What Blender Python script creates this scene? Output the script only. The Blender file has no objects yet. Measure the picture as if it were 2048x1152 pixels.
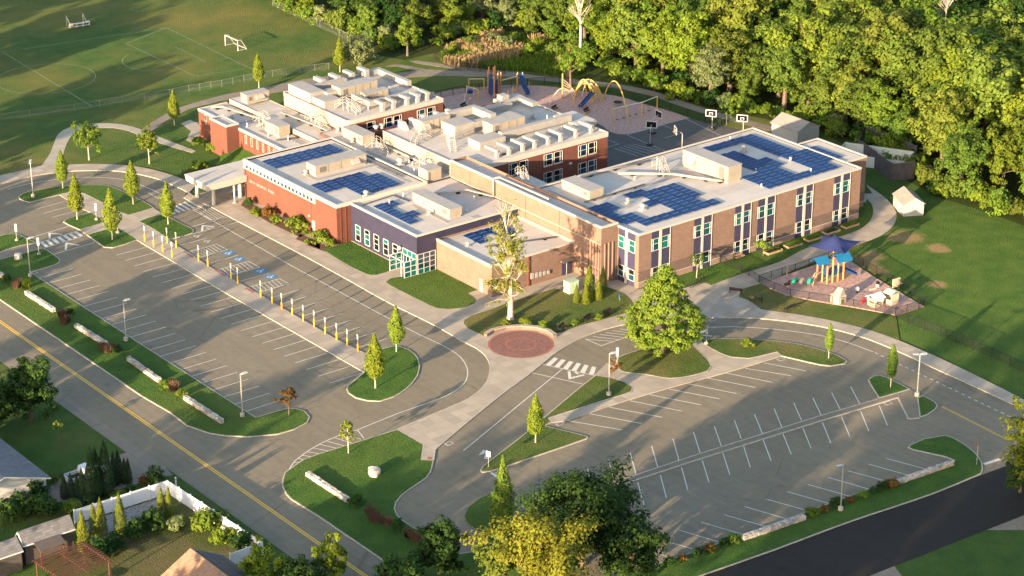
import bpy, bmesh, math, random
from mathutils import Vector, Matrix, noise
scene = bpy.context.scene
COL = scene.collection
R = math.radians
rnd = random.Random(7)

# ---------------------------------------------------------------- camera
cam_data = bpy.data.cameras.new('camera')
cam_data.sensor_width = 36.0
cam_data.lens = 81.13
cam_data.clip_start = 1.0
cam_data.clip_end = 6000.0
cam = bpy.data.objects.new('camera', cam_data)
COL.objects.link(cam)
cam.matrix_world = Matrix((
    (0.7873753, 0.24102636, -0.56740323, -206.5),
    (-0.61647341, 0.30661898, -0.72522089, -233.97),
    (-0.00082075, 0.92081002, 0.39001055, 132.2056),
    (0, 0, 0, 1)))
scene.camera = cam

# ---------------------------------------------------------------- sky, sun, exposure
SUN_EL, SUN_AZ = R(10.3), R(198.0)          # the sun stands low on the left; shadows run to +X
world = bpy.data.worlds.new('World')
scene.world = world
world.use_nodes = True
wn = world.node_tree.nodes
wl = world.node_tree.links
sky = wn.new('ShaderNodeTexSky')
sky.sky_type = 'NISHITA'
sky.sun_disc = False
sky.sun_elevation = SUN_EL
sky.sun_rotation = R(252.0)
sky.altitude = 100.0
sky.air_density = 1.0
sky.dust_density = 2.0
sky.ozone_density = 1.0
wl.new(sky.outputs[0], wn['Background'].inputs[0])
wn['Background'].inputs[1].default_value = 0.12
sun_data = bpy.data.lights.new('sun', 'SUN')
sun_data.energy = 4.5
sun_data.angle = R(0.6)
sun_data.color = (1.0, 0.74, 0.47)
sun = bpy.data.objects.new('sun', sun_data)
COL.objects.link(sun)
sun.rotation_euler = Vector((-math.cos(SUN_EL) * math.cos(SUN_AZ), -math.cos(SUN_EL) * math.sin(SUN_AZ), -math.sin(SUN_EL))).to_track_quat('-Z', 'Y').to_euler()
sun.location = (-300, -80, 120)
vs = scene.view_settings
vs.view_transform = 'Standard'
vs.look = 'None'
vs.gamma = 1.0
vs.use_curve_mapping = False
vs.exposure = 2.1
scene.cycles.max_bounces = 6
scene.cycles.diffuse_bounces = 3
scene.cycles.glossy_bounces = 2
scene.cycles.transmission_bounces = 2
scene.cycles.transparent_max_bounces = 4
scene.cycles.caustics_reflective = False
scene.cycles.caustics_refractive = False
scene.cycles.sample_clamp_indirect = 6.0

# ---------------------------------------------------------------- mesh helpers
class MB:
    """collects simple shapes; build() links them as ONE mesh object"""
    def __init__(s):
        s.v = []; s.f = []; s.m = []; s.mi = 0
    def add(s, vs_, fs):
        n = len(s.v); s.v += [tuple(q) for q in vs_]
        for f in fs:
            s.f.append(tuple(i + n for i in f)); s.m.append(s.mi)
        return s
    def box(s, x0, x1, y0, y1, z0, z1):
        return s.add([(x0,y0,z0),(x1,y0,z0),(x1,y1,z0),(x0,y1,z0),(x0,y0,z1),(x1,y0,z1),(x1,y1,z1),(x0,y1,z1)],
                     [(0,3,2,1),(4,5,6,7),(0,1,5,4),(1,2,6,5),(2,3,7,6),(3,0,4,7)])
    def obox(s, c, hx, hy, z0, z1, a):
        ca, sa = math.cos(a), math.sin(a); q = []
        for z in (z0, z1):
            for dx, dy in ((-hx,-hy),(hx,-hy),(hx,hy),(-hx,hy)):
                q.append((c[0]+dx*ca-dy*sa, c[1]+dx*sa+dy*ca, z))
        return s.add(q, [(0,3,2,1),(4,5,6,7),(0,1,5,4),(1,2,6,5),(2,3,7,6),(3,0,4,7)])
    def quad(s, a, b, c, d):
        return s.add([a,b,c,d], [(0,1,2,3)])
    def prism(s, poly, z0, z1, bottom=False):
        n = len(poly)
        area = sum(poly[i][0]*poly[(i+1)%n][1]-poly[(i+1)%n][0]*poly[i][1] for i in range(n))
        if area < 0: poly = poly[::-1]
        vs_ = [(p[0],p[1],z0) for p in poly]+[(p[0],p[1],z1) for p in poly]
        fs = [(i,(i+1)%n,n+(i+1)%n,n+i) for i in range(n)]
        fs.append(tuple(range(n,2*n)))
        if bottom: fs.append(tuple(range(n-1,-1,-1)))
        return s.add(vs_, fs)
    def sheet(s, poly, z):
        n = len(poly)
        area = sum(poly[i][0]*poly[(i+1)%n][1]-poly[(i+1)%n][0]*poly[i][1] for i in range(n))
        if area < 0: poly = poly[::-1]
        return s.add([(p[0],p[1],z) for p in poly], [tuple(range(n))])
    def tube(s, pts, rad, n=6, cap=True):
        pts = [Vector(p) for p in pts]
        if not isinstance(rad, (list, tuple)): rad = [rad]*len(pts)
        rings = []; base = len(s.v); ref = None
        for i, p in enumerate(pts):
            d = (pts[min(i+1,len(pts)-1)]-pts[max(i-1,0)])
            if d.length < 1e-6: d = Vector((0,0,1))
            d.normalize()
            if ref is None or abs(ref.dot(d)) > 0.95:
                ref = Vector((1,0,0)) if abs(d.x) < 0.8 else Vector((0,1,0))
            u = d.cross(ref).normalized(); w = d.cross(u)
            ref = w.cross(d) if False else ref
            for k in range(n):
                a = 2*math.pi*k/n
                s.v.append(tuple(p+(u*math.cos(a)+w*math.sin(a))*rad[i]))
        for i in range(len(pts)-1):
            for k in range(n):
                a = base+i*n+k; b = base+i*n+(k+1)%n
                s.f.append((a,b,b+n,a+n)); s.m.append(s.mi)
        if cap:
            s.f.append(tuple(base+k for k in range(n-1,-1,-1))); s.m.append(s.mi)
            e = base+(len(pts)-1)*n
            s.f.append(tuple(e+k for k in range(n))); s.m.append(s.mi)
        return s
    def lathe(s, prof, c=(0,0), n=12):
        base = len(s.v)
        for r_, z in prof:
            for k in range(n):
                a = 2*math.pi*k/n
                s.v.append((c[0]+r_*math.cos(a), c[1]+r_*math.sin(a), z))
        for i in range(len(prof)-1):
            for k in range(n):
                a = base+i*n+k; b = base+i*n+(k+1)%n
                s.f.append((a,b,b+n,a+n)); s.m.append(s.mi)
        s.f.append(tuple(base+(len(prof)-1)*n+k for k in range(n))); s.m.append(s.mi)
        return s
    def build(s, name, mat, parent=None, smooth=False, world=True):
        me = bpy.data.meshes.new(name)
        if parent is not None and world:
            l = parent.location
            if parent.parent: l = l + parent.parent.location
            vv = [(a-l.x, b-l.y, c-l.z) for a, b, c in s.v]
        else:
            vv = s.v
        me.from_pydata(vv, [], s.f)
        mats = mat if isinstance(mat, (list, tuple)) else [mat]
        for m_ in mats: me.materials.append(m_)
        if len(mats) > 1: me.polygons.foreach_set('material_index', s.m)
        if smooth: me.polygons.foreach_set('use_smooth', [True]*len(me.polygons))
        me.update()
        o = bpy.data.objects.new(name, me)
        COL.objects.link(o)
        if parent is not None: o.parent = parent
        return o

def tag(o, label=None, cat=None, group=None, kind=None):
    if label: o['label'] = label
    if cat: o['category'] = cat
    if group: o['group'] = group
    if kind: o['kind'] = kind
    return o
def thing(name, label, cat, loc=(0,0,0), rz=0.0, group=None):
    o = bpy.data.objects.new(name, None)
    COL.objects.link(o)
    o.empty_display_size = 0.3
    o.location = loc if len(loc) == 3 else (loc[0], loc[1], 0)
    o.rotation_euler = (0,0,rz)
    return tag(o, label, cat, group)
def mesh_obj(name, me, parent=None, loc=(0,0,0), rz=0.0, sc=None):
    o = bpy.data.objects.new(name, me)
    COL.objects.link(o)
    o.location = loc; o.rotation_euler = (0,0,rz)
    if sc: o.scale = sc
    if parent is not None: o.parent = parent
    return o
def dup(root, loc, rz=None, label=None, group=None, sc=None):
    r = root.copy(); COL.objects.link(r)
    r.location = loc if len(loc) == 3 else (loc[0], loc[1], root.location.z)
    if rz is not None: r.rotation_euler = (0,0,rz)
    if sc: r.scale = (sc,sc,sc) if not isinstance(sc, tuple) else sc
    if label: r['label'] = label
    if group: r['group'] = group
    for ch in list(root.children):
        c = ch.copy(); COL.objects.link(c); c.parent = r
        for g_ in ch.children:
            d = g_.copy(); COL.objects.link(d); d.parent = c
    return r
def struct(name, mb, mat, label=None, parent=None):
    o = mb.build(name, mat, parent)
    if parent is None: o['kind'] = 'structure'
    if label: o['label'] = label
    return o
ORD = ['first','second','third','fourth','fifth','sixth','seventh','eighth','ninth','tenth','eleventh','twelfth','thirteenth','fourteenth','fifteenth','sixteenth','seventeenth','eighteenth','nineteenth','twentieth','twenty-first','twenty-second']

def smooth(pts, closed=True, step=1.2):
    """Catmull-Rom through the points; a third value of 1 marks a sharp corner"""
    n = len(pts); out = []
    rng = n if closed else n-1
    for i in range(rng):
        p1 = pts[i]; p2 = pts[(i+1)%n]
        p0 = pts[i-1] if (closed or i > 0) else p1
        p3 = pts[(i+2)%n] if (closed or i+2 < n) else p2
        if len(p1) > 2: p0 = p1
        if len(p2) > 2: p3 = p2
        L = math.hypot(p2[0]-p1[0], p2[1]-p1[1])
        k = max(1, min(8, int(L/step)))
        d1 = max(1e-3, math.hypot(p1[0]-p0[0], p1[1]-p0[1])); d3 = max(1e-3, math.hypot(p3[0]-p2[0], p3[1]-p2[1]))
        m1 = [(p2[j]-p0[j])*L/(L+d1) if d1 > 1e-2 else p2[j]-p1[j] for j in (0,1)]
        m2 = [(p3[j]-p1[j])*L/(L+d3) if d3 > 1e-2 else p2[j]-p1[j] for j in (0,1)]
        for t_ in range(k):
            t = t_/k; t2 = t*t; t3 = t2*t
            out.append(tuple((2*t3-3*t2+1)*p1[j]+(t3-2*t2+t)*m1[j]+(-2*t3+3*t2)*p2[j]+(t3-t2)*m2[j] for j in (0,1)))
    if not closed: out.append(tuple(pts[-1][:2]))
    return out
def offset(poly, d, closed=True):
    """offset to the left of the walking direction"""
    n = len(poly); out = []
    for i in range(n):
        a = poly[i-1] if (closed or i > 0) else poly[i]
        b = poly[(i+1)%n] if (closed or i < n-1) else poly[i]
        p = poly[i]
        def nrm(u, w):
            dx, dy = w[0]-u[0], w[1]-u[1]; L = math.hypot(dx, dy) or 1e-9
            return (-dy/L, dx/L)
        n1 = nrm(a, p) if a != p else nrm(p, b)
        n2 = nrm(p, b) if b != p else n1
        mx, my = n1[0]+n2[0], n1[1]+n2[1]; L = math.hypot(mx, my) or 1e-9
        k = d/max(0.45, (mx*n1[0]+my*n1[1])/L)
        out.append((p[0]+mx/L*k, p[1]+my/L*k))
    return out
def ccw(poly):
    n = len(poly)
    return sum(poly[i][0]*poly[(i+1)%n][1]-poly[(i+1)%n][0]*poly[i][1] for i in range(n)) > 0
def ribbon(mb, line, w, z, closed=False):
    """flat painted line of width w along a polyline"""
    a = offset(line, w/2, closed); b = offset(line, -w/2, closed); n = len(line)
    vs_ = [(p[0],p[1],z) for p in b]+[(p[0],p[1],z) for p in a]
    mb.add(vs_, [(i,(i+1)%n,n+(i+1)%n,n+i) for i in range(n if closed else n-1)])
def kerb_line(mb, line, w, z0, z1, closed=False):
    a = offset(line, w/2, closed); b = offset(line, -w/2, closed); n = len(line)
    vs_ = [(p[0],p[1],z1) for p in b]+[(p[0],p[1],z1) for p in a]+[(p[0],p[1],z0) for p in b]+[(p[0],p[1],z0) for p in a]
    fs = []
    for i in range(n if closed else n-1):
        j = (i+1)%n
        fs += [(i,j,n+j,n+i),(2*n+i,2*n+j,j,i),(n+i,n+j,3*n+j,3*n+i)]
    mb.add(vs_, fs)

# ---------------------------------------------------------------- materials
def new_mat(name):
    m = bpy.data.materials.new(name); m.use_nodes = True
    nt = m.node_tree
    b = nt.nodes['Principled BSDF']
    b.inputs['Specular IOR Level'].default_value = 0.25
    return m, nt, b
def N(nt, t, **kw):
    n = nt.nodes.new(t)
    for k, v in kw.items(): setattr(n, k, v)
    return n
def coords(nt, kind='pos', scale=(1,1,1), rot=(0,0,0)):
    if kind == 'pos':
        g_ = N(nt, 'ShaderNodeNewGeometry'); out = g_.outputs['Position']
    else:
        t = N(nt, 'ShaderNodeTexCoord'); out = t.outputs['Object']
    mp = N(nt, 'ShaderNodeMapping')
    mp.inputs['Scale'].default_value = scale
    mp.inputs['Rotation'].default_value = rot
    nt.links.new(out, mp.inputs[0])
    return mp.outputs[0]
def noise_tex(nt, vec, scale, detail=4, rough=0.55):
    n = N(nt, 'ShaderNodeTexNoise')
    n.inputs['Scale'].default_value = scale; n.inputs['Detail'].default_value = detail; n.inputs['Roughness'].default_value = rough
    nt.links.new(vec, n.inputs['Vector'])
    return n.outputs['Fac']
def ramp(nt, fac, stops):
    r_ = N(nt, 'ShaderNodeValToRGB'); e = r_.color_ramp.elements
    while len(e) < len(stops): e.new(0.5)
    for i, (p, c) in enumerate(stops):
        e[i].position = p; e[i].color = (c[0],c[1],c[2],1) if isinstance(c, tuple) else (c,c,c,1)
    nt.links.new(fac, r_.inputs[0])
    return r_.outputs[0]
def mix(nt, fac, a, b, mode='MIX'):
    m = N(nt, 'ShaderNodeMix', data_type='RGBA', blend_type=mode)
    if isinstance(fac, (int, float)): m.inputs[0].default_value = fac
    else: nt.links.new(fac, m.inputs[0])
    for s_, v in ((6, a), (7, b)):
        if isinstance(v, tuple): m.inputs[s_].default_value = (v[0],v[1],v[2],1)
        else: nt.links.new(v, m.inputs[s_])
    return m.outputs[2]
def bump(nt, b, h, strength=0.4, dist=0.05):
    bp = N(nt, 'ShaderNodeBump'); bp.inputs['Strength'].default_value = strength; bp.inputs['Distance'].default_value = dist
    nt.links.new(h, bp.inputs['Height']); nt.links.new(bp.outputs[0], b.inputs['Normal'])
def plain(name, c, rough=0.6, metal=0.0, var=0.12, scale=3.0, spec=0.3):
    m, nt, b = new_mat(name)
    v = coords(nt, 'pos')
    f = noise_tex(nt, v, scale, 3)
    lo = tuple(x*(1-var) for x in c); hi = tuple(min(1, x*(1+var)) for x in c)
    nt.links.new(ramp(nt, f, [(0.3, lo), (0.7, hi)]), b.inputs['Base Color'])
    b.inputs['Roughness'].default_value = rough; b.inputs['Metallic'].default_value = metal
    b.inputs['Specular IOR Level'].default_value = spec
    return m
M = {}
def grass_mat(name, g1, g2, dry, dry_lo, dry_hi, clump=0.9):
    m, nt, b = new_mat(name)
    v = coords(nt)
    big = noise_tex(nt, v, 0.035, 5, 0.6)
    mid = noise_tex(nt, v, 0.35, 4, 0.6)
    fine = noise_tex(nt, v, 4.0, 3, 0.7)
    c = ramp(nt, mid, [(0.3, g1), (0.72, g2)])
    c = mix(nt, ramp(nt, big, [(dry_lo, 0.0), (dry_hi, 1.0)]), c, dry)
    c = mix(nt, 0.55, c, ramp(nt, fine, [(0.25, 0.35), (0.75, 1.0)]), 'MULTIPLY')
    nt.links.new(c, b.inputs['Base Color'])
    b.inputs['Roughness'].default_value = 0.9; b.inputs['Specular IOR Level'].default_value = 0.08
    bump(nt, b, fine, 1.0, 0.45)
    b.inputs['Sheen Weight'].default_value = 0.06; b.inputs['Sheen Roughness'].default_value = 0.55; b.inputs['Sheen Tint'].default_value = (0.55,0.60,0.18,1)
    return m
M['grass'] = grass_mat('grass', (0.044,0.105,0.022), (0.088,0.150,0.032), (0.20,0.175,0.06), 0.50, 0.72)
M['field'] = grass_mat('field_grass', (0.042,0.105,0.026), (0.085,0.145,0.034), (0.19,0.170,0.050), 0.42, 0.68)
M['lawn'] = grass_mat('lawn_grass', (0.038,0.105,0.020), (0.080,0.160,0.028), (0.12,0.16,0.035), 0.48, 0.78)
M['dry_lawn'] = grass_mat('worn_lawn_grass', (0.050,0.105,0.022), (0.105,0.145,0.034), (0.24,0.18,0.08), 0.46, 0.70)
M['yard'] = grass_mat('yard_grass', (0.045,0.085,0.018), (0.08,0.11,0.03), (0.17,0.13,0.07), 0.46, 0.62)
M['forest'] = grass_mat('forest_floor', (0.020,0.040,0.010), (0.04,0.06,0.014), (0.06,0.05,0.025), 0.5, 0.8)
M['meadow'] = grass_mat('meadow_grass', (0.055,0.095,0.016), (0.11,0.15,0.03), (0.15,0.15,0.05), 0.45, 0.7)

def asphalt_mat(name, c, spread=0.25, patch=0.35):
    m, nt, b = new_mat(name)
    v = coords(nt)
    big = noise_tex(nt, v, 0.06, 5, 0.6)
    mid = noise_tex(nt, v, 0.9, 4, 0.6)
    fine = noise_tex(nt, v, 14.0, 2, 0.6)
    lo = tuple(x*(1-spread) for x in c); hi = tuple(x*(1+spread) for x in c)
    col = ramp(nt, big, [(0.3, lo), (0.7, hi)])
    col = mix(nt, patch, col, ramp(nt, mid, [(0.3, 0.55), (0.7, 1.0)]), 'MULTIPLY')
    col = mix(nt, 0.35, col, ramp(nt, fine, [(0.3, 0.5), (0.7, 1.0)]), 'MULTIPLY')
    nt.links.new(col, b.inputs['Base Color'])
    # hairline cracks, sealed seams and long tyre-polished streaks
    wv = mix(nt, 0.06, v, N(nt, 'ShaderNodeTexNoise').outputs['Color'])
    vo = N(nt, 'ShaderNodeTexVoronoi', feature='DISTANCE_TO_EDGE'); vo.inputs['Scale'].default_value = 0.11; nt.links.new(wv, vo.inputs['Vector'])
    gate = noise_tex(nt, v, 0.05, 3)
    crack = mix(nt, ramp(nt, gate, [(0.48, 0.0), (0.6, 1.0)]), (1,1,1), ramp(nt, vo.outputs['Distance'], [(0.0, 0.62), (0.012, 1.0)]))
    col = mix(nt, 1.0, col, crack, 'MULTIPLY')
    st = noise_tex(nt, coords(nt, 'pos', (1.1,0.05,1)), 1.0, 4)
    col = mix(nt, 0.5, col, ramp(nt, st, [(0.35, 0.80), (0.6, 1.0)]), 'MULTIPLY')
    spot = noise_tex(nt, v, 0.55, 2, 0.4)
    col = mix(nt, 0.6, col, ramp(nt, spot, [(0.24, 0.72), (0.33, 1.0)]), 'MULTIPLY')
    nt.links.new(col, b.inputs['Base Color'])
    b.inputs['Roughness'].default_value = 0.85; b.inputs['Specular IOR Level'].default_value = 0.2
    bump(nt, b, fine, 0.3, 0.02)
    return m
M['asphalt'] = asphalt_mat('worn_asphalt', (0.222,0.190,0.136), 0.10)
M['road'] = asphalt_mat('road_asphalt', (0.232,0.196,0.138), 0.10)
M['asphalt_dark'] = asphalt_mat('court_asphalt', (0.115,0.110,0.104), 0.15)
M['asphalt_new'] = asphalt_mat('fresh_asphalt', (0.028,0.023,0.020), 0.15)
M['path'] = asphalt_mat('path_asphalt', (0.26,0.215,0.165), 0.15)
def joint_mat(name, c, w, h, mortar=0.02, dark=0.6, rot=0.0, off=0.0, spread=0.12):
    m, nt, b = new_mat(name)
    v = coords(nt, 'pos', rot=(0,0,rot))
    br = N(nt, 'ShaderNodeTexBrick')
    br.offset = off; br.inputs['Scale'].default_value = 1.0
    br.inputs['Brick Width'].default_value = w; br.inputs['Row Height'].default_value = h; br.inputs['Mortar Size'].default_value = mortar
    br.inputs['Mortar Smooth'].default_value = 0.3
    br.inputs['Color1'].default_value = (c[0]*(1-spread),c[1]*(1-spread),c[2]*(1-spread),1)
    br.inputs['Color2'].default_value = (min(1,c[0]*(1+spread)),min(1,c[1]*(1+spread)),min(1,c[2]*(1+spread)),1)
    br.inputs['Mortar'].default_value = (c[0]*dark,c[1]*dark,c[2]*dark,1)
    nt.links.new(v, br.inputs['Vector'])
    f = noise_tex(nt, v, 0.6, 5)
    col = mix(nt, 0.4, br.outputs[0], ramp(nt, f, [(0.25, 0.62), (0.75, 1.0)]), 'MULTIPLY')
    nt.links.new(col, b.inputs['Base Color'])
    b.inputs['Roughness'].default_value = 0.85
    return m
M['concrete'] = joint_mat('sidewalk_concrete', (0.36,0.305,0.24), 1.6, 1.6, 0.02, 0.72)
M['concrete_old'] = joint_mat('aged_path_concrete', (0.36,0.325,0.26), 2.4, 1.8, 0.02, 0.72, spread=0.06)
M['paver'] = joint_mat('brick_pavers', (0.23,0.115,0.095), 0.22, 0.11, 0.012, 0.55, off=0.5, spread=0.3)
M['paver_red'] = joint_mat('red_brick_pavers', (0.34,0.13,0.085), 0.22, 0.11, 0.012, 0.6, off=0.5, spread=0.2)
M['kerb'] = plain('granite_kerb', (0.36,0.32,0.26), 0.8, 0, 0.2, 2.5)
M['white_paint'] = plain('white_road_paint', (0.52,0.50,0.44), 0.7, 0, 0.22, 5.0)
M['faded_paint'] = plain('faded_field_paint', (0.22,0.28,0.18), 0.8, 0, 0.3, 2.0)
M['court_paint'] = plain('worn_court_paint', (0.36,0.36,0.36), 0.7, 0, 0.2, 3.0)
M['yellow_paint'] = plain('yellow_road_paint', (0.66,0.40,0.05), 0.7, 0, 0.15, 5.0)
M['blue_paint'] = plain('blue_road_paint', (0.03,0.17,0.36), 0.7, 0, 0.2, 4.0)
M['red_pad'] = plain('red_ramp_pad', (0.30,0.11,0.085), 0.8, 0, 0.15, 6.0)
M['mulch_pink'] = plain('wood_chip_surface', (0.40,0.255,0.21), 0.95, 0, 0.30, 2.2)
M['mulch'] = plain('bark_mulch', (0.10,0.055,0.035), 0.95, 0, 0.35, 6.0)
M['dirt'] = plain('bare_soil', (0.23,0.175,0.12), 0.95, 0, 0.3, 1.5)
M['gravel'] = plain('grey_gravel', (0.23,0.22,0.22), 0.95, 0, 0.5, 3.0)

def wall_brick(name, c1, c2, mortar, bw, bh, ms):
    """running bond in the wall's own plane (works on walls facing X or Y)"""
    m, nt, b = new_mat(name)
    g_ = N(nt, 'ShaderNodeNewGeometry')
    sp = N(nt, 'ShaderNodeSeparateXYZ'); nt.links.new(g_.outputs['Position'], sp.inputs[0])
    ad = N(nt, 'ShaderNodeMath', operation='ADD'); nt.links.new(sp.outputs[0], ad.inputs[0]); nt.links.new(sp.outputs[1], ad.inputs[1])
    cb = N(nt, 'ShaderNodeCombineXYZ'); nt.links.new(ad.outputs[0], cb.inputs[0]); nt.links.new(sp.outputs[2], cb.inputs[1])
    br = N(nt, 'ShaderNodeTexBrick')
    br.inputs['Scale'].default_value = 1.0
    br.inputs['Brick Width'].default_value = bw; br.inputs['Row Height'].default_value = bh; br.inputs['Mortar Size'].default_value = ms
    br.inputs['Color1'].default_value = (*c1,1); br.inputs['Color2'].default_value = (*c2,1); br.inputs['Mortar'].default_value = (*mortar,1)
    nt.links.new(cb.outputs[0], br.inputs['Vector'])
    f = noise_tex(nt, g_.outputs['Position'], 0.5, 5)
    col = mix(nt, 0.45, br.outputs[0], ramp(nt, f, [(0.25, 0.6), (0.75, 1.0)]), 'MULTIPLY')
    nt.links.new(col, b.inputs['Base Color'])
    b.inputs['Roughness'].default_value = 0.85
    bump(nt, b, br.outputs['Fac'], -0.3, 0.01)
    return m
M['brick'] = wall_brick('red_brick', (0.175,0.055,0.036), (0.132,0.041,0.028), (0.155,0.083,0.062), 0.23, 0.085, 0.010)
M['brick_pilaster'] = wall_brick('smooth_red_brick', (0.17,0.045,0.03), (0.15,0.04,0.027), (0.16,0.08,0.06), 0.23, 0.085, 0.006)
M['block'] = wall_brick('tan_block', (0.235,0.152,0.118), (0.195,0.124,0.095), (0.18,0.116,0.092), 0.60, 0.20, 0.018)
M['block_pink'] = wall_brick('pink_base_block', (0.27,0.185,0.155), (0.245,0.168,0.14), (0.21,0.145,0.125), 0.60, 0.20, 0.012)
M['block_brown'] = wall_brick('mauve_brown_block', (0.15,0.105,0.09), (0.125,0.088,0.075), (0.115,0.082,0.072), 0.60, 0.20, 0.014)
M['navy'] = plain('navy_cladding', (0.028,0.027,0.054), 0.55, 0, 0.10, 0.8, 0.35)
M['navy_panel'] = plain('navy_spandrel_panel', (0.040,0.038,0.075), 0.45, 0, 0.08, 1.0, 0.4)
M['trim'] = plain('off_white_trim', (0.44,0.40,0.35), 0.6, 0, 0.05, 2.0)
M['white'] = plain('white_metal', (0.55,0.53,0.50), 0.5, 0, 0.05, 2.0)
M['tan_line'] = plain('cast_stone_band', (0.34,0.265,0.215), 0.8, 0, 0.08, 2.0)
def roof_mat():
    m, nt, b = new_mat('white_roof_membrane')
    v = coords(nt)
    br = N(nt, 'ShaderNodeTexBrick'); br.offset = 0.5
    br.inputs['Scale'].default_value = 1.0; br.inputs['Brick Width'].default_value = 14.0; br.inputs['Row Height'].default_value = 2.4
    br.inputs['Mortar Size'].default_value = 0.02
    br.inputs['Color1'].default_value = (0.49,0.452,0.41,1); br.inputs['Color2'].default_value = (0.425,0.392,0.355,1); br.inputs['Mortar'].default_value = (0.33,0.31,0.29,1)
    nt.links.new(v, br.inputs['Vector'])
    f = noise_tex(nt, v, 0.22, 6, 0.6)
    f2 = noise_tex(nt, v, 1.7, 4, 0.6)
    col = mix(nt, 0.45, br.outputs[0], ramp(nt, f, [(0.3, 0.70), (0.62, 1.0)]), 'MULTIPLY')
    col = mix(nt, 0.35, col, ramp(nt, f2, [(0.3, 0.75), (0.6, 1.0)]), 'MULTIPLY')
    nt.links.new(col, b.inputs['Base Color'])
    b.inputs['Roughness'].default_value = 0.7
    return m
M['roof'] = roof_mat()
M['walk_pad'] = plain('grey_walkway_pad', (0.27,0.255,0.245), 0.9, 0, 0.12, 2.0)
M['rtu'] = plain('beige_unit_casing', (0.31,0.265,0.21), 0.55, 0, 0.10, 0.8)
M['duct'] = plain('white_duct_jacket', (0.32,0.295,0.265), 0.6, 0, 0.08, 1.2)
M['screen'] = plain('grey_duct_panel', (0.29,0.272,0.25), 0.6, 0, 0.10, 1.0)
M['steel'] = plain('galvanised_steel', (0.50,0.48,0.46), 0.45, 0.5, 0.1, 3.0)
M['grille'] = plain('dark_louvre', (0.13,0.125,0.12), 0.7, 0, 0.15, 6.0)
M['black'] = plain('black_metal', (0.016,0.016,0.018), 0.5, 0.2, 0.2, 3.0)
M['rubber'] = plain('black_rubber', (0.02,0.02,0.02), 0.8, 0, 0.2, 3.0)
M['yellow'] = plain('yellow_sleeve', (0.72,0.36,0.025), 0.45, 0, 0.05, 3.0)
M['orange'] = plain('orange_powder_coat', (0.55,0.25,0.09), 0.45, 0, 0.06, 3.0)
M['amber'] = plain('amber_powder_coat', (0.55,0.34,0.09), 0.45, 0, 0.06, 3.0)
M['peach'] = plain('peach_tube', (0.60,0.42,0.30), 0.5, 0, 0.06, 3.0)
M['play_blue'] = plain('blue_plastic', (0.012,0.05,0.16), 0.4, 0, 0.1, 3.0)
M['play_teal'] = plain('teal_blue_roof', (0.012,0.12,0.26), 0.45, 0, 0.1, 3.0)
M['sail'] = plain('navy_shade_cloth', (0.020,0.030,0.11), 0.8, 0, 0.1, 2.0)
M['play_green'] = plain('green_plastic', (0.02,0.33,0.20), 0.4, 0, 0.1, 3.0)
M['play_red'] = plain('red_plastic', (0.50,0.03,0.04), 0.4, 0, 0.1, 3.0)
M['play_tan'] = plain('tan_plastic', (0.52,0.42,0.29), 0.5, 0, 0.1, 3.0)
M['play_white'] = plain('pale_plastic', (0.66,0.70,0.62), 0.5, 0, 0.1, 3.0)
M['sage'] = plain('sage_plastic', (0.36,0.46,0.33), 0.5, 0, 0.1, 3.0)
M['wood'] = plain('weathered_timber', (0.36,0.23,0.14), 0.85, 0, 0.2, 2.0)
M['red_wood'] = plain('red_brown_timber', (0.085,0.036,0.026), 0.8, 0, 0.2, 2.0)
M['dark_wood'] = plain('dark_stained_boards', (0.075,0.064,0.066), 0.85, 0, 0.2, 1.0)
M['bench'] = plain('dark_brown_bench_slats', (0.035,0.022,0.018), 0.6, 0, 0.15, 2.0)
M['stone'] = plain('field_stone', (0.42,0.37,0.33), 0.9, 0, 0.45, 2.6)
M['stone2'] = plain('grey_field_stone', (0.26,0.25,0.24), 0.9, 0, 0.45, 1.3)
M['stone3'] = plain('rusty_field_stone', (0.42,0.29,0.22), 0.9, 0, 0.3, 1.3)
M['vinyl'] = plain('white_vinyl', (0.74,0.73,0.74), 0.45, 0, 0.04, 2.0)
M['truck'] = plain('silver_white_car_paint', (0.62,0.62,0.63), 0.3, 0.1, 0.03, 2.0, 0.5)
M['siding'] = wall_brick('pale_siding', (0.58,0.56,0.53), (0.56,0.54,0.51), (0.42,0.41,0.40), 9.0, 0.16, 0.012)
M['siding_dark'] = plain('dark_taupe_siding', (0.085,0.072,0.068), 0.8, 0, 0.1, 1.5)
def shingle(name, c, rowh=0.22, rot=0.0):
    m, nt, b = new_mat(name)
    v = coords(nt, 'pos')
    br = N(nt, 'ShaderNodeTexBrick'); br.inputs['Scale'].default_value = 1.0
    br.inputs['Brick Width'].default_value = 0.45; br.inputs['Row Height'].default_value = rowh; br.inputs['Mortar Size'].default_value = 0.012
    br.inputs['Color1'].default_value = (c[0]*0.8,c[1]*0.8,c[2]*0.8,1); br.inputs['Color2'].default_value = (c[0]*1.15,c[1]*1.15,c[2]*1.15,1)
    br.inputs['Mortar'].default_value = (c[0]*0.55,c[1]*0.55,c[2]*0.55,1)
    mp = N(nt, 'ShaderNodeMapping'); mp.inputs['Rotation'].default_value = (0,0,rot); nt.links.new(v, mp.inputs[0])
    nt.links.new(mp.outputs[0], br.inputs['Vector'])
    f = noise_tex(nt, v, 0.8, 5)
    nt.links.new(mix(nt, 0.5, br.outputs[0], ramp(nt, f, [(0.3, 0.6), (0.7, 1.0)]), 'MULTIPLY'), b.inputs['Base Color'])
    b.inputs['Roughness'].default_value = 0.9
    return m
M['shingle_grey'] = shingle('grey_shingles', (0.175,0.175,0.185))
M['shingle_tan'] = shingle('tan_shingles', (0.33,0.205,0.135), rot=R(35))
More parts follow.
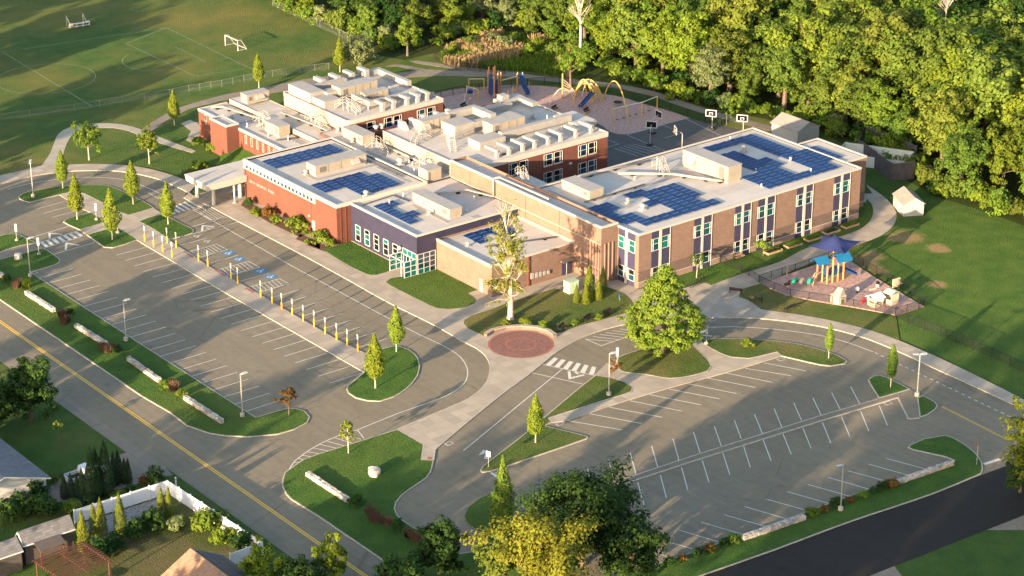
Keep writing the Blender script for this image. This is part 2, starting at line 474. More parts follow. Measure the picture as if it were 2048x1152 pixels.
M['shed_roof'] = plain('taupe_shed_roof', (0.26,0.225,0.20), 0.9, 0, 0.15, 2.0)
M['shed_wall'] = plain('grey_shed_siding', (0.30,0.295,0.285), 0.7, 0, 0.06, 1.0)
M['tank'] = plain('pale_tank_panel', (0.50,0.50,0.44), 0.6, 0, 0.06, 1.0)
def glass_mat(name, c, rough=0.06, spec=0.8):
    m, nt, b = new_mat(name)
    v = coords(nt)
    f = noise_tex(nt, v, 0.45, 2)
    nt.links.new(ramp(nt, f, [(0.35, tuple(x*0.45 for x in c)), (0.65, c)]), b.inputs['Base Color'])
    b.inputs['Roughness'].default_value = rough; b.inputs['Specular IOR Level'].default_value = spec
    return m
M['glass'] = glass_mat('window_glass', (0.012,0.055,0.10))
M['glass_teal'] = glass_mat('teal_window_glass', (0.010,0.125,0.135))
M['glass_dark'] = glass_mat('dark_window_glass', (0.010,0.012,0.018))
def solar_mat():
    m, nt, b = new_mat('solar_cells')
    v = coords(nt, 'obj')
    br = N(nt, 'ShaderNodeTexBrick'); br.offset = 0.0
    br.inputs['Scale'].default_value = 1.0; br.inputs['Brick Width'].default_value = 0.16; br.inputs['Row Height'].default_value = 0.16
    br.inputs['Mortar Size'].default_value = 0.004
    br.inputs['Color1'].default_value = (0.007,0.034,0.125,1); br.inputs['Color2'].default_value = (0.006,0.028,0.105,1); br.inputs['Mortar'].default_value = (0.012,0.045,0.14,1)
    nt.links.new(v, br.inputs['Vector'])
    oi = N(nt, 'ShaderNodeObjectInfo')
    nt.links.new(mix(nt, 0.5, br.outputs[0], ramp(nt, oi.outputs['Random'], [(0.0, 0.6), (1.0, 1.0)]), 'MULTIPLY'), b.inputs['Base Color'])
    b.inputs['Roughness'].default_value = 0.4; b.inputs['Specular IOR Level'].default_value = 0.06
    return m
M['solar'] = solar_mat()
M['panel_frame'] = plain('blue_grey_panel_frame', (0.11,0.16,0.28), 0.5, 0, 0.05, 2.0)
M['fence_grey'] = plain('dull_galvanised', (0.20,0.21,0.19), 0.6, 0, 0.1, 3.0)
M['roof_side'] = plain('membrane_upstand', (0.26,0.24,0.215), 0.8, 0, 0.1, 1.0)  # roof membrane colour darkened to offset the sun on upright faces
M['bark'] = plain('tree_bark', (0.13,0.095,0.07), 0.95, 0, 0.3, 4.0)
M['bark_pale'] = plain('pale_bark', (0.46,0.37,0.29), 0.9, 0, 0.3, 2.0)
M['bark_dead'] = plain('bleached_dead_wood', (0.42,0.36,0.31), 0.9, 0, 0.2, 3.0)
def leaf_mat(name, lo, hi, hue=0.03, val=0.25, trans=0.35, clump=0.7):
    m, nt, b = new_mat(name)
    v = coords(nt, 'obj')
    f = noise_tex(nt, v, clump, 3, 0.65)
    c = ramp(nt, f, [(0.3, lo), (0.7, hi)])
    oi = N(nt, 'ShaderNodeObjectInfo')
    hs = N(nt, 'ShaderNodeHueSaturation')
    mr = N(nt, 'ShaderNodeMapRange'); mr.inputs[3].default_value = 0.5-hue; mr.inputs[4].default_value = 0.5+hue
    nt.links.new(oi.outputs['Random'], mr.inputs[0]); nt.links.new(mr.outputs[0], hs.inputs['Hue'])
    mu = N(nt, 'ShaderNodeMath', operation='MULTIPLY'); mu.inputs[1].default_value = 7.31
    fr = N(nt, 'ShaderNodeMath', operation='FRACT')
    nt.links.new(oi.outputs['Random'], mu.inputs[0]); nt.links.new(mu.outputs[0], fr.inputs[0])
    mv = N(nt, 'ShaderNodeMapRange'); mv.inputs[3].default_value = 1-val; mv.inputs[4].default_value = 1+val
    nt.links.new(fr.outputs[0], mv.inputs[0]); nt.links.new(mv.outputs[0], hs.inputs['Value'])
    nt.links.new(c, hs.inputs['Color'])
    nt.links.new(hs.outputs[0], b.inputs['Base Color'])
    b.inputs['Roughness'].default_value = 0.7; b.inputs['Specular IOR Level'].default_value = 0.12
    tr = N(nt, 'ShaderNodeBsdfTranslucent'); nt.links.new(hs.outputs[0], tr.inputs[0])
    ms = N(nt, 'ShaderNodeMixShader'); ms.inputs[0].default_value = trans
    out = nt.nodes['Material Output']
    nt.links.new(b.outputs[0], ms.inputs[1]); nt.links.new(tr.outputs[0], ms.inputs[2]); nt.links.new(ms.outputs[0], out.inputs[0])
    return m
M['leaf'] = leaf_mat('broad_leaves', (0.070,0.120,0.018), (0.145,0.195,0.032), 0.026, 0.28)
M['leaf_bright'] = leaf_mat('bright_leaves', (0.085,0.150,0.016), (0.160,0.220,0.028), 0.015, 0.15)
M['leaf_lime'] = leaf_mat('lime_leaves', (0.105,0.160,0.014), (0.190,0.235,0.026), 0.012, 0.12)
M['leaf_dark'] = leaf_mat('dark_leaves', (0.022,0.055,0.012), (0.045,0.090,0.018), 0.02, 0.2)
M['leaf_grey'] = leaf_mat('grey_green_leaves', (0.11,0.145,0.055), (0.20,0.23,0.095), 0.015, 0.15)
M['leaf_gold'] = leaf_mat('golden_leaves', (0.105,0.135,0.014), (0.205,0.21,0.025), 0.012, 0.1)  # the low sun's gold is put into the leaf colour
M['leaf_red'] = leaf_mat('bronze_leaves', (0.14,0.07,0.02), (0.21,0.13,0.03), 0.01, 0.1)
M['arbor'] = leaf_mat('arborvitae_sprays', (0.085,0.115,0.010), (0.15,0.17,0.016), 0.008, 0.12, 0.2)  # sunlit tone of the arborvitae put into its colour
M['arbor_dark'] = leaf_mat('dark_arborvitae_sprays', (0.016,0.036,0.012), (0.03,0.055,0.016), 0.01, 0.15, 0.15)  # darker copy of the sunlit arborvitae colour
M['reed'] = leaf_mat('tan_reeds', (0.24,0.19,0.08), (0.36,0.29,0.14), 0.02, 0.15)
M['brown_grass'] = leaf_mat('brown_grass_plumes', (0.11,0.065,0.045), (0.18,0.11,0.075), 0.01, 0.15)

# ---------------------------------------------------------------- ground, roads, pavements
mb = MB(); mb.sheet([(-1500,-1200),(1800,-1200),(1800,1800),(-1500,1800)], 0.0)
struct('ground', mb, M['grass'])
mb = MB(); mb.sheet([(-80,101),(-20,118),(30,108),(45,116),(60,112),(64,140),(40,170),(20,330),(-200,330),(-200,101)], 0.006)
struct('sports_field', mb, M['field'])
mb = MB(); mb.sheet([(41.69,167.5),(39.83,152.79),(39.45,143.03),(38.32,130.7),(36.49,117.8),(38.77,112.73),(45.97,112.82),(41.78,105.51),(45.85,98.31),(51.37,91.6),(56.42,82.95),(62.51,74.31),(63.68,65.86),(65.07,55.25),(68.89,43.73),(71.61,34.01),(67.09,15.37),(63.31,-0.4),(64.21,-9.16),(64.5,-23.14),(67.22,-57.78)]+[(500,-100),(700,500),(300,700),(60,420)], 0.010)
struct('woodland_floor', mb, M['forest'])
mb = MB(); mb.sheet(smooth([(44.66,111.37),(54.91,115.06),(64.85,115.04),(68.1,106.39),(66,94.57),(62.57,85.95),(56.81,83.42),(51.76,92.09),(45.3,99.15),(41.4,105)]), 0.016)
struct('wet_meadow', mb, M['meadow'])
# streets
mb = MB(); mb.sheet([(-83.2,-160),(-75.35,-160),(-75.35,300),(-83.2,300)], 0.014)
main_road = struct('road', mb, M['road'], 'two lane street with double yellow centre line')
mb = MB(); mb.sheet([(-85.0,-5.2),(-83.1,-5.2),(-83.1,300),(-85.0,300)], 0.010)
struct('road_shoulder', mb, M['path'])
mb = MB(); mb.sheet([(-140,-61.2),(120,-79),(120,-87.5),(-140,-73.4)], 0.024)
new_road = struct('road', mb, M['asphalt_new'], 'freshly paved black side street')
# the school site: one asphalt sheet, everything else lies on it
lot_poly = [p[:2] for p in [(-58.94,103.45),(-52.24,100.6),(-45.01,100.43),(-39.16,97.39),(-34.13,92.81),(-30.71,85.49),(-30.05,80.13),(-31.43,71.49),(-30.49,60.83),(-30.46,43.62),(-29.85,31),(-29.41,9),(-29.75,-0.83),(-23.61,-6.51),(-12.42,-6.13),(-6.23,-7.64),(1.1,-12.27),(7.97,-17.44),(11.34,-22.12),(13.9,-29.48),(15.17,-37.83),(15.41,-46.79),(14.94,-56.02),(14.62,-63.07),(9.83,-73.54),(2.7,-72.29),(-5.35,-70.57),(-5.18,-67.82),(-11.76,-67.21),(-31.85,-65.9),(-47.05,-64.5),(-57.18,-63.71),(-69.46,-56.59),(-70.06,-43.18),(-71.19,-37.77),(-74.94,-28.63)]] + [(-76.2,-30),(-76.2,130)]
mb = MB(); mb.sheet(lot_poly, 0.020)
lot = struct('parking_lot', mb, M['asphalt'])
mb = MB(); mb.sheet([(25.9,24.6),(45.2,24.6)]+[p[:2] for p in [(64.99,37.19),(61.3,42.13),(59.74,48.15),(58.14,53.6),(50.37,54.83),(43.76,53.89),(42.53,56.21),(43.76,61.07)]]+[(28,50),(28,43)], 0.012)
court = struct('basketball_court', mb, M['asphalt_dark'])
mb = MB(); mb.sheet([(-2.4,61),(26,61),(26,68),(31,75),(26,84),(15.2,84),(15,68.2),(-2.4,68.2)], 0.009)
struct('courtyard_paving', mb, M['asphalt_dark'])
mb = MB(); mb.sheet([(0,24.6),(26,24.6),(26,37.4),(0,37.4)], 0.009)
struct('courtyard_paving', mb, M['asphalt_dark'])

def slab(name, poly, mat, z1=0.13, label=None):
    mb = MB(); mb.prism(poly, -0.05, z1)
    return struct(name, mb, mat, label)
def island(poly, mat, name='planting_island', z=0.13, kw=0.17, label=None):
    """raised grass bed with a granite kerb round it"""
    if not ccw(poly): poly = poly[::-1]
    inner = offset(poly, kw)
    mb = MB(); mb.prism(inner, -0.05, z+0.012)
    g_ = struct(name, mb, mat, label)
    mb = MB(); kerb_line(mb, offset(poly, kw/2), kw, -0.04, z, closed=True)
    k = mb.build('kerb', M['kerb'], g_)
    return g_
# grass beds among the asphalt
island(smooth([(-53.81,90.98),(-53,91.66),(-51.38,92.14),(-48.92,91.69),(-46.88,91.39),(-44.92,90.62),(-43.13,89.51),(-41.32,88.09),(-39.62,86.22),(-39.31,83.9),(-39.08,81.15),(-38.95,77.99),(-38.91,74.5),(-39.08,72.92,1),(-41.6,72.65),(-43.94,72.52),(-44.32,74.08,1),(-44.54,79.9),(-44.85,85.69),(-45.42,87.46,1),(-48.24,87.62,1),(-50.12,87.64),(-52.39,87.4),(-53.53,87.43),(-53.99,88.51),(-54.12,89.92)]), M['lawn'])
island(smooth([(-53.45,76.4),(-52.57,77.08),(-50.36,77.57),(-47.97,77.37),(-47.95,75.12),(-48.3,72.07,1),(-53,71.67,1),(-53.36,74.27)]), M['lawn'])
island(smooth([(-53.17,69.17,1),(-49.87,69.37),(-47.79,68.66,1),(-47.8,65.97),(-47.91,62.5,1),(-50.48,61.97),(-52.63,61.89),(-53.58,62.94),(-53.52,64.36),(-53.38,66.62)]), M['lawn'])
island(smooth([(-44.06,69.28,1),(-42.11,69.69),(-39.53,69.62),(-39.19,67.4),(-39.1,64.01),(-38.92,61.41),(-39.19,60.28),(-40.01,59.58),(-42.24,59.45),(-44.2,59.59,1),(-43.87,65.85)]), M['lawn'])
island(smooth([(-44.25,5.68,1),(-42.04,5.84),(-39.95,5.69),(-39.28,4.95),(-38.93,3.19),(-39.56,0.32),(-40.68,-1.69),(-42.87,-4.25),(-44.25,-5.36),(-46.69,-6.81),(-49.28,-7.7),(-51.52,-7.68),(-52.73,-6.54),(-53.45,-4.81),(-53.37,-2.94),(-52.8,-1.63),(-52.01,-1.06),(-48.1,1.08,1)]), M['lawn'])
island(smooth([(-67.45,76.89,1),(-63.93,77.18),(-63.08,77.18),(-61.79,76.43),(-61.34,75.54),(-61.15,73.61),(-60.86,70.66,1),(-63.46,71.39),(-67.08,70.86),(-70.56,70.53,1)]), M['lawn'])
west_strip = [(-61.01,68.42,1),(-60.99,66.33),(-61.11,63.22),(-61.36,62.27),(-61.85,61.65),(-62.58,61.22),(-65.07,60.92),(-66.97,60.92,1),(-67.03,58.09),(-67.07,41.93),(-67.06,25.45),(-67,11.75),(-66.91,-1.65,1),(-64.42,-1.73),(-62.24,-1.93),(-61.47,-2.54),(-60.9,-3.93),(-61.32,-5.86),(-62.54,-7.12),(-64.84,-7.71),(-67.33,-7.57),(-70.69,-5.88),(-72.88,-3.75),(-74.16,-1.84),(-75.24,1.81),(-74.98,6.43,1)]
island(smooth(west_strip+[(-75.4,13,1),(-75.4,70,1)]+[(-71.82,67.97,1),(-68.36,68.29),(-64.96,68.43)], step=3.0), M['lawn'])
island(smooth([(-72.36,-16.92),(-74.63,-19.82),(-75.37,-21.87),(-75.59,-23.32,1)]+[(-75.4,-29,1),(-75.4,-43,1)]+[(-72.29,-45.85,1),(-67.9,-45.62,1),(-67.93,-43.21),(-67.94,-40.28),(-68.02,-37.28),(-67.84,-34.67),(-67.11,-33.03),(-65.98,-31.75),(-64.38,-30.76),(-61.91,-29.81),(-59.41,-28.94),(-58.15,-28.08),(-55.97,-25.69,1),(-57.04,-24.67,1),(-54.39,-21.5,1),(-54.52,-15.81,1),(-59.87,-15.59),(-63.3,-15.47),(-66.69,-15.35),(-68.63,-15.46),(-71.33,-16.54)]), M['lawn'])
island(smooth([(-19.39,-17.6),(-17.91,-16.48),(-14.02,-16.39),(-10.2,-17.48),(-6.85,-18.83),(-7.38,-20.54),(-8.59,-24.32),(-9.82,-26.56),(-11.12,-27.37),(-14,-27.14),(-16.85,-26),(-18.71,-22.83),(-20.54,-20.3)]), M['dry_lawn'])
island(smooth([(-5.35,-19.14),(-3.97,-19.58),(-0.08,-22.55),(3.84,-27.14),(5.45,-30.62),(6.26,-34.84),(5.9,-36.81),(5.02,-37.19),(2.92,-36.47),(2.1,-35.31),(0.76,-31.98),(-0.03,-29.91,1),(0.32,-28.71,1),(-4.13,-27.83),(-5.7,-26.08),(-6.06,-23.69),(-5.91,-21.7)]), M['dry_lawn'])
island(smooth([(-24.11,-18.99,1),(-22.91,-20.87),(-22.32,-23),(-22.5,-25.04),(-23.61,-25.93),(-28.82,-25.71),(-37.21,-25.35,1),(-37.64,-26.5,1),(-38.99,-26.73,1),(-36.72,-32.15),(-36.72,-32.7),(-37.12,-32.92),(-46.6,-32.7),(-52.16,-32.45),(-53.24,-31.94),(-52.96,-31.31),(-52.04,-30.67),(-44.15,-27.58),(-38.16,-24.98),(-28.62,-20.82)]), M['dry_lawn'])
island(smooth([(4.44,-42.43),(5.38,-42.26),(6.07,-42.71),(6.34,-43.92),(6.03,-48.24,1),(0.75,-47.59,1),(3.75,-42.68)]), M['lawn'])
island(smooth([(4.8,-50.58,1),(5.99,-50.55),(5.77,-52.85),(5.27,-53.81),(4.18,-54.49),(2.17,-54.91),(0.73,-54.79,1)]), M['lawn'])
# asphalt median between the two stall rows
mb = MB(); mb.prism([(-42.08,-44.06),(-30.18,-44.73),(-9.1,-46.51),(0.69,-47.65),(6,-48.31),(5.88,-50.66),(0.78,-54.83),(-0.61,-54.11),(2.94,-48.93),(-10.09,-47.5),(-31.06,-45.71),(-42.44,-44.94)], -0.05, 0.115)
med = struct('median_strip', mb, M['asphalt'])
mb = MB()
kerb_line(mb, [p[:2] for p in [(-42.08,-44.06),(-30.18,-44.73),(-9.1,-46.51),(0.59,-47.66)]], 0.2, -0.04, 0.128)
kerb_line(mb, [p[:2] for p in [(-42.52,-45.04),(-31.13,-45.79),(-10.19,-47.6),(2.94,-48.93),(-0.72,-54.21),(0.62,-54.89)]], 0.2, -0.04, 0.128)
mb.build('kerb', M['kerb'], med)
# south strip along the fresh street, with its hooked end
south = [(-55.25,-37.35),(-57.6,-37.45),(-59.94,-38.44),(-61.43,-39.7),(-62.12,-40.84),(-62.31,-41.77),(-62.61,-46.33),(-62.75,-52.61),(-61.39,-57.29,1),(-58.75,-61.21,1),(-48.77,-62.56),(-38.57,-63.34),(-28.34,-63.95),(-15.3,-64.73),(-4.97,-65.75,1),(-5.1,-64.43),(-6.84,-60.62),(-6.84,-59.74),(-6.08,-59.45),(-3.4,-59.36),(-0.58,-60.33),(-0.27,-61.51),(-0.56,-63.79),(-1.31,-66.19),(-2.55,-68.27),(-3.88,-69.6),(-5.02,-70.32,1),(-13.37,-70.24),(-27,-68.93),(-37.82,-68.35),(-47.97,-67.54,1)]+[(-62,-66.6,1),(-75.4,-65.6,1),(-75.4,-43.5,1)]+[(-62.94,-48.18,1),(-58.35,-43.22),(-55.9,-39.59)]
island(smooth(south, step=3.0), M['lawn'])
# concrete walks
W1 = [(-48.17,87.57),(-46.35,87.6,1),(-44.85,85.69),(-44.54,79.9),(-44.32,74.08),(-43.94,72.52),(-39.19,72.73,1),(-39.3,69.71,1),(-42.11,69.69),(-44.06,69.28),(-43.92,65.76),(-44.22,59.55,1),(-44.42,56.55),(-44.59,50.87),(-44.94,46.74),(-44.69,38.03),(-44.68,32.05),(-44.8,23.68),(-44.82,12.35),(-44.32,5.87),(-44.38,-1.24,1),(-47.11,-1.24,1),(-47.98,1.2),(-48.19,23.41),(-48.29,37.17),(-48.15,51.1),(-48.11,61.26),(-48.15,62.38),(-47.82,68.61),(-49.9,69.32),(-53.16,69.11,1),(-53.04,71.6,1),(-48.33,72.01),(-48,75.04),(-48.03,77.28),(-48.28,79.45)]
slab('sidewalk', [p[:2] for p in W1], M['concrete'], 0.125)
slab('sidewalk', [p[:2] for p in [(-60.86,70.66),(-61.01,68.42),(-64.96,68.43),(-68.36,68.29),(-73.44,68),(-72.2,70.54),(-67.08,70.86),(-63.46,71.39)]], M['path'], 0.125)
# loop walk and the broad walk along the school
loop = smooth([(-57,101.92,1),(-51.59,101.92),(-47.97,101.84),(-44.21,101.98),(-39.96,99.58),(-35.28,96.21),(-31.39,91.27),(-29.44,86.03),(-28.66,81.75),(-28.47,77.69,1)], closed=False) + [(-33,74),(-33,67)] + smooth([(-31.95,70.46,1),(-31.7,72.28),(-31.12,75.92),(-31.31,80.07),(-31.87,84.7),(-34.75,91.19),(-39.55,95.52),(-44.23,97.66),(-47.09,98.37),(-50.28,98.24),(-53.38,98.33),(-58.67,98.47,1)], closed=False)
slab('sidewalk', loop, M['concrete'], 0.125)
front = smooth([(-31.95,70.46,1),(-31.65,68.79),(-31.58,59.47,1),(-31.33,41.73),(-31.42,28.69,1),(-31.61,18.97),(-31.18,7.27),(-31.37,1.3),(-31.27,-2.13),(-31.85,-4.9),(-33.16,-7.54),(-34.9,-9.7),(-36.56,-11.41),(-38.43,-12.72),(-41.57,-14.15),(-45.12,-14.72),(-49.4,-15.22),(-54.52,-15.81,1),(-54.35,-19.02,1),(-54.39,-21.5,1),(-57.04,-24.67,1),(-55.97,-25.69,1),(-54.11,-23.42,1),(-49.77,-21.36),(-43.35,-18.42),(-36.81,-15.56),(-31.26,-13.37),(-27.11,-11.53),(-23.3,-9.87),(-17.3,-8.24),(-12.12,-8.15),(-8.59,-8.93),(-4.25,-10.77),(-0.99,-12.88),(3.05,-15.61),(6.37,-18.57),(9.64,-22.94),(11.99,-27.49),(13.44,-32.83),(13.8,-39.03),(13.57,-45.67),(13.43,-54.57),(13.28,-60.32,1)], closed=False) + [tuple(p[:2]) for p in [(12.86,-67.83),(14.81,-66.22),(15.51,-58.61)]] + smooth([(15.81,-55.93,1),(16.46,-46.18),(16.48,-36.51),(15.69,-30.67),(13.64,-24.83),(11.65,-20.9),(10.52,-19.21),(8.94,-16.6,1),(9.81,-13.12),(9.61,-11.33,1),(11.78,-9.41,1),(15.76,-9.61,1),(31.09,-8.12),(36.27,-7.55),(39.81,-7.44),(43.04,-7.28),(46.97,-6.12),(50.63,-3.79),(53.32,-1.07),(55.75,2.93),(57.5,7.69),(58.13,9.87,1)], closed=False) + [(56,6.5),(52,9),(52,3.4)] + smooth([(53.42,5.34,1),(52.54,3.5),(50.03,0.59),(46.09,-2.15),(41.94,-3.52),(36.09,-3.65),(30.62,-3.88),(23.31,-5.3),(15.58,-5.2),(9.33,-5.64,1),(9.29,-4.16,1),(5.45,-3.91),(0.62,-3.08),(0.73,-1.51),(0.25,-0.18,1)], closed=False) + [(0.1,0.3),(0.1,4.6),(-3.1,4.8),(-3.1,10.7),(-18.5,10.7),(-18.5,24.2),(-22.2,24.4),(-22.2,41.4),(-24.8,41.7),(-24.8,68),(-20,74),(-33,74)]
slab('sidewalk', front, M['concrete'], 0.128)
# lawns set into the broad walk
def lawn(poly, mat=M['lawn'], z=0.165, name='lawn'):
    mb = MB(); mb.prism(poly, 0.02, z)
    return struct(name, mb, mat)
lawn(smooth([(-27.75,41.49,1),(-25.33,41.41,1)]+[(-24.8,41.5,1),(-22.35,41.5,1),(-22.35,28.3,1)]+[(-23.94,28.14),(-27.19,28.05),(-27.84,28.56),(-28.05,29.34),(-28.27,34.24)]))
lawn(smooth([(-27.6,24.88),(-26.32,25.58),(-23.51,24.64,1)]+[(-22.35,24.2,1),(-18.8,24.2,1),(-18.8,14.2,1)]+[(-20.65,14.11,1),(-21.21,11.26),(-22.3,10.49),(-24.62,10.29),(-26.4,11.27),(-27.39,12.46),(-27.64,15.45),(-27.8,23.07)]))
lawn(smooth([(-26.84,6.63),(-27.68,5.63),(-28.13,4.21),(-28.01,0.65,1),(-24.29,0.53),(-21.2,-1.24),(-19.9,-4.67,1),(-18.92,-5.22),(-15.87,-4.98),(-10.66,-5.42),(-5.68,-5.8,1),(-4.43,-4.25),(-3.46,-2.35),(-2.81,-0.11),(-2.88,1.57),(-3.16,3.45,1),(-8.79,3.84,1),(-9.38,6.92,1),(-9.49,7.48),(-17.14,7.71),(-21.97,7.24),(-25,7.17)]), M['dry_lawn'])
lawn(smooth([(0.37,-0.04,1)]+[(0.3,-0.03,1),(45.9,-0.03,1),(45.9,3.2,1),(51,3.3,1)]+[(53.32,5.13,1),(52.42,3.39),(49.99,0.62),(46.05,-2.12),(41.98,-3.42),(36.16,-3.52),(30.66,-3.79),(23.35,-5.21),(15.71,-5.06),(9.46,-5.5,1),(9.42,-4.02,1),(5.58,-3.77),(0.74,-2.94,1),(0.86,-1.37,1)], step=3), M['lawn'])
lawn([p[:2] for p in [(11.78,-9.41),(15.69,-9.68),(15.29,-12),(15.37,-15.15),(16.91,-18.94),(18.33,-21.68),(19.74,-24.4),(21.94,-28.87),(22.35,-30.33),(16.6,-36.39),(15.82,-30.54),(13.76,-24.7),(11.77,-20.78),(10.58,-19.15),(9.06,-16.47),(9.87,-13.05),(9.7,-11.28)]], M['dry_lawn'], 0.10)
# other walks
slab('path', [p[:2] for p in smooth([(-44.44,101.54,1),(-40.13,106.39),(-37.02,110.77),(-33.7,115.18),(-30.72,116.92),(-27.42,116.73),(-24.34,114.83),(-22.38,112.08),(-21.3,107.8),(-20.84,102.7),(-20.1,96.24),(-19.61,92.5,1),(-20.61,91.99,1),(-21.72,96.44),(-23.01,103.07),(-23.5,108.85),(-24.84,111.95),(-27.63,113.8),(-30.91,114),(-33.65,111.44),(-37.31,106.43),(-41.47,99.83,1)])], M['concrete_old'], 0.03)
slab('path', smooth([(-21.78,107.84,1),(-18.74,109.9),(-16.65,111.18),(-12.49,113.42),(-8.78,114.81),(-5.24,115.3),(0.61,115.87),(7.48,114.97),(16.09,114.69),(23.68,112.61),(30.68,107.89),(38.98,104.91),(39.54,104.07),(44.92,98.65),(50.25,93.67),(51.97,90.54),(55.61,84.75),(60.38,77.53),(63.45,68.66),(63.8,63.54),(64.17,55.6),(66.2,44.11),(67.73,35.03,1),(65.37,33.87,1),(64.16,42.61),(62.11,54),(61.5,62.05),(61.55,66.42),(58.63,75.47),(53.96,82.73),(50.16,88.27),(48.63,91.61),(43.05,96.19),(37.34,101.08),(29.65,104.8),(21.11,108.82),(5.42,111.71),(-1.08,113.13),(-5.5,112.96),(-8.16,112.88),(-11.23,111.71),(-15.1,109.82),(-17.94,107.9),(-21.08,105.58,1)]), M['path'], 0.026)
slab('path', smooth([(33.38,111.72,1),(36.04,111.43),(38.51,105.28),(40.47,100.57,1),(38.63,101.24,1),(36.95,105.32),(35.17,110.31,1)]), M['path'], 0.022)
slab('path', smooth([(39.15,111.61,1),(40.31,111.1),(43.65,104.84),(47.71,97.64),(51.36,92.4,1),(50.25,91.7,1),(45.29,97.57),(41.4,105),(39.15,109.99,1)]), M['path'], 0.024)
slab('path', smooth([(-14.2,106.68,1),(-12.03,107.41),(-11.7,105.06),(-13.73,101.16),(-16.81,96.53),(-18.02,95.83,1),(-18.03,98.49,1),(-14.9,102.08,1)]), M['concrete_old'], 0.024)
slab('path', smooth([(-22,73.5,1),(-15.3,73.5,1),(-15.3,68.3,1),(-22,68.3,1)]), M['paver'], 0.134)
# wood-chip play areas
mb = MB(); mb.sheet(smooth([(30.59,92.27),(36.71,91.96),(40.86,89.99),(45.54,87.67),(49.76,83.59),(52.42,78.24),(56.38,70.61),(57.21,64.34),(58.29,58.44),(58.49,53.32,1),(55.96,53.56),(43.52,53.74),(42.51,56.23),(43.59,60.86),(41.2,67.28),(34.05,71.15),(27.65,74.45),(25.75,80.49),(28.8,86.69)]), 0.018)
struct('wood_chip_play_surface', mb, M['mulch_pink'], 'large wood chip play surface behind the school')
play_poly = [p[:2] for p in [(15.75,-9.73),(19.33,-9.62),(26.25,-9.52),(29.94,-9.25),(33.11,-9.19),(32.38,-11.17),(30.6,-18),(29.54,-23.13),(28.26,-29.37),(28.28,-30.33),(22.6,-30.07),(22.07,-28.75),(19.9,-24.2),(18.37,-21.59),(17.02,-18.79),(15.5,-15.02),(15.36,-11.99)]]
mb = MB(); mb.prism(play_poly, 0.0, 0.132)
struct('wood_chip_play_surface', mb, M['mulch_pink'], 'fenced wood chip play surface beside the lawn')
# east lawn, worn thin in places
def worn_lawn():
    m, nt, b = new_mat('worn_east_lawn')
    v = coords(nt)
    mid = noise_tex(nt, v, 0.35, 4, 0.6); fine = noise_tex(nt, v, 4.0, 3, 0.7); wob = noise_tex(nt, v, 0.5, 4, 0.7)
    c = ramp(nt, mid, [(0.3, (0.050,0.120,0.022)), (0.72, (0.105,0.170,0.034))])
    acc = None
    for (cx, cy), r_ in (((33.28,-12.89),3.6),((46.31,-9.91),4.2),((46.58,-16.17),3.0),((33.08,-16.49),2.6),((36.01,-25.89),2.2),((36.54,-12.15),3.0)):
        d = N(nt, 'ShaderNodeVectorMath', operation='DISTANCE'); nt.links.new(v, d.inputs[0]); d.inputs[1].default_value = (cx,cy,0.0)
        mr = N(nt, 'ShaderNodeMapRange'); mr.inputs[1].default_value = r_*1.25; mr.inputs[2].default_value = r_*0.25; nt.links.new(d.outputs['Value'], mr.inputs[0])
        if acc is None: acc = mr.outputs[0]
        else:
            mx = N(nt, 'ShaderNodeMath', operation='MAXIMUM'); nt.links.new(acc, mx.inputs[0]); nt.links.new(mr.outputs[0], mx.inputs[1]); acc = mx.outputs[0]
    mu = N(nt, 'ShaderNodeMath', operation='MULTIPLY'); nt.links.new(acc, mu.inputs[0]); nt.links.new(wob, mu.inputs[1])
    c = mix(nt, ramp(nt, mu.outputs[0], [(0.22, 0.0), (0.45, 0.9)]), c, (0.34,0.235,0.12))
    c = mix(nt, 0.55, c, ramp(nt, fine, [(0.25, 0.35), (0.75, 1.0)]), 'MULTIPLY')
    nt.links.new(c, b.inputs['Base Color']); b.inputs['Roughness'].default_value = 0.9; b.inputs['Specular IOR Level'].default_value = 0.08
    bump(nt, b, fine, 1.0, 0.45); b.inputs['Sheen Weight'].default_value = 0.06; b.inputs['Sheen Roughness'].default_value = 0.55; b.inputs['Sheen Tint'].default_value = (0.55,0.60,0.18,1)
    return m
mb = MB(); mb.sheet([p[:2] for p in [(33.84,-9),(43.45,-7.12),(51.58,-3.71),(59.62,-2.7),(62.19,-10.94),(63.38,-20.1),(63.19,-33.87),(14.05,-73.3),(15.54,-59.6),(16.39,-45.92),(15.66,-37.37),(22.35,-30.33),(28.28,-30.42)]], 0.007)
struct('east_lawn', mb, worn_lawn())
# brick medallion of the plaza, with its red rings
mc = (-25.68,-4.88)
def ring(r0, r1, z, sx=1.0, n=48):
    mb = MB()
    vs_ = []
    for r_ in (r0, r1):
        for k in range(n):
            a = 2*math.pi*k/n; vs_.append((mc[0]+r_*math.cos(a), mc[1]+r_*math.sin(a), z))
    mb.add(vs_, [(k,(k+1)%n,n+(k+1)%n,n+k) for k in range(n)])
    return mb
mb = MB(); mb.sheet([(mc[0]+4.3*math.cos(2*math.pi*k/48), mc[1]+4.3*math.sin(2*math.pi*k/48)) for k in range(48)], 0.132)
med2 = struct('brick_medallion', mb, M['paver'], 'round brick paving in the plaza')
ring(4.3, 4.62, 0.134).build('outer_ring', M['paver_red'], med2)
ring(1.9, 2.2, 0.136).build('inner_ring', M['paver_red'], med2)

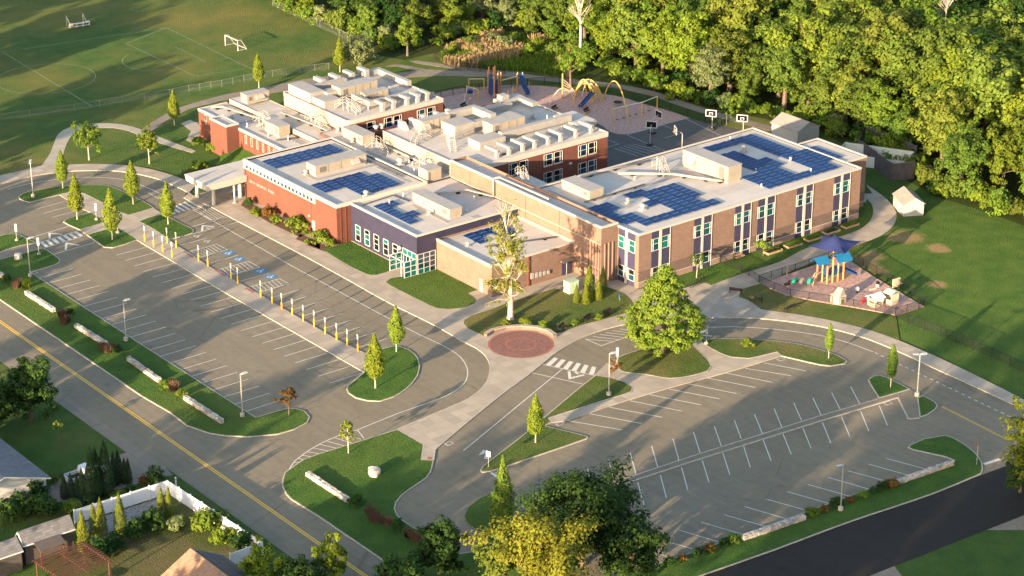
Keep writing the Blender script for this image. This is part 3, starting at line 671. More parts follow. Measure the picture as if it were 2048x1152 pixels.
# kerbs along the walks
kb = MB()
for s_ in (smooth([(-58.67,98.47,1),(-53.38,98.33),(-50.28,98.24),(-47.09,98.37),(-44.23,97.66),(-39.55,95.52),(-34.75,91.19),(-31.87,84.7),(-31.31,80.07),(-31.12,75.92),(-31.7,72.28),(-31.95,70.46),(-31.65,68.79),(-31.58,59.47,1),(-31.33,41.73),(-31.42,28.69,1),(-31.61,18.97),(-31.18,7.27),(-31.37,1.3),(-31.27,-2.13),(-31.85,-4.9),(-33.16,-7.54),(-34.9,-9.7),(-36.56,-11.41),(-38.43,-12.72),(-41.57,-14.15),(-45.12,-14.72),(-49.4,-15.22),(-54.52,-15.81,1)], closed=False),
           smooth([(-55.97,-25.69,1),(-54.11,-23.42,1),(-49.77,-21.36),(-43.35,-18.42),(-36.81,-15.56),(-31.26,-13.37),(-27.11,-11.53),(-23.3,-9.87),(-17.3,-8.24),(-12.12,-8.15),(-8.59,-8.93),(-4.25,-10.77),(-0.99,-12.88),(3.05,-15.61),(6.37,-18.57),(9.64,-22.94),(11.99,-27.49),(13.44,-32.83),(13.8,-39.03),(13.57,-45.67),(13.43,-54.57),(13.28,-60.32,1)], closed=False),
           [p[:2] for p in [(-48.11,61.26),(-48.15,51.1),(-48.29,37.17),(-48.19,23.41),(-47.98,1.2),(-47.11,-1.24)]]):
    kerb_line(kb, s_, 0.16, -0.03, 0.137)
o = kb.build('kerb', M['kerb']); o['kind'] = 'structure'
mb = MB(); kerb_line(mb, [(-75.35,13),(-75.35,110)], 0.14, -0.03, 0.139); kerb_line(mb, [(-75.35,-66),(-75.35,-29)], 0.14, -0.03, 0.139)
o = mb.build('kerb', M['kerb']); o['kind'] = 'structure'
# W6: walk along the angled stalls
slab('sidewalk', smooth([(-37.26,-25.41,1),(-28.97,-25.88),(-23.66,-26.08),(-22.44,-25.08),(-22.17,-22.92),(-24.01,-18.86,1),(-20.41,-17,1),(-19.44,-17.76),(-20.58,-20.45),(-18.82,-22.94),(-16.96,-26.12),(-14.1,-27.25),(-11.17,-27.53),(-9.76,-26.6),(-8.48,-24.3),(-7.27,-20.53),(-6.68,-18.74,1),(-5.29,-18.97,1),(-6.02,-21.82),(-6.18,-23.82),(-5.81,-26.2),(-4.24,-27.95),(0.2,-28.83,1),(-0.06,-29.99,1),(-9.64,-29.25),(-18.1,-28.2),(-28.76,-27.38),(-35.26,-27.44,1),(-37.69,-26.56,1)], step=2), M['concrete'], 0.122)
# red ramp pads
for q in ("366.8,505 371,504.7 388.5,516.3 384,517", "427.6,542 432.8,540.6 453.6,551.5 448.4,554", "489,577.6 494.4,576.7 511,585 504.8,587.6", "856,915 864,915.5 863.5,921 854,920.5"):
    pass
pads = ([(-45,53.76),(-44.71,53.61),(-44.87,50.76),(-45.26,50.76)], [(-45.2,44.55),(-44.75,44.55),(-44.64,41.77),(-45.2,41.59)], [(-45.22,35.9),(-44.82,35.8),(-44.69,33.72),(-45.31,33.59)], [(-55.97,-24.48),(-55.62,-24.84),(-56.08,-25.43),(-56.51,-25)])
for q in pads:
    mb = MB(); mb.sheet([p[:2] for p in q], 0.134); o = mb.build('ramp_pad', M['red_pad']); o['kind'] = 'structure'

# ---------------------------------------------------------------- painted markings (children of the surface they are painted on)
ZL = 0.026
def line_obj(name, a, b, w=0.11, mat=None, parent=lot, z=ZL):
    mb = MB(); ribbon(mb, [a[:2], b[:2]], w, z)
    return mb.build(name, mat or M['white_paint'], parent)
# west kerb row: 22 lines; the row across the aisle; and the row on the school side of the walk
for i in range(22):
    line_obj('stall_line', (-67.0, 58.34-2.74*i), (-61.4, 58.34-2.74*i))
for i in range(22):
    y = 59.1-2.757*i
    line_obj('stall_line', (-53.6, y), (-48.35, y))
for i in range(9):
    a = (-44.36,30.56); b = (-44.25,8.37)
    y = a[1]+(b[1]-a[1])*i/8
    line_obj('stall_line', (-44.2, y), (-39.1, y))
q = [(-54.03,84.31),(-48.41,84.62),(-53.95,81.88),(-49.21,82.09),(-53.79,79.43),(-48.28,79.62)]
for i in range(3): line_obj('stall_line', q[2*i], q[2*i+1])
# angled stalls of the east lot
A0 = [(-35.66,-27.24),(-32.15,-27.37),(-28.85,-27.5),(-25.43,-27.74),(-22.22,-27.9),(-19.03,-28.25),(-15.87,-28.66),(-12.64,-28.91),(-9.62,-29.22),(-6.55,-29.74),(-3.31,-30.03)]
A1 = [(-31.86,-33.62),(-28.65,-33.84),(-25.41,-34.06),(-22.14,-34.29),(-18.93,-34.44),(-15.79,-34.6),(-12.91,-34.8),(-9.64,-34.95),(-6.74,-35.24),(-3.3,-35.24),(-0.63,-35.41)]
for a, b in zip(A0, A1): line_obj('stall_line', a, b, 0.14)
U0 = [(-42.1,-38.99),(-38.57,-38.91),(-35.29,-39.23),(-31.86,-39.38),(-28.42,-39.57),(-25.1,-39.8),(-21.83,-40.15),(-18.59,-40.45),(-15.32,-40.76),(-12.15,-41.15),(-8.99,-41.58),(-5.89,-41.99),(-2.81,-42.41),(0.49,-42.69)]
U1 = [(-44.69,-42.79),(-41.93,-43.93),(-38.52,-44.05),(-35.15,-44.27),(-31.77,-44.43),(-28.32,-44.54),(-24.94,-44.81),(-21.59,-44.94),(-18.38,-45.41),(-15.27,-45.82),(-12.06,-46.23),(-8.83,-46.51),(-5.69,-46.89),(-2.45,-47.25)]
for a, b in zip(U0, U1): line_obj('stall_line', a, b, 0.12)
D0 = [(-39.67,-45.71),(-36.23,-45.98),(-32.83,-46.1),(-29.48,-46.22),(-26.02,-46.22),(-22.69,-46.5),(-19.56,-46.79),(-16.39,-47.15),(-13.24,-47.55),(-10.1,-47.95),(-6.97,-48.3),(-3.82,-48.68),(-0.74,-49.05)]
D1 = [(-43.02,-50.74),(-39.62,-50.93),(-36.21,-50.99),(-32.84,-51.14),(-29.48,-51.28),(-26.14,-51.41),(-22.86,-51.7),(-19.64,-51.97),(-16.5,-52.33),(-13.52,-52.84),(-10.28,-53.02),(-7.23,-53.41),(-4.14,-53.74)]
for a, b in zip(D0, D1): line_obj('stall_line', a, b, 0.12)
E0 = [(-11.15,-60.03),(-13.95,-59.8),(-17.25,-59.53),(-20.44,-59.24),(-23.69,-59.01),(-27.02,-58.8),(-30.37,-58.59),(-33.69,-58.4),(-37.05,-58.35),(-40.42,-58.04),(-43.78,-57.82),(-47.16,-57.75),(-50.33,-58.31),(-54.4,-59.6),(-57.31,-59.49)]
E1 = [(-9.2,-65.43),(-12.18,-65.15),(-15.4,-64.77),(-18.69,-64.65),(-21.92,-64.23),(-25.18,-64.07),(-28.44,-63.88),(-31.86,-63.79),(-35.13,-63.54),(-38.53,-63.38),(-41.96,-63.05),(-45.38,-62.61),(-48.72,-62.39),(-52.04,-62.62),(-54.84,-62.72)]
for a, b in zip(E0, E1): line_obj('stall_line', a, b, 0.12)
# accessible bays: hatched aisles, blue squares with the wheelchair figure
def px280(l): return [(280+a/5.76, 430+b/5.76) for a, b in l]
def hatch(name, poly, n, parent=lot, w=0.11):
    """outlined box filled with slanted stripes; poly = four corners, stripes run between the two long sides"""
    mb = MB(); ribbon(mb, poly, w, ZL, closed=True)
    a, b, c, d = poly
    for i in range(1, n):
        t = i/n; t2 = max(0.0, (i-0.55)/n)
        p = (a[0]+(b[0]-a[0])*t, a[1]+(b[1]-a[1])*t); q_ = (d[0]+(c[0]-d[0])*t2, d[1]+(c[1]-d[1])*t2)
        ribbon(mb, [q_, p], w*0.9, ZL+0.003)
    return mb.build(name, M['white_paint'], parent)
for q in ([(-44.49,53.46),(-39.24,53.6),(-39.14,50.6),(-43.96,50.38)], [(-44.46,44.54),(-39.11,44.55),(-39.02,41.52),(-44.54,41.69)], [(-44.56,36),(-39.09,35.91),(-39.08,33.45),(-44.62,33.38)]):
    hatch('hatched_aisle', [p[:2] for p in q], 8)
for q in ([(-44.12,56.55),(-39.13,56.61)], [(-44.06,47.56),(-39.06,47.62)], [(-44.27,38.71),(-39.07,38.67)]):
    line_obj('stall_line', q[0], q[1])
def wheelchair(c, blue):
    # symbol lies with its head towards +X, about 1.1 m across
    par = lot
    if blue:
        mb = MB(); mb.sheet([(c[0]-0.78,c[1]-0.74),(c[0]+0.78,c[1]-0.74),(c[0]+0.78,c[1]+0.74),(c[0]-0.78,c[1]+0.74)], ZL+0.001)
        par = mb.build('blue_square', M['blue_paint'], lot)
    mb = MB(); Z = ZL+0.006
    n = 14
    arc = [(c[0]-0.22+0.33*math.cos(R(40+280*k/n)), c[1]+0.05+0.36*math.sin(R(40+280*k/n))) for k in range(n+1)]
    ribbon(mb, arc, 0.13, Z)
    mb.sheet([(c[0]+0.50+0.13*math.cos(R(45*k)), c[1]+0.1+0.13*math.sin(R(45*k))) for k in range(8)], Z)
    ribbon(mb, [(c[0]+0.36,c[1]+0.08),(c[0]-0.02,c[1]+0.04),(c[0]-0.04,c[1]-0.36),(c[0]-0.42,c[1]-0.50)], 0.14, Z+0.002)
    ribbon(mb, [(c[0]+0.2,c[1]+0.06),(c[0]+0.2,c[1]-0.24)], 0.10, Z+0.004)
    l = lot.location
    mb.build('wheelchair_symbol', M['white_paint'], par if par is lot else par, world=False)
for q, bl in (((-39.79,58.25),0),((-39.68,55.43),0),((-39.69,49.27),1),((-39.73,46.18),1),((-39.68,40.21),1),((-39.7,37.39),1)):
    wheelchair(q, bl)
# lane lines
def lane(pts, w=0.13, mat=None, name='lane_line', parent=lot):
    mb = MB(); ribbon(mb, smooth(pts, closed=False), w, ZL); return mb.build(name, mat or M['white_paint'], parent)
lane([(-53.5,95.29),(-50.87,95.61),(-48.27,95.36),(-44.62,94.48),(-41.75,93.26),(-39.88,91.92),(-37.9,89.93),(-36.08,87.07),(-35.42,83.93),(-35.04,80.33),(-34.89,77.79,1)])
lane([(-34.45,66.46,1),(-34.93,39.53),(-34.92,31.56),(-34.86,13.97),(-34.73,6.99),(-34.34,1.39),(-34.66,-2.69),(-35.97,-6.01),(-37.57,-8.31),(-39.47,-10.04),(-41.9,-11.17),(-45.78,-11.81),(-51.2,-11.93),(-58.55,-12.65,1)])
lane([(-2.84,-15.44),(0.5,-17.63),(1.91,-18.64),(6,-23.16),(9.54,-28.9),(10.57,-32.73),(11.04,-36.63,1)], 0.14)
lane([(-26.14,-14.55,1),(-51.42,-25.77,1)], 0.14)
lane([(-30.2,-12.95,1),(-27.06,-19.97,1)], 0.14)
lane([(-38.96,62.26,1),(-31.47,62.43,1)], 0.13); lane([(-39.97,59.49,1),(-31.59,59.51,1)], 0.13)
lane([(-61.1,73.56,1),(-53.6,74.32,1)], 0.13); lane([(-61.04,65.27,1),(-53.7,65.71,1)], 0.13); lane([(-36.18,79.9,1),(-36.28,76.18,1)], 0.12)
dashes = [(11.05,-36.93),(10.17,-63.51)]
for i in range(23):
    t = (i+0.1)/23.0; t2 = t+0.5/23.0; bow = lambda s: -0.9*math.sin(math.pi*s)*0.4
    a, b = dashes
    f = lambda s: (a[0]+(b[0]-a[0])*s, a[1]+(b[1]-a[1])*s)
    line_obj('lane_dash', f(t), f(t2), 0.15)
for d in (-0.12, 0.12):
    q = [(5.56,-54.25),(4.81,-66.04)]
    n_ = offset([q[0][:2], q[1][:2]], d, closed=False)
    line_obj('yellow_line', n_[0], n_[1], 0.10, M['yellow_paint'])
line_obj('stop_bar', (-2.67,-68.7), (-0.06,-69), 0.5)
line_obj('stop_bar', (-52.28,-32.61), (-52.4,-34.79), 0.42)
for dx in (-0.16, 0.16):
    mb = MB(); mb.sheet([(-78.9+dx-0.09,-160),(-78.9+dx+0.09,-160),(-78.9+dx+0.09,300),(-78.9+dx-0.09,300)], 0.020)
    mb.build('yellow_line', M['yellow_paint'], main_road)
# zebra crossings: every bar on its own
def zebra(p0, p1, p2, p3, n, parent=lot, duty=0.55):
    for i in range(n):
        t = (i+0.5-duty/2)/n; t2 = (i+0.5+duty/2)/n
        L = lambda a, b, s: (a[0]+(b[0]-a[0])*s, a[1]+(b[1]-a[1])*s)
        mb = MB(); mb.sheet([L(p0,p1,t), L(p0,p1,t2), L(p3,p2,t2), L(p3,p2,t)], ZL)
        mb.build('zebra_bar', M['white_paint'], parent)
zebra((-38.25,71.99), (-31.4,72.63), (-31.72,68.99), (-38.11,68.78), 7)
zebra((-27.23,-11.85), (-23.96,-18.91), (-22.1,-17.22), (-24.81,-10.74), 6)
lane([(-27.34,-11.82,1),(-24.07,-18.94,1)], 0.14)
zebra((-60.55,70.94), (-53.39,71.44), (-53.45,69.07), (-60.85,68.55), 7)
lane([(-60.78,70.99,1),(-53.43,71.69,1)], 0.16); lane([(-60.79,68.51,1),(-53.51,69.11,1)], 0.16)
# triangular yield marks
def chevron(pts, w=0.34, name='yield_mark'):
    mb = MB(); ribbon(mb, [p[:2] for p in pts], w, ZL); return mb.build(name, M['white_paint'], lot)
chevron([(-38.19,59.62),(-36.82,61.67),(-35.82,59.93)]); chevron([(-37.03,60.34),(-36.64,59.78)], 0.25)
chevron([(-58.35,71.46),(-57.29,73.57),(-56.01,71.89)])
chevron([(-58.57,65.85),(-57.21,68.18),(-56.14,66.16)])
chevron([(-25.96,-15.71),(-27.26,-17.52),(-25.07,-17.83)], 0.4); chevron([(-25.47,-16.4),(-25.51,-17.18)], 0.35)
chevron([(-1.87,-17.09),(-4.3,-17.26),(-2.83,-19.07)], 0.35)
# hatched corner fields
mb = MB(); hp = [p[:2] for p in [(-17.41,-8.91),(-17.11,-11.98),(-12.74,-11.93),(-10.07,-11.52)]]
ribbon(mb, hp, 0.13, ZL)
for a, b in zip([(-17.41,-8.91),(-16.03,-8.91),(-14.82,-8.88),(-13.68,-8.94),(-12.55,-9.02),(-11.33,-9.21)], [(-14.88,-11.87),(-13.84,-11.93),(-12.74,-11.93),(-11.63,-11.93),(-10.85,-11.67),(-10.07,-11.52)]):
    ribbon(mb, [a[:2], b[:2]], 0.12, ZL+0.003)
mb.build('hatched_corner', M['white_paint'], lot)
mb = MB(); ribbon(mb, smooth([(-59.26,-15.17,1),(-58.55,-12.65,1),(-61.4,-12.55),(-64.35,-12.96),(-67.67,-14.06),(-69.59,-14.99),(-71.47,-16.52,1)], closed=False), 0.13, ZL)
for a, b in zip([(-69.91,-15.26),(-68.92,-14.65),(-68.07,-14.27),(-67.05,-13.85),(-65.83,-13.49),(-64.6,-13.12),(-63.4,-12.91),(-62.08,-12.77),(-60.52,-12.74)], [(-69.4,-15.83),(-68.4,-15.67),(-67.16,-15.6),(-65.86,-15.57),(-64.65,-15.56),(-63.48,-15.51),(-62.33,-15.62),(-61.2,-15.53),(-59.72,-15.17)]):
    ribbon(mb, [a[:2], b[:2]], 0.12, ZL+0.003)
mb.build('hatched_corner', M['white_paint'], lot)
hatch('hatched_aisle', [p[:2] for p in [(-34.52,68.49),(-31.52,68.55),(-31.59,62.81),(-34.67,62.73)]], 6)
# playing-field lines
fl = MB()
for q in ([(-19.49,165.19),(-21.91,124.78)], [(2.11,155.35),(1.88,128.99)], [(13.83,160.07),(12.42,120.69)], [(8.46,147.38),(8.21,135.16)], [(2.11,155.35),(13.66,159.76)], [(1.88,128.99),(11.64,126.83)], [(-19.49,165.19),(13.5,159.89)], [(-38.22,128.72),(-21.91,124.78)], [(-21.91,124.78),(12.42,120.69)]):
    ribbon(fl, [p[:2] for p in q], 0.10, 0.012)
def circ(c, r_, a0, a1, n=24):
    ribbon(fl, [(c[0]+r_*math.cos(R(a0+(a1-a0)*k/n)), c[1]+r_*math.sin(R(a0+(a1-a0)*k/n))) for k in range(n+1)], 0.10, 0.012)
cc = (-20.75,144.85); circ(cc, 9.15, 0, 360, 40)
cc = (1.88,142.17); circ(cc, 7.0, 115, 245)
o = fl.build('field_lines', M['faded_paint']); o['kind'] = 'structure'
# court lines
cl = MB()
for q in ([(43.69,53.27),(57.58,53.51)], [(57.58,53.51),(55.77,38.77)], [(43.69,53.27),(43.37,42.96)], [(44.42,53.72),(53.87,53.47)], [(37.49,49.21),(37.99,43.65)], [(38.53,49.37),(39.19,43.35)], [(39.47,49.29),(40.42,43.34)], [(40.41,49.2),(41.66,43.33)], [(41.36,49.11),(42.83,43.38)], [(39.32,54.03),(39.53,50.55),(36.31,50.46)], [(52.12,54.15),(51.93,48.14),(47.84,48)]):
    ribbon(cl, [p[:2] for p in q], 0.12, 0.020)
cl.build('court_lines', M['court_paint'], court)
for q in ((0.16,-15.92), (-63.47,72.19),):
    pass
# storm drains
for q in ((-66.74,60.49), (-66.81,38.74), (-51.59,-22.99), (1.08,-14.92), (0.68,-49.27), (-0.69,-30.64), (-37.01,-27.36)):
    mb = MB(); mb.box(q[0]-0.55,q[0]+0.55,q[1]-0.4,q[1]+0.4,0.0,0.028)
    d = mb.build('storm_drain', M['kerb'], lot)
    mb = MB(); mb.box(q[0]-0.38,q[0]+0.38,q[1]-0.25,q[1]+0.25,0.0,0.034); mb.build('grate', M['grille'], d)

# ---------------------------------------------------------------- the school
school = thing('school_building', 'sprawling flat-roofed school of red brick, tan block and navy cladding', 'school', (0,0,0))
def shell(x0, x1, y0, y1, z, mat, label=None, par=0.45, faces='NSEW', capw=0.32, deck=None, fascia=0.0):
    """walls of one block, its roof deck and its coping"""
    mb = MB(); t = 0.3
    mb.box(x0,x1,y0,y1,-0.05,z-0.002)
    w = MB()
    # four separate wall leaves up to the coping
    w.add([(x0,y0,-0.05),(x1,y0,-0.05),(x1,y1,-0.05),(x0,y1,-0.05),(x0,y0,z),(x1,y0,z),(x1,y1,z),(x0,y1,z)],
          [(0,1,5,4),(1,2,6,5),(2,3,7,6),(3,0,4,7)])
    wo = w.build('wall', mat, school)
    if label: wo['label'] = label
    d = MB(); dz = z-par if deck is None else deck
    d.add([(x0+0.02,y0+0.02,dz),(x1-0.02,y0+0.02,dz),(x1-0.02,y1-0.02,dz),(x0+0.02,y1-0.02,dz)], [(0,1,2,3)])
    ro = d.build('roof', M['roof'], school)
    c = MB()
    e = 0.06; f = fascia or 0.22
    segs = []
    if 'S' in faces: segs.append((x0-e,x1+e,y0-e,y0-e+capw))
    if 'N' in faces: segs.append((x0-e,x1+e,y1+e-capw,y1+e))
    yy0 = y0-e+capw+0.003 if 'S' in faces else y0
    yy1 = y1+e-capw-0.003 if 'N' in faces else y1
    if 'W' in faces: segs.append((x0-e,x0-e+capw,yy0,yy1))
    if 'E' in faces: segs.append((x1+e-capw,x1+e,yy0,yy1))
    for a, b, cc, dd in segs: c.box(a,b,cc,dd,z-f,z+0.06)
    if segs: c.build('coping', M['trim'], ro)
    # inner faces of the parapet
    p = MB()
    if 'S' in faces: p.box(x0+0.05,x1-0.05,y0+0.05,y0+0.26,dz-0.02,z-0.1)
    if 'N' in faces: p.box(x0+0.05,x1-0.05,y1-0.26,y1-0.05,dz-0.02,z-0.1)
    if 'W' in faces: p.box(x0+0.05,x0+0.26,y0+0.27,y1-0.27,dz-0.02,z-0.1)
    if 'E' in faces: p.box(x1-0.26,x1-0.05,y0+0.27,y1-0.27,dz-0.02,z-0.1)
    if segs: p.build('parapet', M['roof'], ro)
    return wo, ro
shell(0,46,0,24.5,8.65,M['block'],'tan block wall of the two storey wing', 0.22)
shell(46.003,50.6,3.3,14.2,8.65,M['block'],None,0.22,faces='SEN')
shell(-3.2,-0.06,4.7,41.6,9.1,M['block'],'tall tan block corridor wall',0.5,faces='WS')
shell(-18.7,-3.203,10.8,24.28,5.0,M['block'],'low tan block utility wing',0.3,faces='WSE')
shell(-22.3,-3.205,24.3,41.58,6.35,M['navy'],'navy clad wing',0.25,faces='WS')
shell(-24.9,-7.8,41.6,68.2,6.57,M['brick'],'red brick gymnasium wall',0.3,faces='NWSE',fascia=0.50)
shell(-7.797,-2.5,41.62,72.0,6.3,M['brick'],None,0.1,faces='')
shell(-15.2,-9.5,68.22,98.6,5.1,M['brick'],'single storey red brick wing',0.15,faces='WNS',fascia=0.38)
shell(-9.497,-4.3,68.24,97.6,6.0,M['roof_side'],None,0.1,faces='')
shell(-4.297,15.0,68.2,88.0,8.65,M['brick'],'two storey red brick classroom wing beside the play area',0.15,faces='SEN',fascia=0.65)
shell(-17.6,-15.21,85.4,90.7,6.0,M['brick'],'brick stair block',0.2,faces='NSEW',fascia=0.25)
shell(-2.497,25.8,37.5,61.0,8.65,M['brick'],'two storey red brick wing facing the court',0.15,faces='SE',fascia=0.75)
# roof membrane on the step faces, its colour darkened against the low sun
for a in ((-4.36,-4.30,68.3,88.0,6.25,8.6),(-2.56,-2.50,42.0,61.0,6.18,8.6)):
    mb = MB(); mb.box(*a); mb.build('roof_step', M['roof_side'], school)
# east roof bay that projects over the play yard
mb = MB(); mb.box(23.9,28.2,43.2,49.3,7.9,8.72); mb.build('roof_bay', M['trim'], school)
mb = MB(); mb.box(25.82,28.0,43.4,49.1,-0.05,7.89); mb.build('wall', M['brick'], school)
mb = MB(); mb.box(24.2,27.9,43.5,49.0,8.60,8.735); mb.build('roof', M['roof'], school)
# white cornice box of the gymnasium and its letters
mb = MB(); mb.box(-25.04,-24.86,47.35,68.1,5.10,6.06); mb.build('clerestory_band', M['trim'], school)

# --- windows
def pane_box(par, axis, plane, a0, a1, z0, z1, mat, depth=0.02):
    mb = MB()
    if axis == 'y': mb.box(a0,a1,plane-depth,plane+0.02,z0,z1)
    else: mb.box(plane-depth,plane+0.02,a0,a1,z0,z1)
    return mb.build('pane', mat, par)
def frame(axis, plane, a0, a1, z0, z1, vs_, hs, w=0.065, proud=0.07, mat=None, name='window'):
    """frame bars; vs_/hs = positions of inner bars"""
    mb = MB()
    def bar(b0, b1, c0, c1, k=0.0):
        if axis == 'y': mb.box(b0,b1,plane-proud+k,plane+0.01,c0,c1)
        else: mb.box(plane-proud+k,plane+0.01,b0,b1,c0,c1)
    bar(a0-w/2,a0+w/2,z0,z1); bar(a1-w/2,a1+w/2,z0,z1)
    bar(a0+w/2,a1-w/2,z0-w/2,z0+w/2); bar(a0+w/2,a1-w/2,z1-w/2,z1+w/2)
    for v in vs_: bar(v-w*0.4,v+w*0.4,z0+w/2,z1-w/2,0.008)
    for h in hs: bar(a0+w/2,a1-w/2,h-w*0.4,h+w*0.4,0.004)
    return mb.build(name, mat or M['white'], school)
def window(axis, plane, a0, a1, z0, z1, vs_=(), hs=(), glass=None, gl2=None, w=0.065, sill=False):
    fr = frame(axis, plane, a0, a1, z0, z1, vs_, hs, w)
    xs = [a0]+sorted(vs_)+[a1]; zs = [z0]+sorted(hs)+[z1]
    for i in range(len(xs)-1):
        for j in range(len(zs)-1):
            g_ = glass or M['glass']
            if gl2 and rnd.random() < 0.45: g_ = gl2
            pane_box(fr, axis, plane, xs[i]+0.03, xs[i+1]-0.03, zs[j]+0.03, zs[j+1]-0.03, g_)
    if sill:
        mb = MB()
        if axis == 'y': mb.box(a0-0.08,a1+0.08,plane-0.14,plane+0.01,z0-0.17,z0-0.06)
        else: mb.box(plane-0.14,plane+0.01,a0-0.08,a1+0.08,z0-0.17,z0-0.06)
        mb.build('sill', M['trim'], fr)
    return fr
def strip_bay(axis, plane, s, flip):
    """a bay of two full-height strips: navy panels with a window at each storey, white mullion between"""
    (a0,a1),(b0,b1) = s
    for (c0,c1), outer in (((a0,a1),'lo'),((b0,b1),'hi')):
        for z0, z1 in ((7.30,8.40),(2.75,5.38),(0.06,0.92)):
            mb = MB()
            if axis == 'y': mb.box(c0,c1,plane-0.05,plane+0.02,z0,z1)
            else: mb.box(plane-0.05,plane+0.02,c0,c1,z0,z1)
            mb.build('spandrel_panel', M['navy_panel'], school)
        nar = c0+0.32 if outer == 'lo' else c1-0.32
        if flip: nar = c1-0.32 if outer == 'lo' else c0+0.32
        window(axis, plane, c0+0.03, c1-0.03, 5.42, 7.26, (nar,), (6.45,), M['glass_teal'] if flip else M['glass'], None if flip else M['glass_teal'])
        window(axis, plane, c0+0.03, c1-0.03, 0.96, 2.71, (nar,), (1.88,), M['glass_dark'], M['glass'])
    mb = MB()
    if axis == 'y':
        mb.box(a1+0.02,b0-0.02,plane-0.12,plane+0.02,0.0,8.40)
        mb.box(b1+0.01,b1+0.10,plane-0.10,plane+0.02,0.0,8.40)
    else:
        mb.box(plane-0.12,plane+0.02,min(a1,b1)+0.02 if a1 < b0 else b1+0.02, b0-0.02 if a1 < b0 else a0-0.02, 0.0, 8.40)
    mb.build('mullion', M['trim'], school)
for s in (((2.45,3.9),(4.4,6.0)),((10.8,12.25),(12.7,14.3)),((19.05,20.4),(20.85,22.3)),((23.8,25.3),(25.75,27.3)),((31.95,33.4),(33.95,35.4)),((40.1,41.5),(42.0,43.55))):
    strip_bay('y', 0.0, s, False)
strip_bay('x', 0.0, ((0.82,2.40),(2.92,4.50)), True)
# pink base course and cast stone line of the tan wings, broken at the bays
segs = [(0.02,2.40),(6.12,10.75),(14.42,19.0),(22.42,23.75),(27.42,31.9),(35.52,40.05),(43.68,46.0)]
for a, b in segs:
    mb = MB(); mb.box(a,b,-0.055,0.01,-0.05,1.02); mb.build('base_course', M['block_pink'], school)
    mb = MB(); mb.box(a,b,-0.09,0.01,1.02,1.14); mb.build('stone_band', M['tan_line'], school)
    mb = MB(); mb.box(a,b,-0.04,0.01,1.142,2.72); mb.build('brown_course', M['block_brown'], school)
for a in ((46.06,46.12,3.3,14.2),):
    pass
mb = MB(); mb.box(46.05,50.65,3.22,3.31,1.02,1.14); mb.build('stone_band', M['tan_line'], school)
mb = MB(); mb.box(46.05,50.65,3.26,3.31,1.142,2.72); mb.build('brown_course', M['block_brown'], school)
mb = MB(); mb.box(-3.27,-3.19,4.75,41.5,6.28,6.42); mb.build('stone_band', M['tan_line'], school)
mb = MB(); mb.box(-3.27,-3.19,4.75,10.75,2.30,2.42); mb.build('stone_band', M['tan_line'], school)
mb = MB(); mb.box(-3.26,-3.19,4.75,10.75,0.9,1.02); mb.build('stone_band', M['tan_line'], school)
for y in (7.47,6.83,6.18,5.52,4.92):
    mb = MB(); mb.box(-3.34,-3.19,y-0.07,y+0.07,0.0,6.20); mb.build('wall_fin', M['block_brown'], school)  # fins painted in a shadow-like brown
for x in (-2.5,-1.75,-1.0):
    mb = MB(); mb.box(x-0.07,x+0.07,4.56,4.71,0.4,6.4); mb.build('wall_fin', M['block_pink'], school)
for y in (14.4,22.5,30.0,36.5):
    mb = MB(); mb.box(-3.23,-3.19,y-0.03,y+0.03,5.1,8.7); mb.build('control_joint', M['brick_pilaster'], school)
# low wing: corner downpipe, door, meters
mb = MB(); mb.box(-12.05,-11.80,10.66,10.81,0.0,4.75); mb.build('downpipe', M['brick_pilaster'], school)
mb = MB(); mb.box(-5.66,-3.9,10.70,10.81,0.0,2.3); dr = mb.build('double_door', M['navy_panel'], school)
mb = MB(); mb.box(-4.80,-4.74,10.66,10.71,0.0,2.28); mb.build('door_frame', M['white'], dr)
mb = MB(); mb.box(-5.95,-3.7,9.95,10.80,2.42,2.5); mb.build('door_hood', M['tan_line'], dr)
for i in range(5):
    x = -11.6+i*0.75
    mb = MB(); mb.box(x,x+0.5,10.55,10.80,1.15,2.05-0.08*i); mb.build('electric_meter', M['steel'], school)
mb = MB(); mb.box(-18.76,-18.69,12.9,13.7,0.0,2.15); mb.build('door', M['screen'], school)
mb = MB(); mb.box(-18.78,-18.69,10.84,24.2,4.62,4.70); mb.build('reveal', M['tan_line'], school)
# navy wing: five tall windows, glazed corner entrance with canopy frames
for y in (39.7,37.25,34.8,32.3,29.85):
    window('x', -22.3, y-0.62, y+0.62, 0.75, 3.25, (), (1.75,2.55), M['glass_dark'], M['glass_teal'], 0.075)
window('y', 24.3, -22.2, -18.95, 0.12, 3.30, (-21.1,-20.0), (0.95,1.8,2.55), M['glass_teal'], M['glass'], 0.07)
window('x', -22.3, 24.45, 27.9, 2.45, 3.35, (25.6,26.75), (), M['glass_teal'], None, 0.07)
for y0 in (24.55,26.2):
    fr = window('x', -22.3, y0, y0+1.55, 0.05, 2.38, (y0+0.78,), (0.9,), M['glass_dark'], M['glass'], 0.10)
    fr['label'] = 'white framed glass entrance door'
mb = MB(); mb.box(-22.42,-22.28,24.35,41.5,-0.02,0.22); mb.build('plinth', M['tan_line'], school)
for y in (24.35,28.1):     # glass wing walls either side of the entrance door
    mb = MB()
    for z in (0.1,0.95,1.75,2.6): mb.box(-24.6,-22.4,y-0.05,y+0.05,z,z+0.1)
    for x in (-24.65,-23.5,-22.5): mb.box(x,x+0.1,y-0.045,y+0.045,0.0,2.69)
    w_ = mb.build('entrance_screen', M['white'], school)
    mb = MB(); mb.box(-24.5,-22.5,y-0.015,y+0.015,0.2,2.6); mb.build('pane', M['glass_teal'], w_)
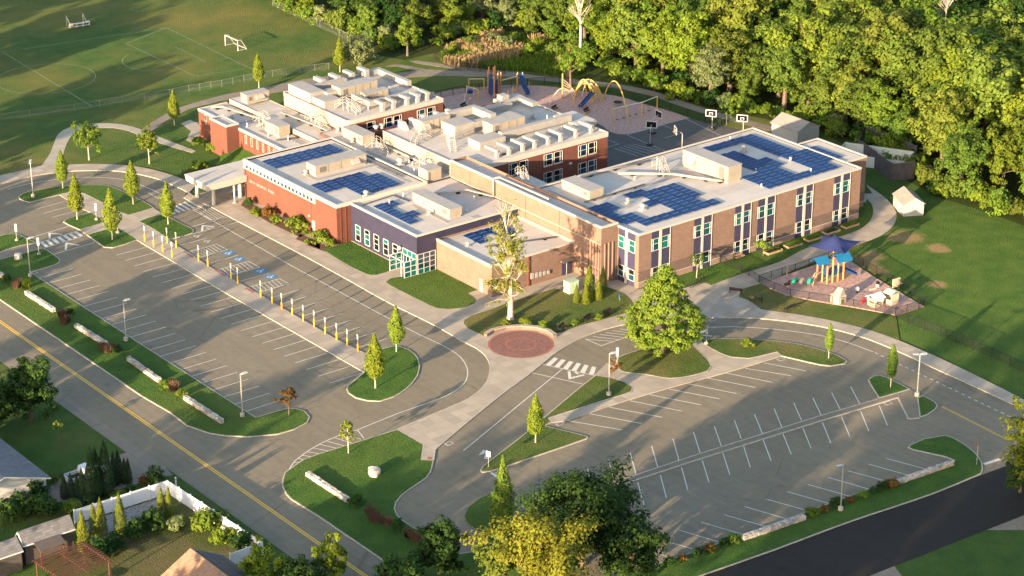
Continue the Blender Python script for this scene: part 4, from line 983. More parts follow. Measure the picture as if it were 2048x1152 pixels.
mb = MB(); mb.tube([(-24.6,24.4,2.65),(-24.6,28.1,2.65)],0.06,6); mb.tube([(-24.5,25.3,0.1),(-24.55,25.3,1.9),(-24.3,25.6,2.3),(-23.5,26.0,2.35)],0.06,6)
mb.build('entrance_rail', M['white'], school)
mb = MB(); mb.lathe([(0.0,2.95),(0.25,3.05),(0.36,3.3),(0.25,3.55),(0.0,3.65)],(-22.7,28.2),10); mb.build('globe_lamp', M['trim'], school, smooth=True)
# gymnasium: clerestory row of nineteen, door, pilaster, lettering
for i in range(19):
    y = 67.33-1.04*i
    fr = frame('x', -25.05, y-0.72, y, 5.32, 5.94, (), (), 0.06, 0.05, M['trim'], 'clerestory_window')
    pane_box(fr, 'x', -25.06, y-0.69, y-0.03, 5.35, 5.91, M['glass'])
mb = MB(); mb.box(-24.96,-24.89,47.68,48.55,0.0,2.1); mb.build('door', M['screen'], school)
for x in (-24.1,-23.2):
    mb = MB(); mb.box(x-0.06,x+0.06,41.54,41.61,0.0,6.0); mb.build('brick_joint', M['brick_pilaster'], school)
mb = MB(); mb.box(-24.94,-24.89,48.6,48.68,0.0,5.05); mb.build('control_joint', M['brick_pilaster'], school)
mb = MB(); mb.tube([(-25.0,67.75,0.0),(-25.0,67.75,6.1)],0.08,6); mb.build('downpipe', M['brick_pilaster'], school)
mb = MB(); mb.lathe([(0.0,2.5),(0.16,2.55),(0.2,2.7),(0.0,2.85)],(-25.05,49.1),8); mb.build('wall_lamp', M['trim'], school)
# raised metal letters too worn to read in the photograph: a row of upright strokes
lt = MB()
y = 66.6; k = 0
for wl_ in (6,10,6):
    for _ in range(wl_):
        h = 0.42
        lt.box(-24.95,-24.895,y-0.06,y,3.12,3.12+h)
        if k % 3 == 0: lt.box(-24.95,-24.895,y-0.22,y-0.062,3.12,3.18)
        if k % 3 == 1: lt.box(-24.95,-24.895,y-0.22,y-0.062,3.48,3.54); lt.box(-24.95,-24.895,y-0.22,y-0.17,3.13,3.47)
        if k % 3 == 2: lt.box(-24.95,-24.895,y-0.22,y-0.062,3.30,3.36)
        y -= 0.31; k += 1
    y -= 0.3
lt.build('wall_letters', M['stone2'], school)
# brick wings: paired windows
for x in (5.3,7.42,12.42,14.5,19.58,21.7,0.28):
    window('y', 37.5, x, x+1.7, 5.72, 7.62, (x+0.45 if x in (5.3,12.42,19.58,0.28) else x+1.25,), (6.7,), M['glass'], M['glass_dark'], 0.075, True)
    window('y', 37.5, x, x+1.7, 2.62, 4.52, (x+0.45 if x in (5.3,12.42,19.58,0.28) else x+1.25,), (3.6,), M['glass'], M['glass_dark'], 0.075, True)
for x in (9.58,11.68,2.75,4.68,-0.75):
    window('y', 68.2, x, x+1.62, 5.95, 7.62, (x+0.45 if x in (9.58,2.75) else x+1.2,), (6.8,), M['glass'], M['glass_dark'], 0.075, True)
for x in (14.3,21.5,7.2,12.25,19.4):
    mb = MB(); mb.box(x-0.04,x+0.04,37.46,37.51,0.0,7.88); mb.build('control_joint', M['brick_pilaster'], school)
mb = MB(); mb.box(17.6,18.1,37.25,37.5,4.9,5.15); mb.build('wall_lamp', M['trim'], school)
for y in (83.2,81.4,79.6,77.8,76.0,74.3):
    window('x', -15.2, y-0.2, y+0.2, 2.95, 4.4, (), (), M['glass_dark'], None, 0.05, False)
    mb = MB(); mb.box(-15.26,-15.19,y+0.85,y+0.93,0.0,4.7); mb.build('control_joint', M['brick_pilaster'], school)
for y in (96.2,93.4):
    window('x', -15.2, y-0.2, y+0.2, 2.95, 4.6, (), (), M['glass_dark'], None, 0.05, False)
# entrance canopy on round columns
mb = MB()
top = [(-32.6,67.2),(-15.3,68.25),(-15.3,73.9),(-32.6,73.9)]
mb.add([(-32.6,67.2,4.1),(-25.05,67.2,4.1),(-25.05,73.9,4.1),(-32.6,73.9,4.1),
        (-32.45,67.3,3.0),(-25.05,67.3,3.0),(-25.05,73.8,3.0),(-32.45,73.8,3.0)],
       [(0,1,2,3),(0,4,5,1),(3,2,6,7),(0,3,7,4),(4,7,6,5),(1,5,6,2)])
can = mb.build('entrance_canopy', M['trim'], school)
mb = MB(); mb.box(-25.045,-15.25,68.3,73.9,3.3,4.096); mb.build('canopy_link', M['trim'], can)
mb = MB(); mb.sheet([(-32.3,67.5),(-25.1,67.5),(-25.1,73.6),(-32.3,73.6)],4.104); mb.build('canopy_roof', M['roof'], can)
for x, y in ((-31.0,72.9),(-30.8,68.2),(-27.9,72.9),(-25.6,68.6)):
    mb = MB(); mb.lathe([(0.32,0.0),(0.32,3.2)],(x,y),14); mb.build('column', M['trim'], school, smooth=True)
# brick chimney with two caps on the north wing edge
mb = MB(); mb.box(-1.9,1.0,64.2,66.2,0.0,7.2); ch = mb.build('chimney', M['brick'], school)
for x in (-1.0,0.2):
    mb = MB(); mb.lathe([(0.28,7.2),(0.28,7.7),(0.5,7.75),(0.5,8.0),(0.0,8.1)],(x,65.2),10); mb.build('chimney_cap', M['steel'], ch)
# sloping bank of grass along the brick wing
mb = MB()
mb.add([(-15.22,72.5,1.75),(-15.22,86,1.75),(-21,86,0.03),(-23,73.9,0.03),(-15.22,86.0,0.0),(-15.22,72.5,0.0)], [(0,1,2,3),(1,4,2),(0,3,5)])
struct('grass_bank', mb, M['lawn'])

# ---------------------------------------------------------------- solar arrays: every panel its own part
PW, PH = 1.77, 1.03
def panel_mesh():
    mb = MB(); t = math.tan(R(-4))
    z = lambda x: 0.10-x*t
    def slabq(x0,x1,y0,y1,lo,hi):
        mb.add([(x0,y0,z(x0)+lo),(x1,y0,z(x1)+lo),(x1,y1,z(x1)+lo),(x0,y1,z(x0)+lo),(x0,y0,z(x0)+hi),(x1,y0,z(x1)+hi),(x1,y1,z(x1)+hi),(x0,y1,z(x0)+hi)],
               [(0,3,2,1),(4,5,6,7),(0,1,5,4),(1,2,6,5),(2,3,7,6),(3,0,4,7)])
    mb.mi = 0; slabq(0.025,PW-0.025,0.025,PH-0.025,-0.02,0.014)
    mb.mi = 1; slabq(0,PW,0,PH,-0.04,0.008)
    mb.box(0.0,0.14,0.1,0.3,0.0,0.06); mb.box(PW-0.1,PW-0.02,0.1,0.25,0.0,0.16)
    me = bpy.data.meshes.new('panel'); me.from_pydata(mb.v, [], mb.f)
    me.materials.append(M['solar']); me.materials.append(M['panel_frame'])
    me.polygons.foreach_set('material_index', mb.m); me.update()
    return me
PANEL = panel_mesh()
def solar(label, x0, ytop, z, px, py, rows):
    t = thing('solar_array', label, 'solar array', (x0, ytop, z), 0, 'solar arrays on the school roof')
    for r_, row in enumerate(rows):
        for c, ch in enumerate(row):
            if ch == 'X':
                mesh_obj('panel', PANEL, t, (c*px, -(r_+1)*py, 0.02))
    return t
solar('solar array of four rows by the gymnasium front corner', -23.0, 66.0, 6.27, 1.90, 1.10, ['XXXXXXX']*4)
solar('stepped solar array beside the plaza side edge of the gymnasium roof', -22.9, 51.9, 6.27, 1.91, 1.07, ['XXXXX.','XXXXX.','XXXXXX','XXXXXX','..XXXX','..XXXX','..XXXX','..XXXX'])
solar('narrow solar array on the navy wing roof', -20.2, 38.7, 6.10, 1.96, 1.08, ['XX','XX','X.','X.','X.','XX','XX','X.','X.'])
solar('small solar array on the low tan roof behind the tall bare tree', -14.6, 23.4, 4.70, 1.92, 1.10, ['XXXX','XXXX','X.XX','X..X'])
solar('notched solar array at the near end of the long tan wing', 1.25, 14.2, 8.43, 1.92, 1.09, ['....XX...','XX..XXXXX','XX...XXXX','XX...XXXX','X...XXXXX','X...XXXXX','XX...XXXX','XX...XXX.','XX...XXX.','.XXXXXXXX','.XXXXXXXX'])
solar('largest solar array, ringing the far end of the long tan wing roof', 28.25, 22.45, 8.43, 1.93, 1.062, ['XXXXXXXX..','XXXXXXXX..','......XX..','......XX..','..XX..XX..','..XX..XX..','..XX..XX..','..XX..XX..','..XX..XX..','..XXX.XX..','..XXX.XXXX','..XXX.XXXX','..XXX.XXXX','XXXX..XXXX','XXXX..XXXX','XXXX..XXXX','XXXX..XX..','XXXXXXXX..','XXXXXXXX..'])

# ---------------------------------------------------------------- roof plant
RG = 'air handling units on the school roof'
def rtu(label, x0, x1, y0, y1, z, h, hood=None, seams=4, curb=0.35):
    t = thing('rooftop_unit', label, 'rooftop unit', ((x0+x1)/2,(y0+y1)/2,z), 0, RG)
    mb = MB(); mb.box(x0+0.12,x1-0.12,y0+0.12,y1-0.12,z,z+curb); mb.build('curb', M['duct'], t)
    mb = MB(); mb.box(x0,x1,y0,y1,z+curb,z+h); mb.build('casing', M['rtu'], t)
    mb = MB(); mb.box(x0-0.06,x1+0.06,y0-0.06,y1+0.06,z+h+0.002,z+h+0.08); mb.build('lid', M['screen'], t)
    long_x = (x1-x0) > (y1-y0)
    for i in range(1, seams):
        mb = MB()
        if long_x:
            x = x0+(x1-x0)*i/seams; mb.box(x-0.02,x+0.02,y0-0.03,y0-0.001,z+curb+0.08,z+h-0.06)
        else:
            y = y0+(y1-y0)*i/seams; mb.box(x0-0.03,x0-0.001,y-0.02,y+0.02,z+curb+0.08,z+h-0.06)
        mb.build('panel_seam', M['grille'], t)
    if hood:
        hx, hy, w, d = hood   # sloping hood on the near face
        mb = MB()
        if long_x:
            a, b = hx, hx+w; zz = z+h
            mb.add([(a,y0,zz-0.3),(b,y0,zz-0.3),(b,y0-d,zz-h*0.55),(a,y0-d,zz-h*0.55),(a,y0,zz-h*0.6),(b,y0,zz-h*0.6)],[(0,1,2,3),(0,3,4),(1,5,2),(3,2,5,4)])
        else:
            a, b = hy, hy+w; zz = z+h
            mb.add([(x0,a,zz-0.3),(x0,b,zz-0.3),(x0-d,b,zz-h*0.55),(x0-d,a,zz-h*0.55),(x0,a,zz-h*0.6),(x0,b,zz-h*0.6)],[(0,1,2,3),(0,3,4),(1,5,2),(3,2,5,4)])
        mb.build('intake_hood', M['duct'], t)
    mb = MB()
    if long_x: mb.box(x0+(x1-x0)*0.08,x0+(x1-x0)*0.2,y0-0.04,y0-0.002,z+curb+0.25,z+h-0.3)
    else: mb.box(x0-0.04,x0-0.002,y0+(y1-y0)*0.08,y0+(y1-y0)*0.2,z+curb+0.25,z+h-0.3)
    mb.build('louvre', M['grille'], t)
    return t
rtu('long beige rooftop unit between the two gymnasium solar arrays', -20.0,-10.3,54.6,57.2,6.27,1.75,(-13.2,0,1.4,0.7))
rtu('beige rooftop unit running lengthwise on the navy wing roof', -14.2,-11.9,27.0,36.5,6.10,1.6,(0,33.5,0.7,0.5))
rtu('large beige twin rooftop unit beside the biggest solar array', 24.9,27.7,7.9,18.3,8.43,2.7,(0,15.2,1.6,0.9))
rtu('low beige rooftop unit on the long tan wing near the corridor', 3.6,6.4,15.6,22.2,8.43,1.45,(0,20.0,1.2,0.6))
rtu('long beige rooftop unit with red fittings on the single storey wing roof', -9.3,-4.8,92.0,94.0,6.3,1.6,(-7.5,0,1.6,0.5))
rtu('stepped beige rooftop unit in the middle of the single storey wing roof', -12.4,-10.2,77.2,81.6,4.95,1.9,None)
rtu('tall beige rooftop unit joined to grey duct walls on the far brick wing', 0.9,8.6,78.4,81.0,8.50,2.1,None,5)
rtu('slanted beige rooftop unit behind the north classroom windows', 3.4,8.2,74.6,76.0,8.50,1.6,None,4)
rtu('open beige rooftop unit with twin hoods above the inner court', 1.4,7.0,55.3,57.2,8.50,2.2,(1.5,0,1.2,0.8),5)
rtu('tall beige rooftop unit inside the U of grey duct walls', 9.5,16.2,47.2,49.8,8.50,2.2,None,4)
rtu('white plain box beside the tan corridor wall', -7.4,-4.7,42.0,44.4,6.2,1.9,None,1,0.0)
rtu('beige casing on the roof between gymnasium and brick wings', -5.6,-3.2,62.5,68.5,6.2,1.6,None,3)
# big rectangular duct runs
DG = 'rectangular air ducts on the school roof'
def duct(label, boxes, mat='screen'):
    b0 = boxes[0]
    t = thing('air_duct', label, 'air duct', ((b0[0]+b0[1])/2,(b0[2]+b0[3])/2,b0[4]), 0, DG)
    for b in boxes:
        mb = MB(); mb.box(*b); mb.build('duct_section', M[mat], t)
    return t
duct('tall grey duct wall beside the far rooftop unit', [(-4.0,-1.2,80.2,87.0,8.50,10.3),(-1.19,0.8,79.2,81.2,8.50,10.1),(-1.19,6.0,83.8,84.8,9.2,10.1)])
duct('grey duct block below the far duct wall', [(-3.6,-0.4,76.4,80.18,8.50,9.7)])
duct('row of pale duct elbows along the back of the far brick wing', [(x,x+0.8,84.9,87.6,9.2,10.4) for x in (1.5,4.6,7.6,10.6)])
duct('L-shaped low duct at the corner of the far brick wing', [(10.2,14.4,85.3,86.3,9.0,9.9),(13.5,14.4,76.5,85.29,9.0,9.9)])
duct('U-shaped grey duct around the tall unit', [(4.6,8.6,50.8,54.6,8.50,10.5),(8.61,16.8,50.8,51.9,9.4,10.4),(4.2,9.4,43.6,46.8,8.5,9.8),(9.41,24.0,44.6,45.6,9.0,10.1)])
duct('long grey duct with an arched end behind the open unit', [(7.01,13.0,55.8,56.8,9.4,11.0),(12.0,13.2,51.0,55.79,9.2,11.0),(13.21,20.5,56.0,57.0,9.0,9.9)])
duct('pale flat duct stack at the back edge of the inner brick wing', [(19.5,24.5,57.8,60.0,9.2,9.8),(23.2,24.4,54.0,57.79,9.2,9.8),(20.0,21.5,58.2,59.6,9.81,10.6)])
duct('low pale duct crossing the north brick wing', [(3.0,9.5,71.6,72.4,8.9,9.8),(2.2,2.99,71.6,77.0,8.9,9.8)])
duct('thin pale duct running to the far parapet of the north brick wing', [(12.0,14.6,70.0,70.5,8.8,9.4)])
# fresh-air hoods standing in two rows
for i, x in enumerate((4.2,6.6,9.4,11.8,14.6,17.2,20.4,23.6)):
    t = thing('exhaust_hood', f'{ORD[i]} goose-neck exhaust hood from the corridor along the court side roof edge', 'exhaust hood', (x,40.0,8.5), 0, 'goose-neck hoods on the court side roof edge')
    mb = MB(); mb.box(x-0.26,x+0.26,38.9,39.4,8.5,9.5); mb.build('riser', M['duct'], t)
    mb = MB(); mb.box(x-0.30,x+0.30,38.7,42.0,9.503,9.9); mb.build('hood', M['duct'], t)
    mb = MB(); mb.box(x-0.22,x+0.22,38.67,38.695,9.55,9.85); mb.build('louvre', M['grille'], t)
for i, x in enumerate((3.4,5.6,8.4,10.6,12.6)):
    t = thing('exhaust_hood', f'{ORD[i]} pale exhaust hood above the north classroom windows', 'exhaust hood', (x,70.5,8.5), 0, 'hoods above the north classroom windows')
    mb = MB(); mb.box(x-0.3,x+0.3,69.2,69.9,8.5,9.6); mb.build('riser', M['duct'], t)
    mb = MB(); mb.box(x-0.35,x+0.35,69.0,71.4,9.605,10.0); mb.build('hood', M['duct'], t)
for i, x in enumerate((0.8,3.0,5.4,8.0,10.4)):
    t = thing('parapet_fin', f'{ORD[i]} white parapet fin over the narrow courtyard', 'parapet fin', (x,60.3,8.5), 0, 'white parapet fins over the narrow courtyard')
    mb = MB(); mb.add([(x-0.3,58.6,8.5),(x+0.3,58.6,8.5),(x+0.3,61.0,8.5),(x-0.3,61.0,8.5),(x-0.3,59.6,9.7),(x+0.3,59.6,9.7),(x+0.3,61.0,9.7),(x-0.3,61.0,9.7)],[(0,1,5,4),(1,2,6,5),(2,3,7,6),(3,0,4,7),(4,5,6,7)])
    mb.build('fin_body', M['roof'], t)
# pipes on rubber feet
PG = 'insulated pipe runs on the school roof'
def pipe(label, pts, r_=0.12, feet=True, mat='duct', zf=None):
    t = thing('roof_pipe', label, 'pipe', (pts[0][0],pts[0][1],pts[0][2]-0.3), 0, PG)
    mb = MB(); mb.tube(pts, r_, 8); mb.tube([(p[0]+0.28,p[1]+0.28,p[2]) for p in pts], r_*0.7, 8)
    mb.build('insulated_pipe', M[mat], t, smooth=True)
    if feet:
        for a, b in zip(pts[:-1], pts[1:]):
            L = (Vector(b)-Vector(a)).length; k = max(1, int(L/3.2))
            for i in range(k):
                s = (i+0.5)/k; p = Vector(a).lerp(Vector(b), s)
                mb = MB(); mb.box(p.x-0.2,p.x+0.3,p.y-0.2,p.y+0.3,p.z-0.38,p.z-0.12); mb.build('pipe_foot', M['rubber'], t)
    return t
pipe('long twin pipe along the single storey wing roof from front to stair', [(-13.6,97,5.4),(-13.6,96.5,5.4),(-9.2,84.5,5.4),(-9.2,76,5.4)][0:1]+[(-11.8,96.0,5.4),(-10.2,86.2,5.4),(-10.1,84.6,5.4)])
pipe('twin pipe running down the middle of the single storey roof', [(-7.6,84.0,6.75),(-6.8,74.0,6.75),(-6.8,71.0,6.75)])
pipe('twin pipe across the low brick roof towards the far wing', [(-12.6,83.8,5.35),(-9.9,84.1,5.35)])
pipe('twin pipe along the foot of the step between the roofs', [(-3.4,60.5,6.6),(-3.4,46.5,6.6)], 0.16)
pipe('twin white pipe dropping over the tan corridor wall', [(-3.55,30.0,6.5),(-3.55,30.0,9.35),(-2.3,30.0,9.35),(-2.3,18.0,9.35)], 0.14, False)
pipe('pair of pipes on feet across the navy wing roof', [(-11.2,37.0,6.5),(-5.0,34.6,6.5),(-3.6,30.0,6.5)], 0.11)
pipe('twin pipe along the back edge of the long tan wing', [(8.0,23.6,8.8),(13.0,23.6,8.8),(22.0,22.6,8.8)], 0.16)
pipe('large twin pipe from the stair to the twin rooftop unit', [(14.0,21.0,8.9),(20.5,15.5,8.9),(23.8,9.2,8.9),(24.5,8.6,8.9)], 0.20)
pipe('short pipes beside the inner brick wing parapet', [(4.0,39.6,8.8),(12.0,39.8,8.8)], 0.10)
pipe('thin conduit across the notched array roof', [(2.2,15.2,8.6),(14.5,15.4,8.6)], 0.05, True, 'rubber')
pipe('thin conduit across the low tan roof', [(-14.8,17.6,4.85),(-4.0,14.0,4.85)], 0.05, True, 'rubber')
pipe('thin conduit in front of the navy roof array', [(-21.2,40.0,6.2),(-15.0,40.6,6.2),(-14.6,37.0,6.2)], 0.05, True, 'rubber')
pipe('thin conduit along the gymnasium roof edge', [(-9.4,60.0,6.4),(-9.2,46.0,6.4)], 0.05, True, 'rubber')
pipe('thin conduit around the stepped single storey unit', [(-13.6,76.2,5.1),(-9.9,75.0,5.1),(-9.8,80.6,5.1)], 0.06, True, 'rubber')
# grey walkway pads
for i, (x0,x1,y0,y1,z) in enumerate(((-15.3,-14.6,26.2,35.6,6.104),(-20.8,-9.4,53.2,53.9,6.274),(-10.0,-9.3,43.6,52.6,6.274),(2.6,22.0,14.9,15.6,8.434),(21.6,24.0,20.4,21.0,8.434),(-11.4,-10.0,72.2,75.6,4.954),(-13.2,-12.4,79.0,82.6,4.954),(-6.9,-6.2,52.0,60.0,6.204),(-6.6,-3.2,50.6,51.2,6.208),(28.1,28.8,8.0,12.0,8.434),(-11.0,-9.6,25.2,26.2,6.104),(-20.9,-20.2,54.0,57.8,6.274),(1.2,1.8,4.6,23.0,8.436),(-14.2,-9.8,87.5,88.2,4.955),(8.5,9.3,58.2,60.4,8.504),(17.5,18.2,39.4,43.4,8.504))):
    mb = MB(); mb.box(x0,x1,y0,y1,z-0.01,z+0.02)
    mb.build('walkway_pad', M['walk_pad'], school)
# crossover stairs with handrails
SG = 'metal crossover stairs on the school roof'
def stairs(label, c, rz, z, run=2.0, h=1.5, w=0.9, platform=1.2):
    t = thing('crossover_stair', label, 'metal stair', (c[0],c[1],z), rz, SG)
    n = 6
    for sgn in (-1, 1):
        mb = MB()
        for s_ in (-1,1):
            mb.tube([(sgn*(platform/2+run),s_*w/2,0.02),(sgn*platform/2,s_*w/2,h)],0.06,4)
        mb.build('stringer', M['duct'], t, world=False)
        for k in range(1, n):
            mb = MB(); x = sgn*(platform/2+run*(1-k/n)); mb.box(x-0.13,x+0.13,-w/2,w/2,h*k/n-0.03,h*k/n); mb.build('tread', M['steel'], t, world=False)
    mb = MB(); mb.box(-platform/2,platform/2,-w/2,w/2,h-0.04,h); mb.build('platform', M['steel'], t, world=False)
    mb = MB()
    for s_ in (-1,1):
        for k in (0.95,0.5):
            mb.tube([(-platform/2-run,s_*w/2,k+0.02),(-platform/2,s_*w/2,h+k),(platform/2,s_*w/2,h+k),(platform/2+run,s_*w/2,k+0.02)],0.035,5)
        for x, zz in ((-platform/2-run,0.0),(-platform/2,h),(platform/2,h),(platform/2+run,0.0)):
            mb.tube([(x,s_*w/2,zz),(x,s_*w/2,zz+0.95)],0.035,5)
    mb.build('handrail', M['duct'], t, world=False)
    mb = MB()
    for s_ in (-1,1):
        for x in (-platform/2,platform/2): mb.tube([(x,s_*w/2,0),(x,s_*w/2,h)],0.05,4)
    mb.build('post', M['steel'], t, world=False)
stairs('metal stair over the pipes near the front of the single storey roof', (-11.0,84.3), R(90), 4.95)
stairs('metal stair beside the stepped unit on the single storey roof', (-6.0,75.8), R(90), 6.3)
stairs('metal stair on the far brick wing below the duct wall', (-1.2,73.2), R(100), 8.50)
stairs('metal stair by the gymnasium rear parapet', (-5.4,58.8), R(90), 6.2)
stairs('metal stair rising to the open twin-hood unit', (-0.4,53.0), R(20), 8.5)
stairs('metal stair in the middle of the inner brick wing roof', (1.6,47.8), R(60), 8.5)
stairs('metal stair behind the white box', (-4.2,47.4), R(80), 6.2)
stairs('metal stair over the large pipes of the long tan wing', (20.6,18.6), R(70), 8.43, 2.0, 1.3)
stairs('metal stair on the corridor roof behind the tan wall', (1.6,29.5), R(70), 8.5, 1.4, 0.9)
# low roof of the link behind the corridor wall
mb = MB(); mb.box(0.0,6.0,24.6,34.0,-0.05,6.6); mb.build('wall', M['brick'], school)
mb = MB(); mb.box(-0.05,6.08,24.55,34.06,6.6,6.85); mb.build('roof', M['roof'], school)
# vents and small stacks
VG = 'small vents on the school roof'
def vent(label, c, z, s=1.0):
    t = thing('roof_vent', label, 'roof vent', (c[0],c[1],z), 0, VG)
    mb = MB(); mb.box(-0.4*s,0.4*s,-0.4*s,0.4*s,0,0.25*s); mb.build('curb', M['duct'], t, world=False)
    mb = MB(); mb.lathe([(0.28*s,0.25*s),(0.28*s,0.6*s),(0.45*s,0.65*s),(0.45*s,0.9*s),(0.15*s,1.05*s)],(0,0),10); mb.build('vent_cap', M['duct'], t, world=False)
for lab, c, z, s in (('squat vent near the open corner of the gymnasium roof',(-18.7,42.6),6.27,1.0),('dome vent beside the pad cross on the link roof',(-6.3,50.9),6.2,1.3),
    ('mushroom vent left of the notched array centre',(7.4,11.0),8.43,0.9),('mushroom vent in the notch of the notched array',(7.3,7.6),8.43,1.0),('round vent beside the ring array, near the twin unit',(29.9,20.0),8.43,1.2),
    ('round vent in the open middle of the ring array',(36.8,17.0),8.43,1.1),('slim vent in the gap of the ring array',(40.0,9.6),8.43,0.6),
    ('small vent beside the navy roof array',(-15.4,30.6),6.1,0.7),('small vent by the long unit on the gymnasium roof',(-20.6,56.6),6.27,0.8),('twin vent on the far brick wing roof',(9.6,76.8),8.5,0.8),
    ('vent on the inner brick wing near the far bay',(20.4,50.6),8.5,1.0),('vent with rods near the far bay of the inner brick wing',(18.6,53.6),8.5,1.0),('vent on the link roof near the pipes',(-6.2,64.6),6.2,0.9),('slim vent on the low tan roof',(-16.4,19.6),4.7,0.7),
    ('small vent at the front corner of the single storey roof',(-13.2,90.8),4.95,0.7),('vent beside the chimney courtyard',(-5.0,70.6),6.2,0.8)):
    vent(lab, c, z, s)
SPG = 'slim white vent pipes on the school roof'
i = 0
rv = random.Random(3)
for lab, x0, x1, y0, y1, z in (('single storey brick roof',-14.5,-10.2,74,95,4.95),('far brick wing roof',-3,13,71,86,8.5),('inner brick wing roof',1,23,41,59,8.5),('link roof beside the gymnasium',-7,-3.4,46,70,6.2),('long tan wing roof',3,44,3,23,8.43),('navy wing roof',-18,-5,26,40,6.1)):
    for k, (x, y) in enumerate(sorted([(rv.uniform(x0,x1), rv.uniform(y0,y1)) for _ in range(6)], key=lambda q: 0.79*q[0]-0.62*q[1])):
        t = thing('vent_pipe', f'{ORD[k]} slim vent pipe from the left on the {lab}', 'vent pipe', (x,y,z), 0, SPG+', '+lab)
        hh = rv.uniform(0.4,0.9)
        mb = MB(); mb.lathe([(0.11,0.0),(0.10,hh),(0.06,hh+0.01)],(0,0),8); mb.build('stack', M['white'], t, world=False)
        mb = MB(); mb.lathe([(0.26,0.0),(0.12,0.12)],(0,0),8); mb.build('flashing', M['duct'], t, world=False)

# ---------------------------------------------------------------- chain-link fences
def chain_mat(name, c, dens):
    m, nt, b = new_mat(name)
    v = coords(nt, 'pos')
    w = N(nt, 'ShaderNodeTexChecker'); w.inputs['Scale'].default_value = 16.0
    nt.links.new(v, w.inputs['Vector'])
    b.inputs['Base Color'].default_value = (*c,1)
    b.inputs['Roughness'].default_value = 0.6
    b.inputs['Alpha'].default_value = dens
    return m
M['mesh_black'] = chain_mat('black_chain_link', (0.012,0.014,0.014), 0.30)
M['mesh_grey'] = chain_mat('galvanised_chain_link', (0.22,0.24,0.21), 0.10)
def fence(label, pts, h, mat='black', mesh='mesh_black', r_=0.035, group=None, mid=False):
    t = thing('chain_link_fence', label, 'fence', (pts[0][0],pts[0][1],0), 0, group)
    for p in pts:
        mb = MB(); mb.tube([(p[0],p[1],0),(p[0],p[1],h+0.05)], r_*1.4, 6); mb.build('post', M[mat], t)
    mb = MB()
    for a, b in zip(pts[:-1], pts[1:]):
        mb.tube([(a[0],a[1],h),(b[0],b[1],h)], r_, 5)
        if mid: mb.tube([(a[0],a[1],h*0.5),(b[0],b[1],h*0.5)], r_*0.8, 5)
    mb.build('top_rail', M[mat], t)
    mb = MB()
    for a, b in zip(pts[:-1], pts[1:]):
        mb.quad((a[0],a[1],0.05),(b[0],b[1],0.05),(b[0],b[1],h-0.02),(a[0],a[1],h-0.02))
    mb.build('chain_mesh', M[mesh], t)
    return t
def span(a, b, n): return [(a[0]+(b[0]-a[0])*i/n, a[1]+(b[1]-a[1])*i/n) for i in range(n+1)]
fp = [p[:2] for p in [(15.61,-9.23),(15.45,-12.54),(15.6,-15.8),(16.92,-18.29),(18.64,-21.32),(20.06,-24.1),(21.48,-27.09),(22.41,-30.15)]]
fence('black chain-link fence along the near side of the small playground', fp, 1.25)
fence('black chain-link fence between the path and the small playground', [p[:2] for p in [(15.61,-9.23),(18.13,-9.17),(20.35,-9.2),(22.95,-9.37),(25.9,-9.25),(30.22,-9.02),(33.84,-9)]], 1.25)
fence('black chain-link fence on the far lawn side of the small playground', [p[:2] for p in [(33.84,-9),(32.57,-14.09),(31.53,-17.74),(31.11,-20.42),(30.49,-23.47),(29.75,-26.69),(28.33,-30.37),(26.9,-30.44),(24.75,-30.17),(22.41,-30.15)]], 1.25)
fence('black chain-link fence running from the playground to the right frame edge', [p[:2] for p in [(22.41,-30.15),(21.89,-33.1),(22.08,-36.02),(22.24,-38.88),(22.28,-41.71),(22.4,-44.8),(22.33,-48.1),(22.19,-51.5),(21.96,-55.18),(21.64,-59.72)]], 1.5)
fence('short black gate fence between tan wing and path', [p[:2] for p in [(16.37,0.91),(16.2,-1.48),(16.23,-4.73),(16.16,-6.52),(15.61,-9.23)]], 1.25)
fence('long black chain-link fence around the back play area', [p[:2] for p in [(25.36,90.12),(27.95,90.28),(30.42,89.81),(33.01,89.62),(35.69,89.38),(38.35,88.78),(44.15,86.49),(47.21,85.6),(50.06,84.12),(52.24,82.4),(53.74,79.7),(54.73,76.27),(55.83,73.16),(56.8,69.79),(57.13,66.95),(57.66,63.98),(57.86,60.93),(58.1,58.23),(58.32,53.8),(58.73,49.65),(59.15,46.21)]], 1.5)
fence('black chain-link fence between path and wet meadow', [p[:2] for p in [(43.52,109.81),(42.71,105.17),(42.85,101.87),(44.07,99.72),(45.47,97.82),(46.95,95.87),(48.42,93.93)]], 1.5)
fence('silver chain-link fence along the near side of the playing field', [p[:2] for p in [(-41.31,128.35),(-33.52,126.42),(-25.61,124.46),(-20.98,123.69),(-16.66,123.19),(-12.45,122.44),(-7.83,121.4),(-3.89,121.28),(-1.84,120.8),(0.37,120.57),(2.51,120.2),(4.83,120.1),(7.31,120.25),(10.39,119.57),(13.05,119.42),(15.78,118.83),(18.37,118.17),(21.36,117.59),(23.97,116.73)]], 1.3, 'fence_grey', 'mesh_grey', 0.018)
fence('silver chain-link fence at the wood edge beyond the goal', [p[:2] for p in [(39.01,160),(38.44,150.65),(37.89,140.68),(37.54,133.05),(37.26,128.1),(36.83,123.36)]], 1.5, 'fence_grey', 'mesh_grey', 0.018)
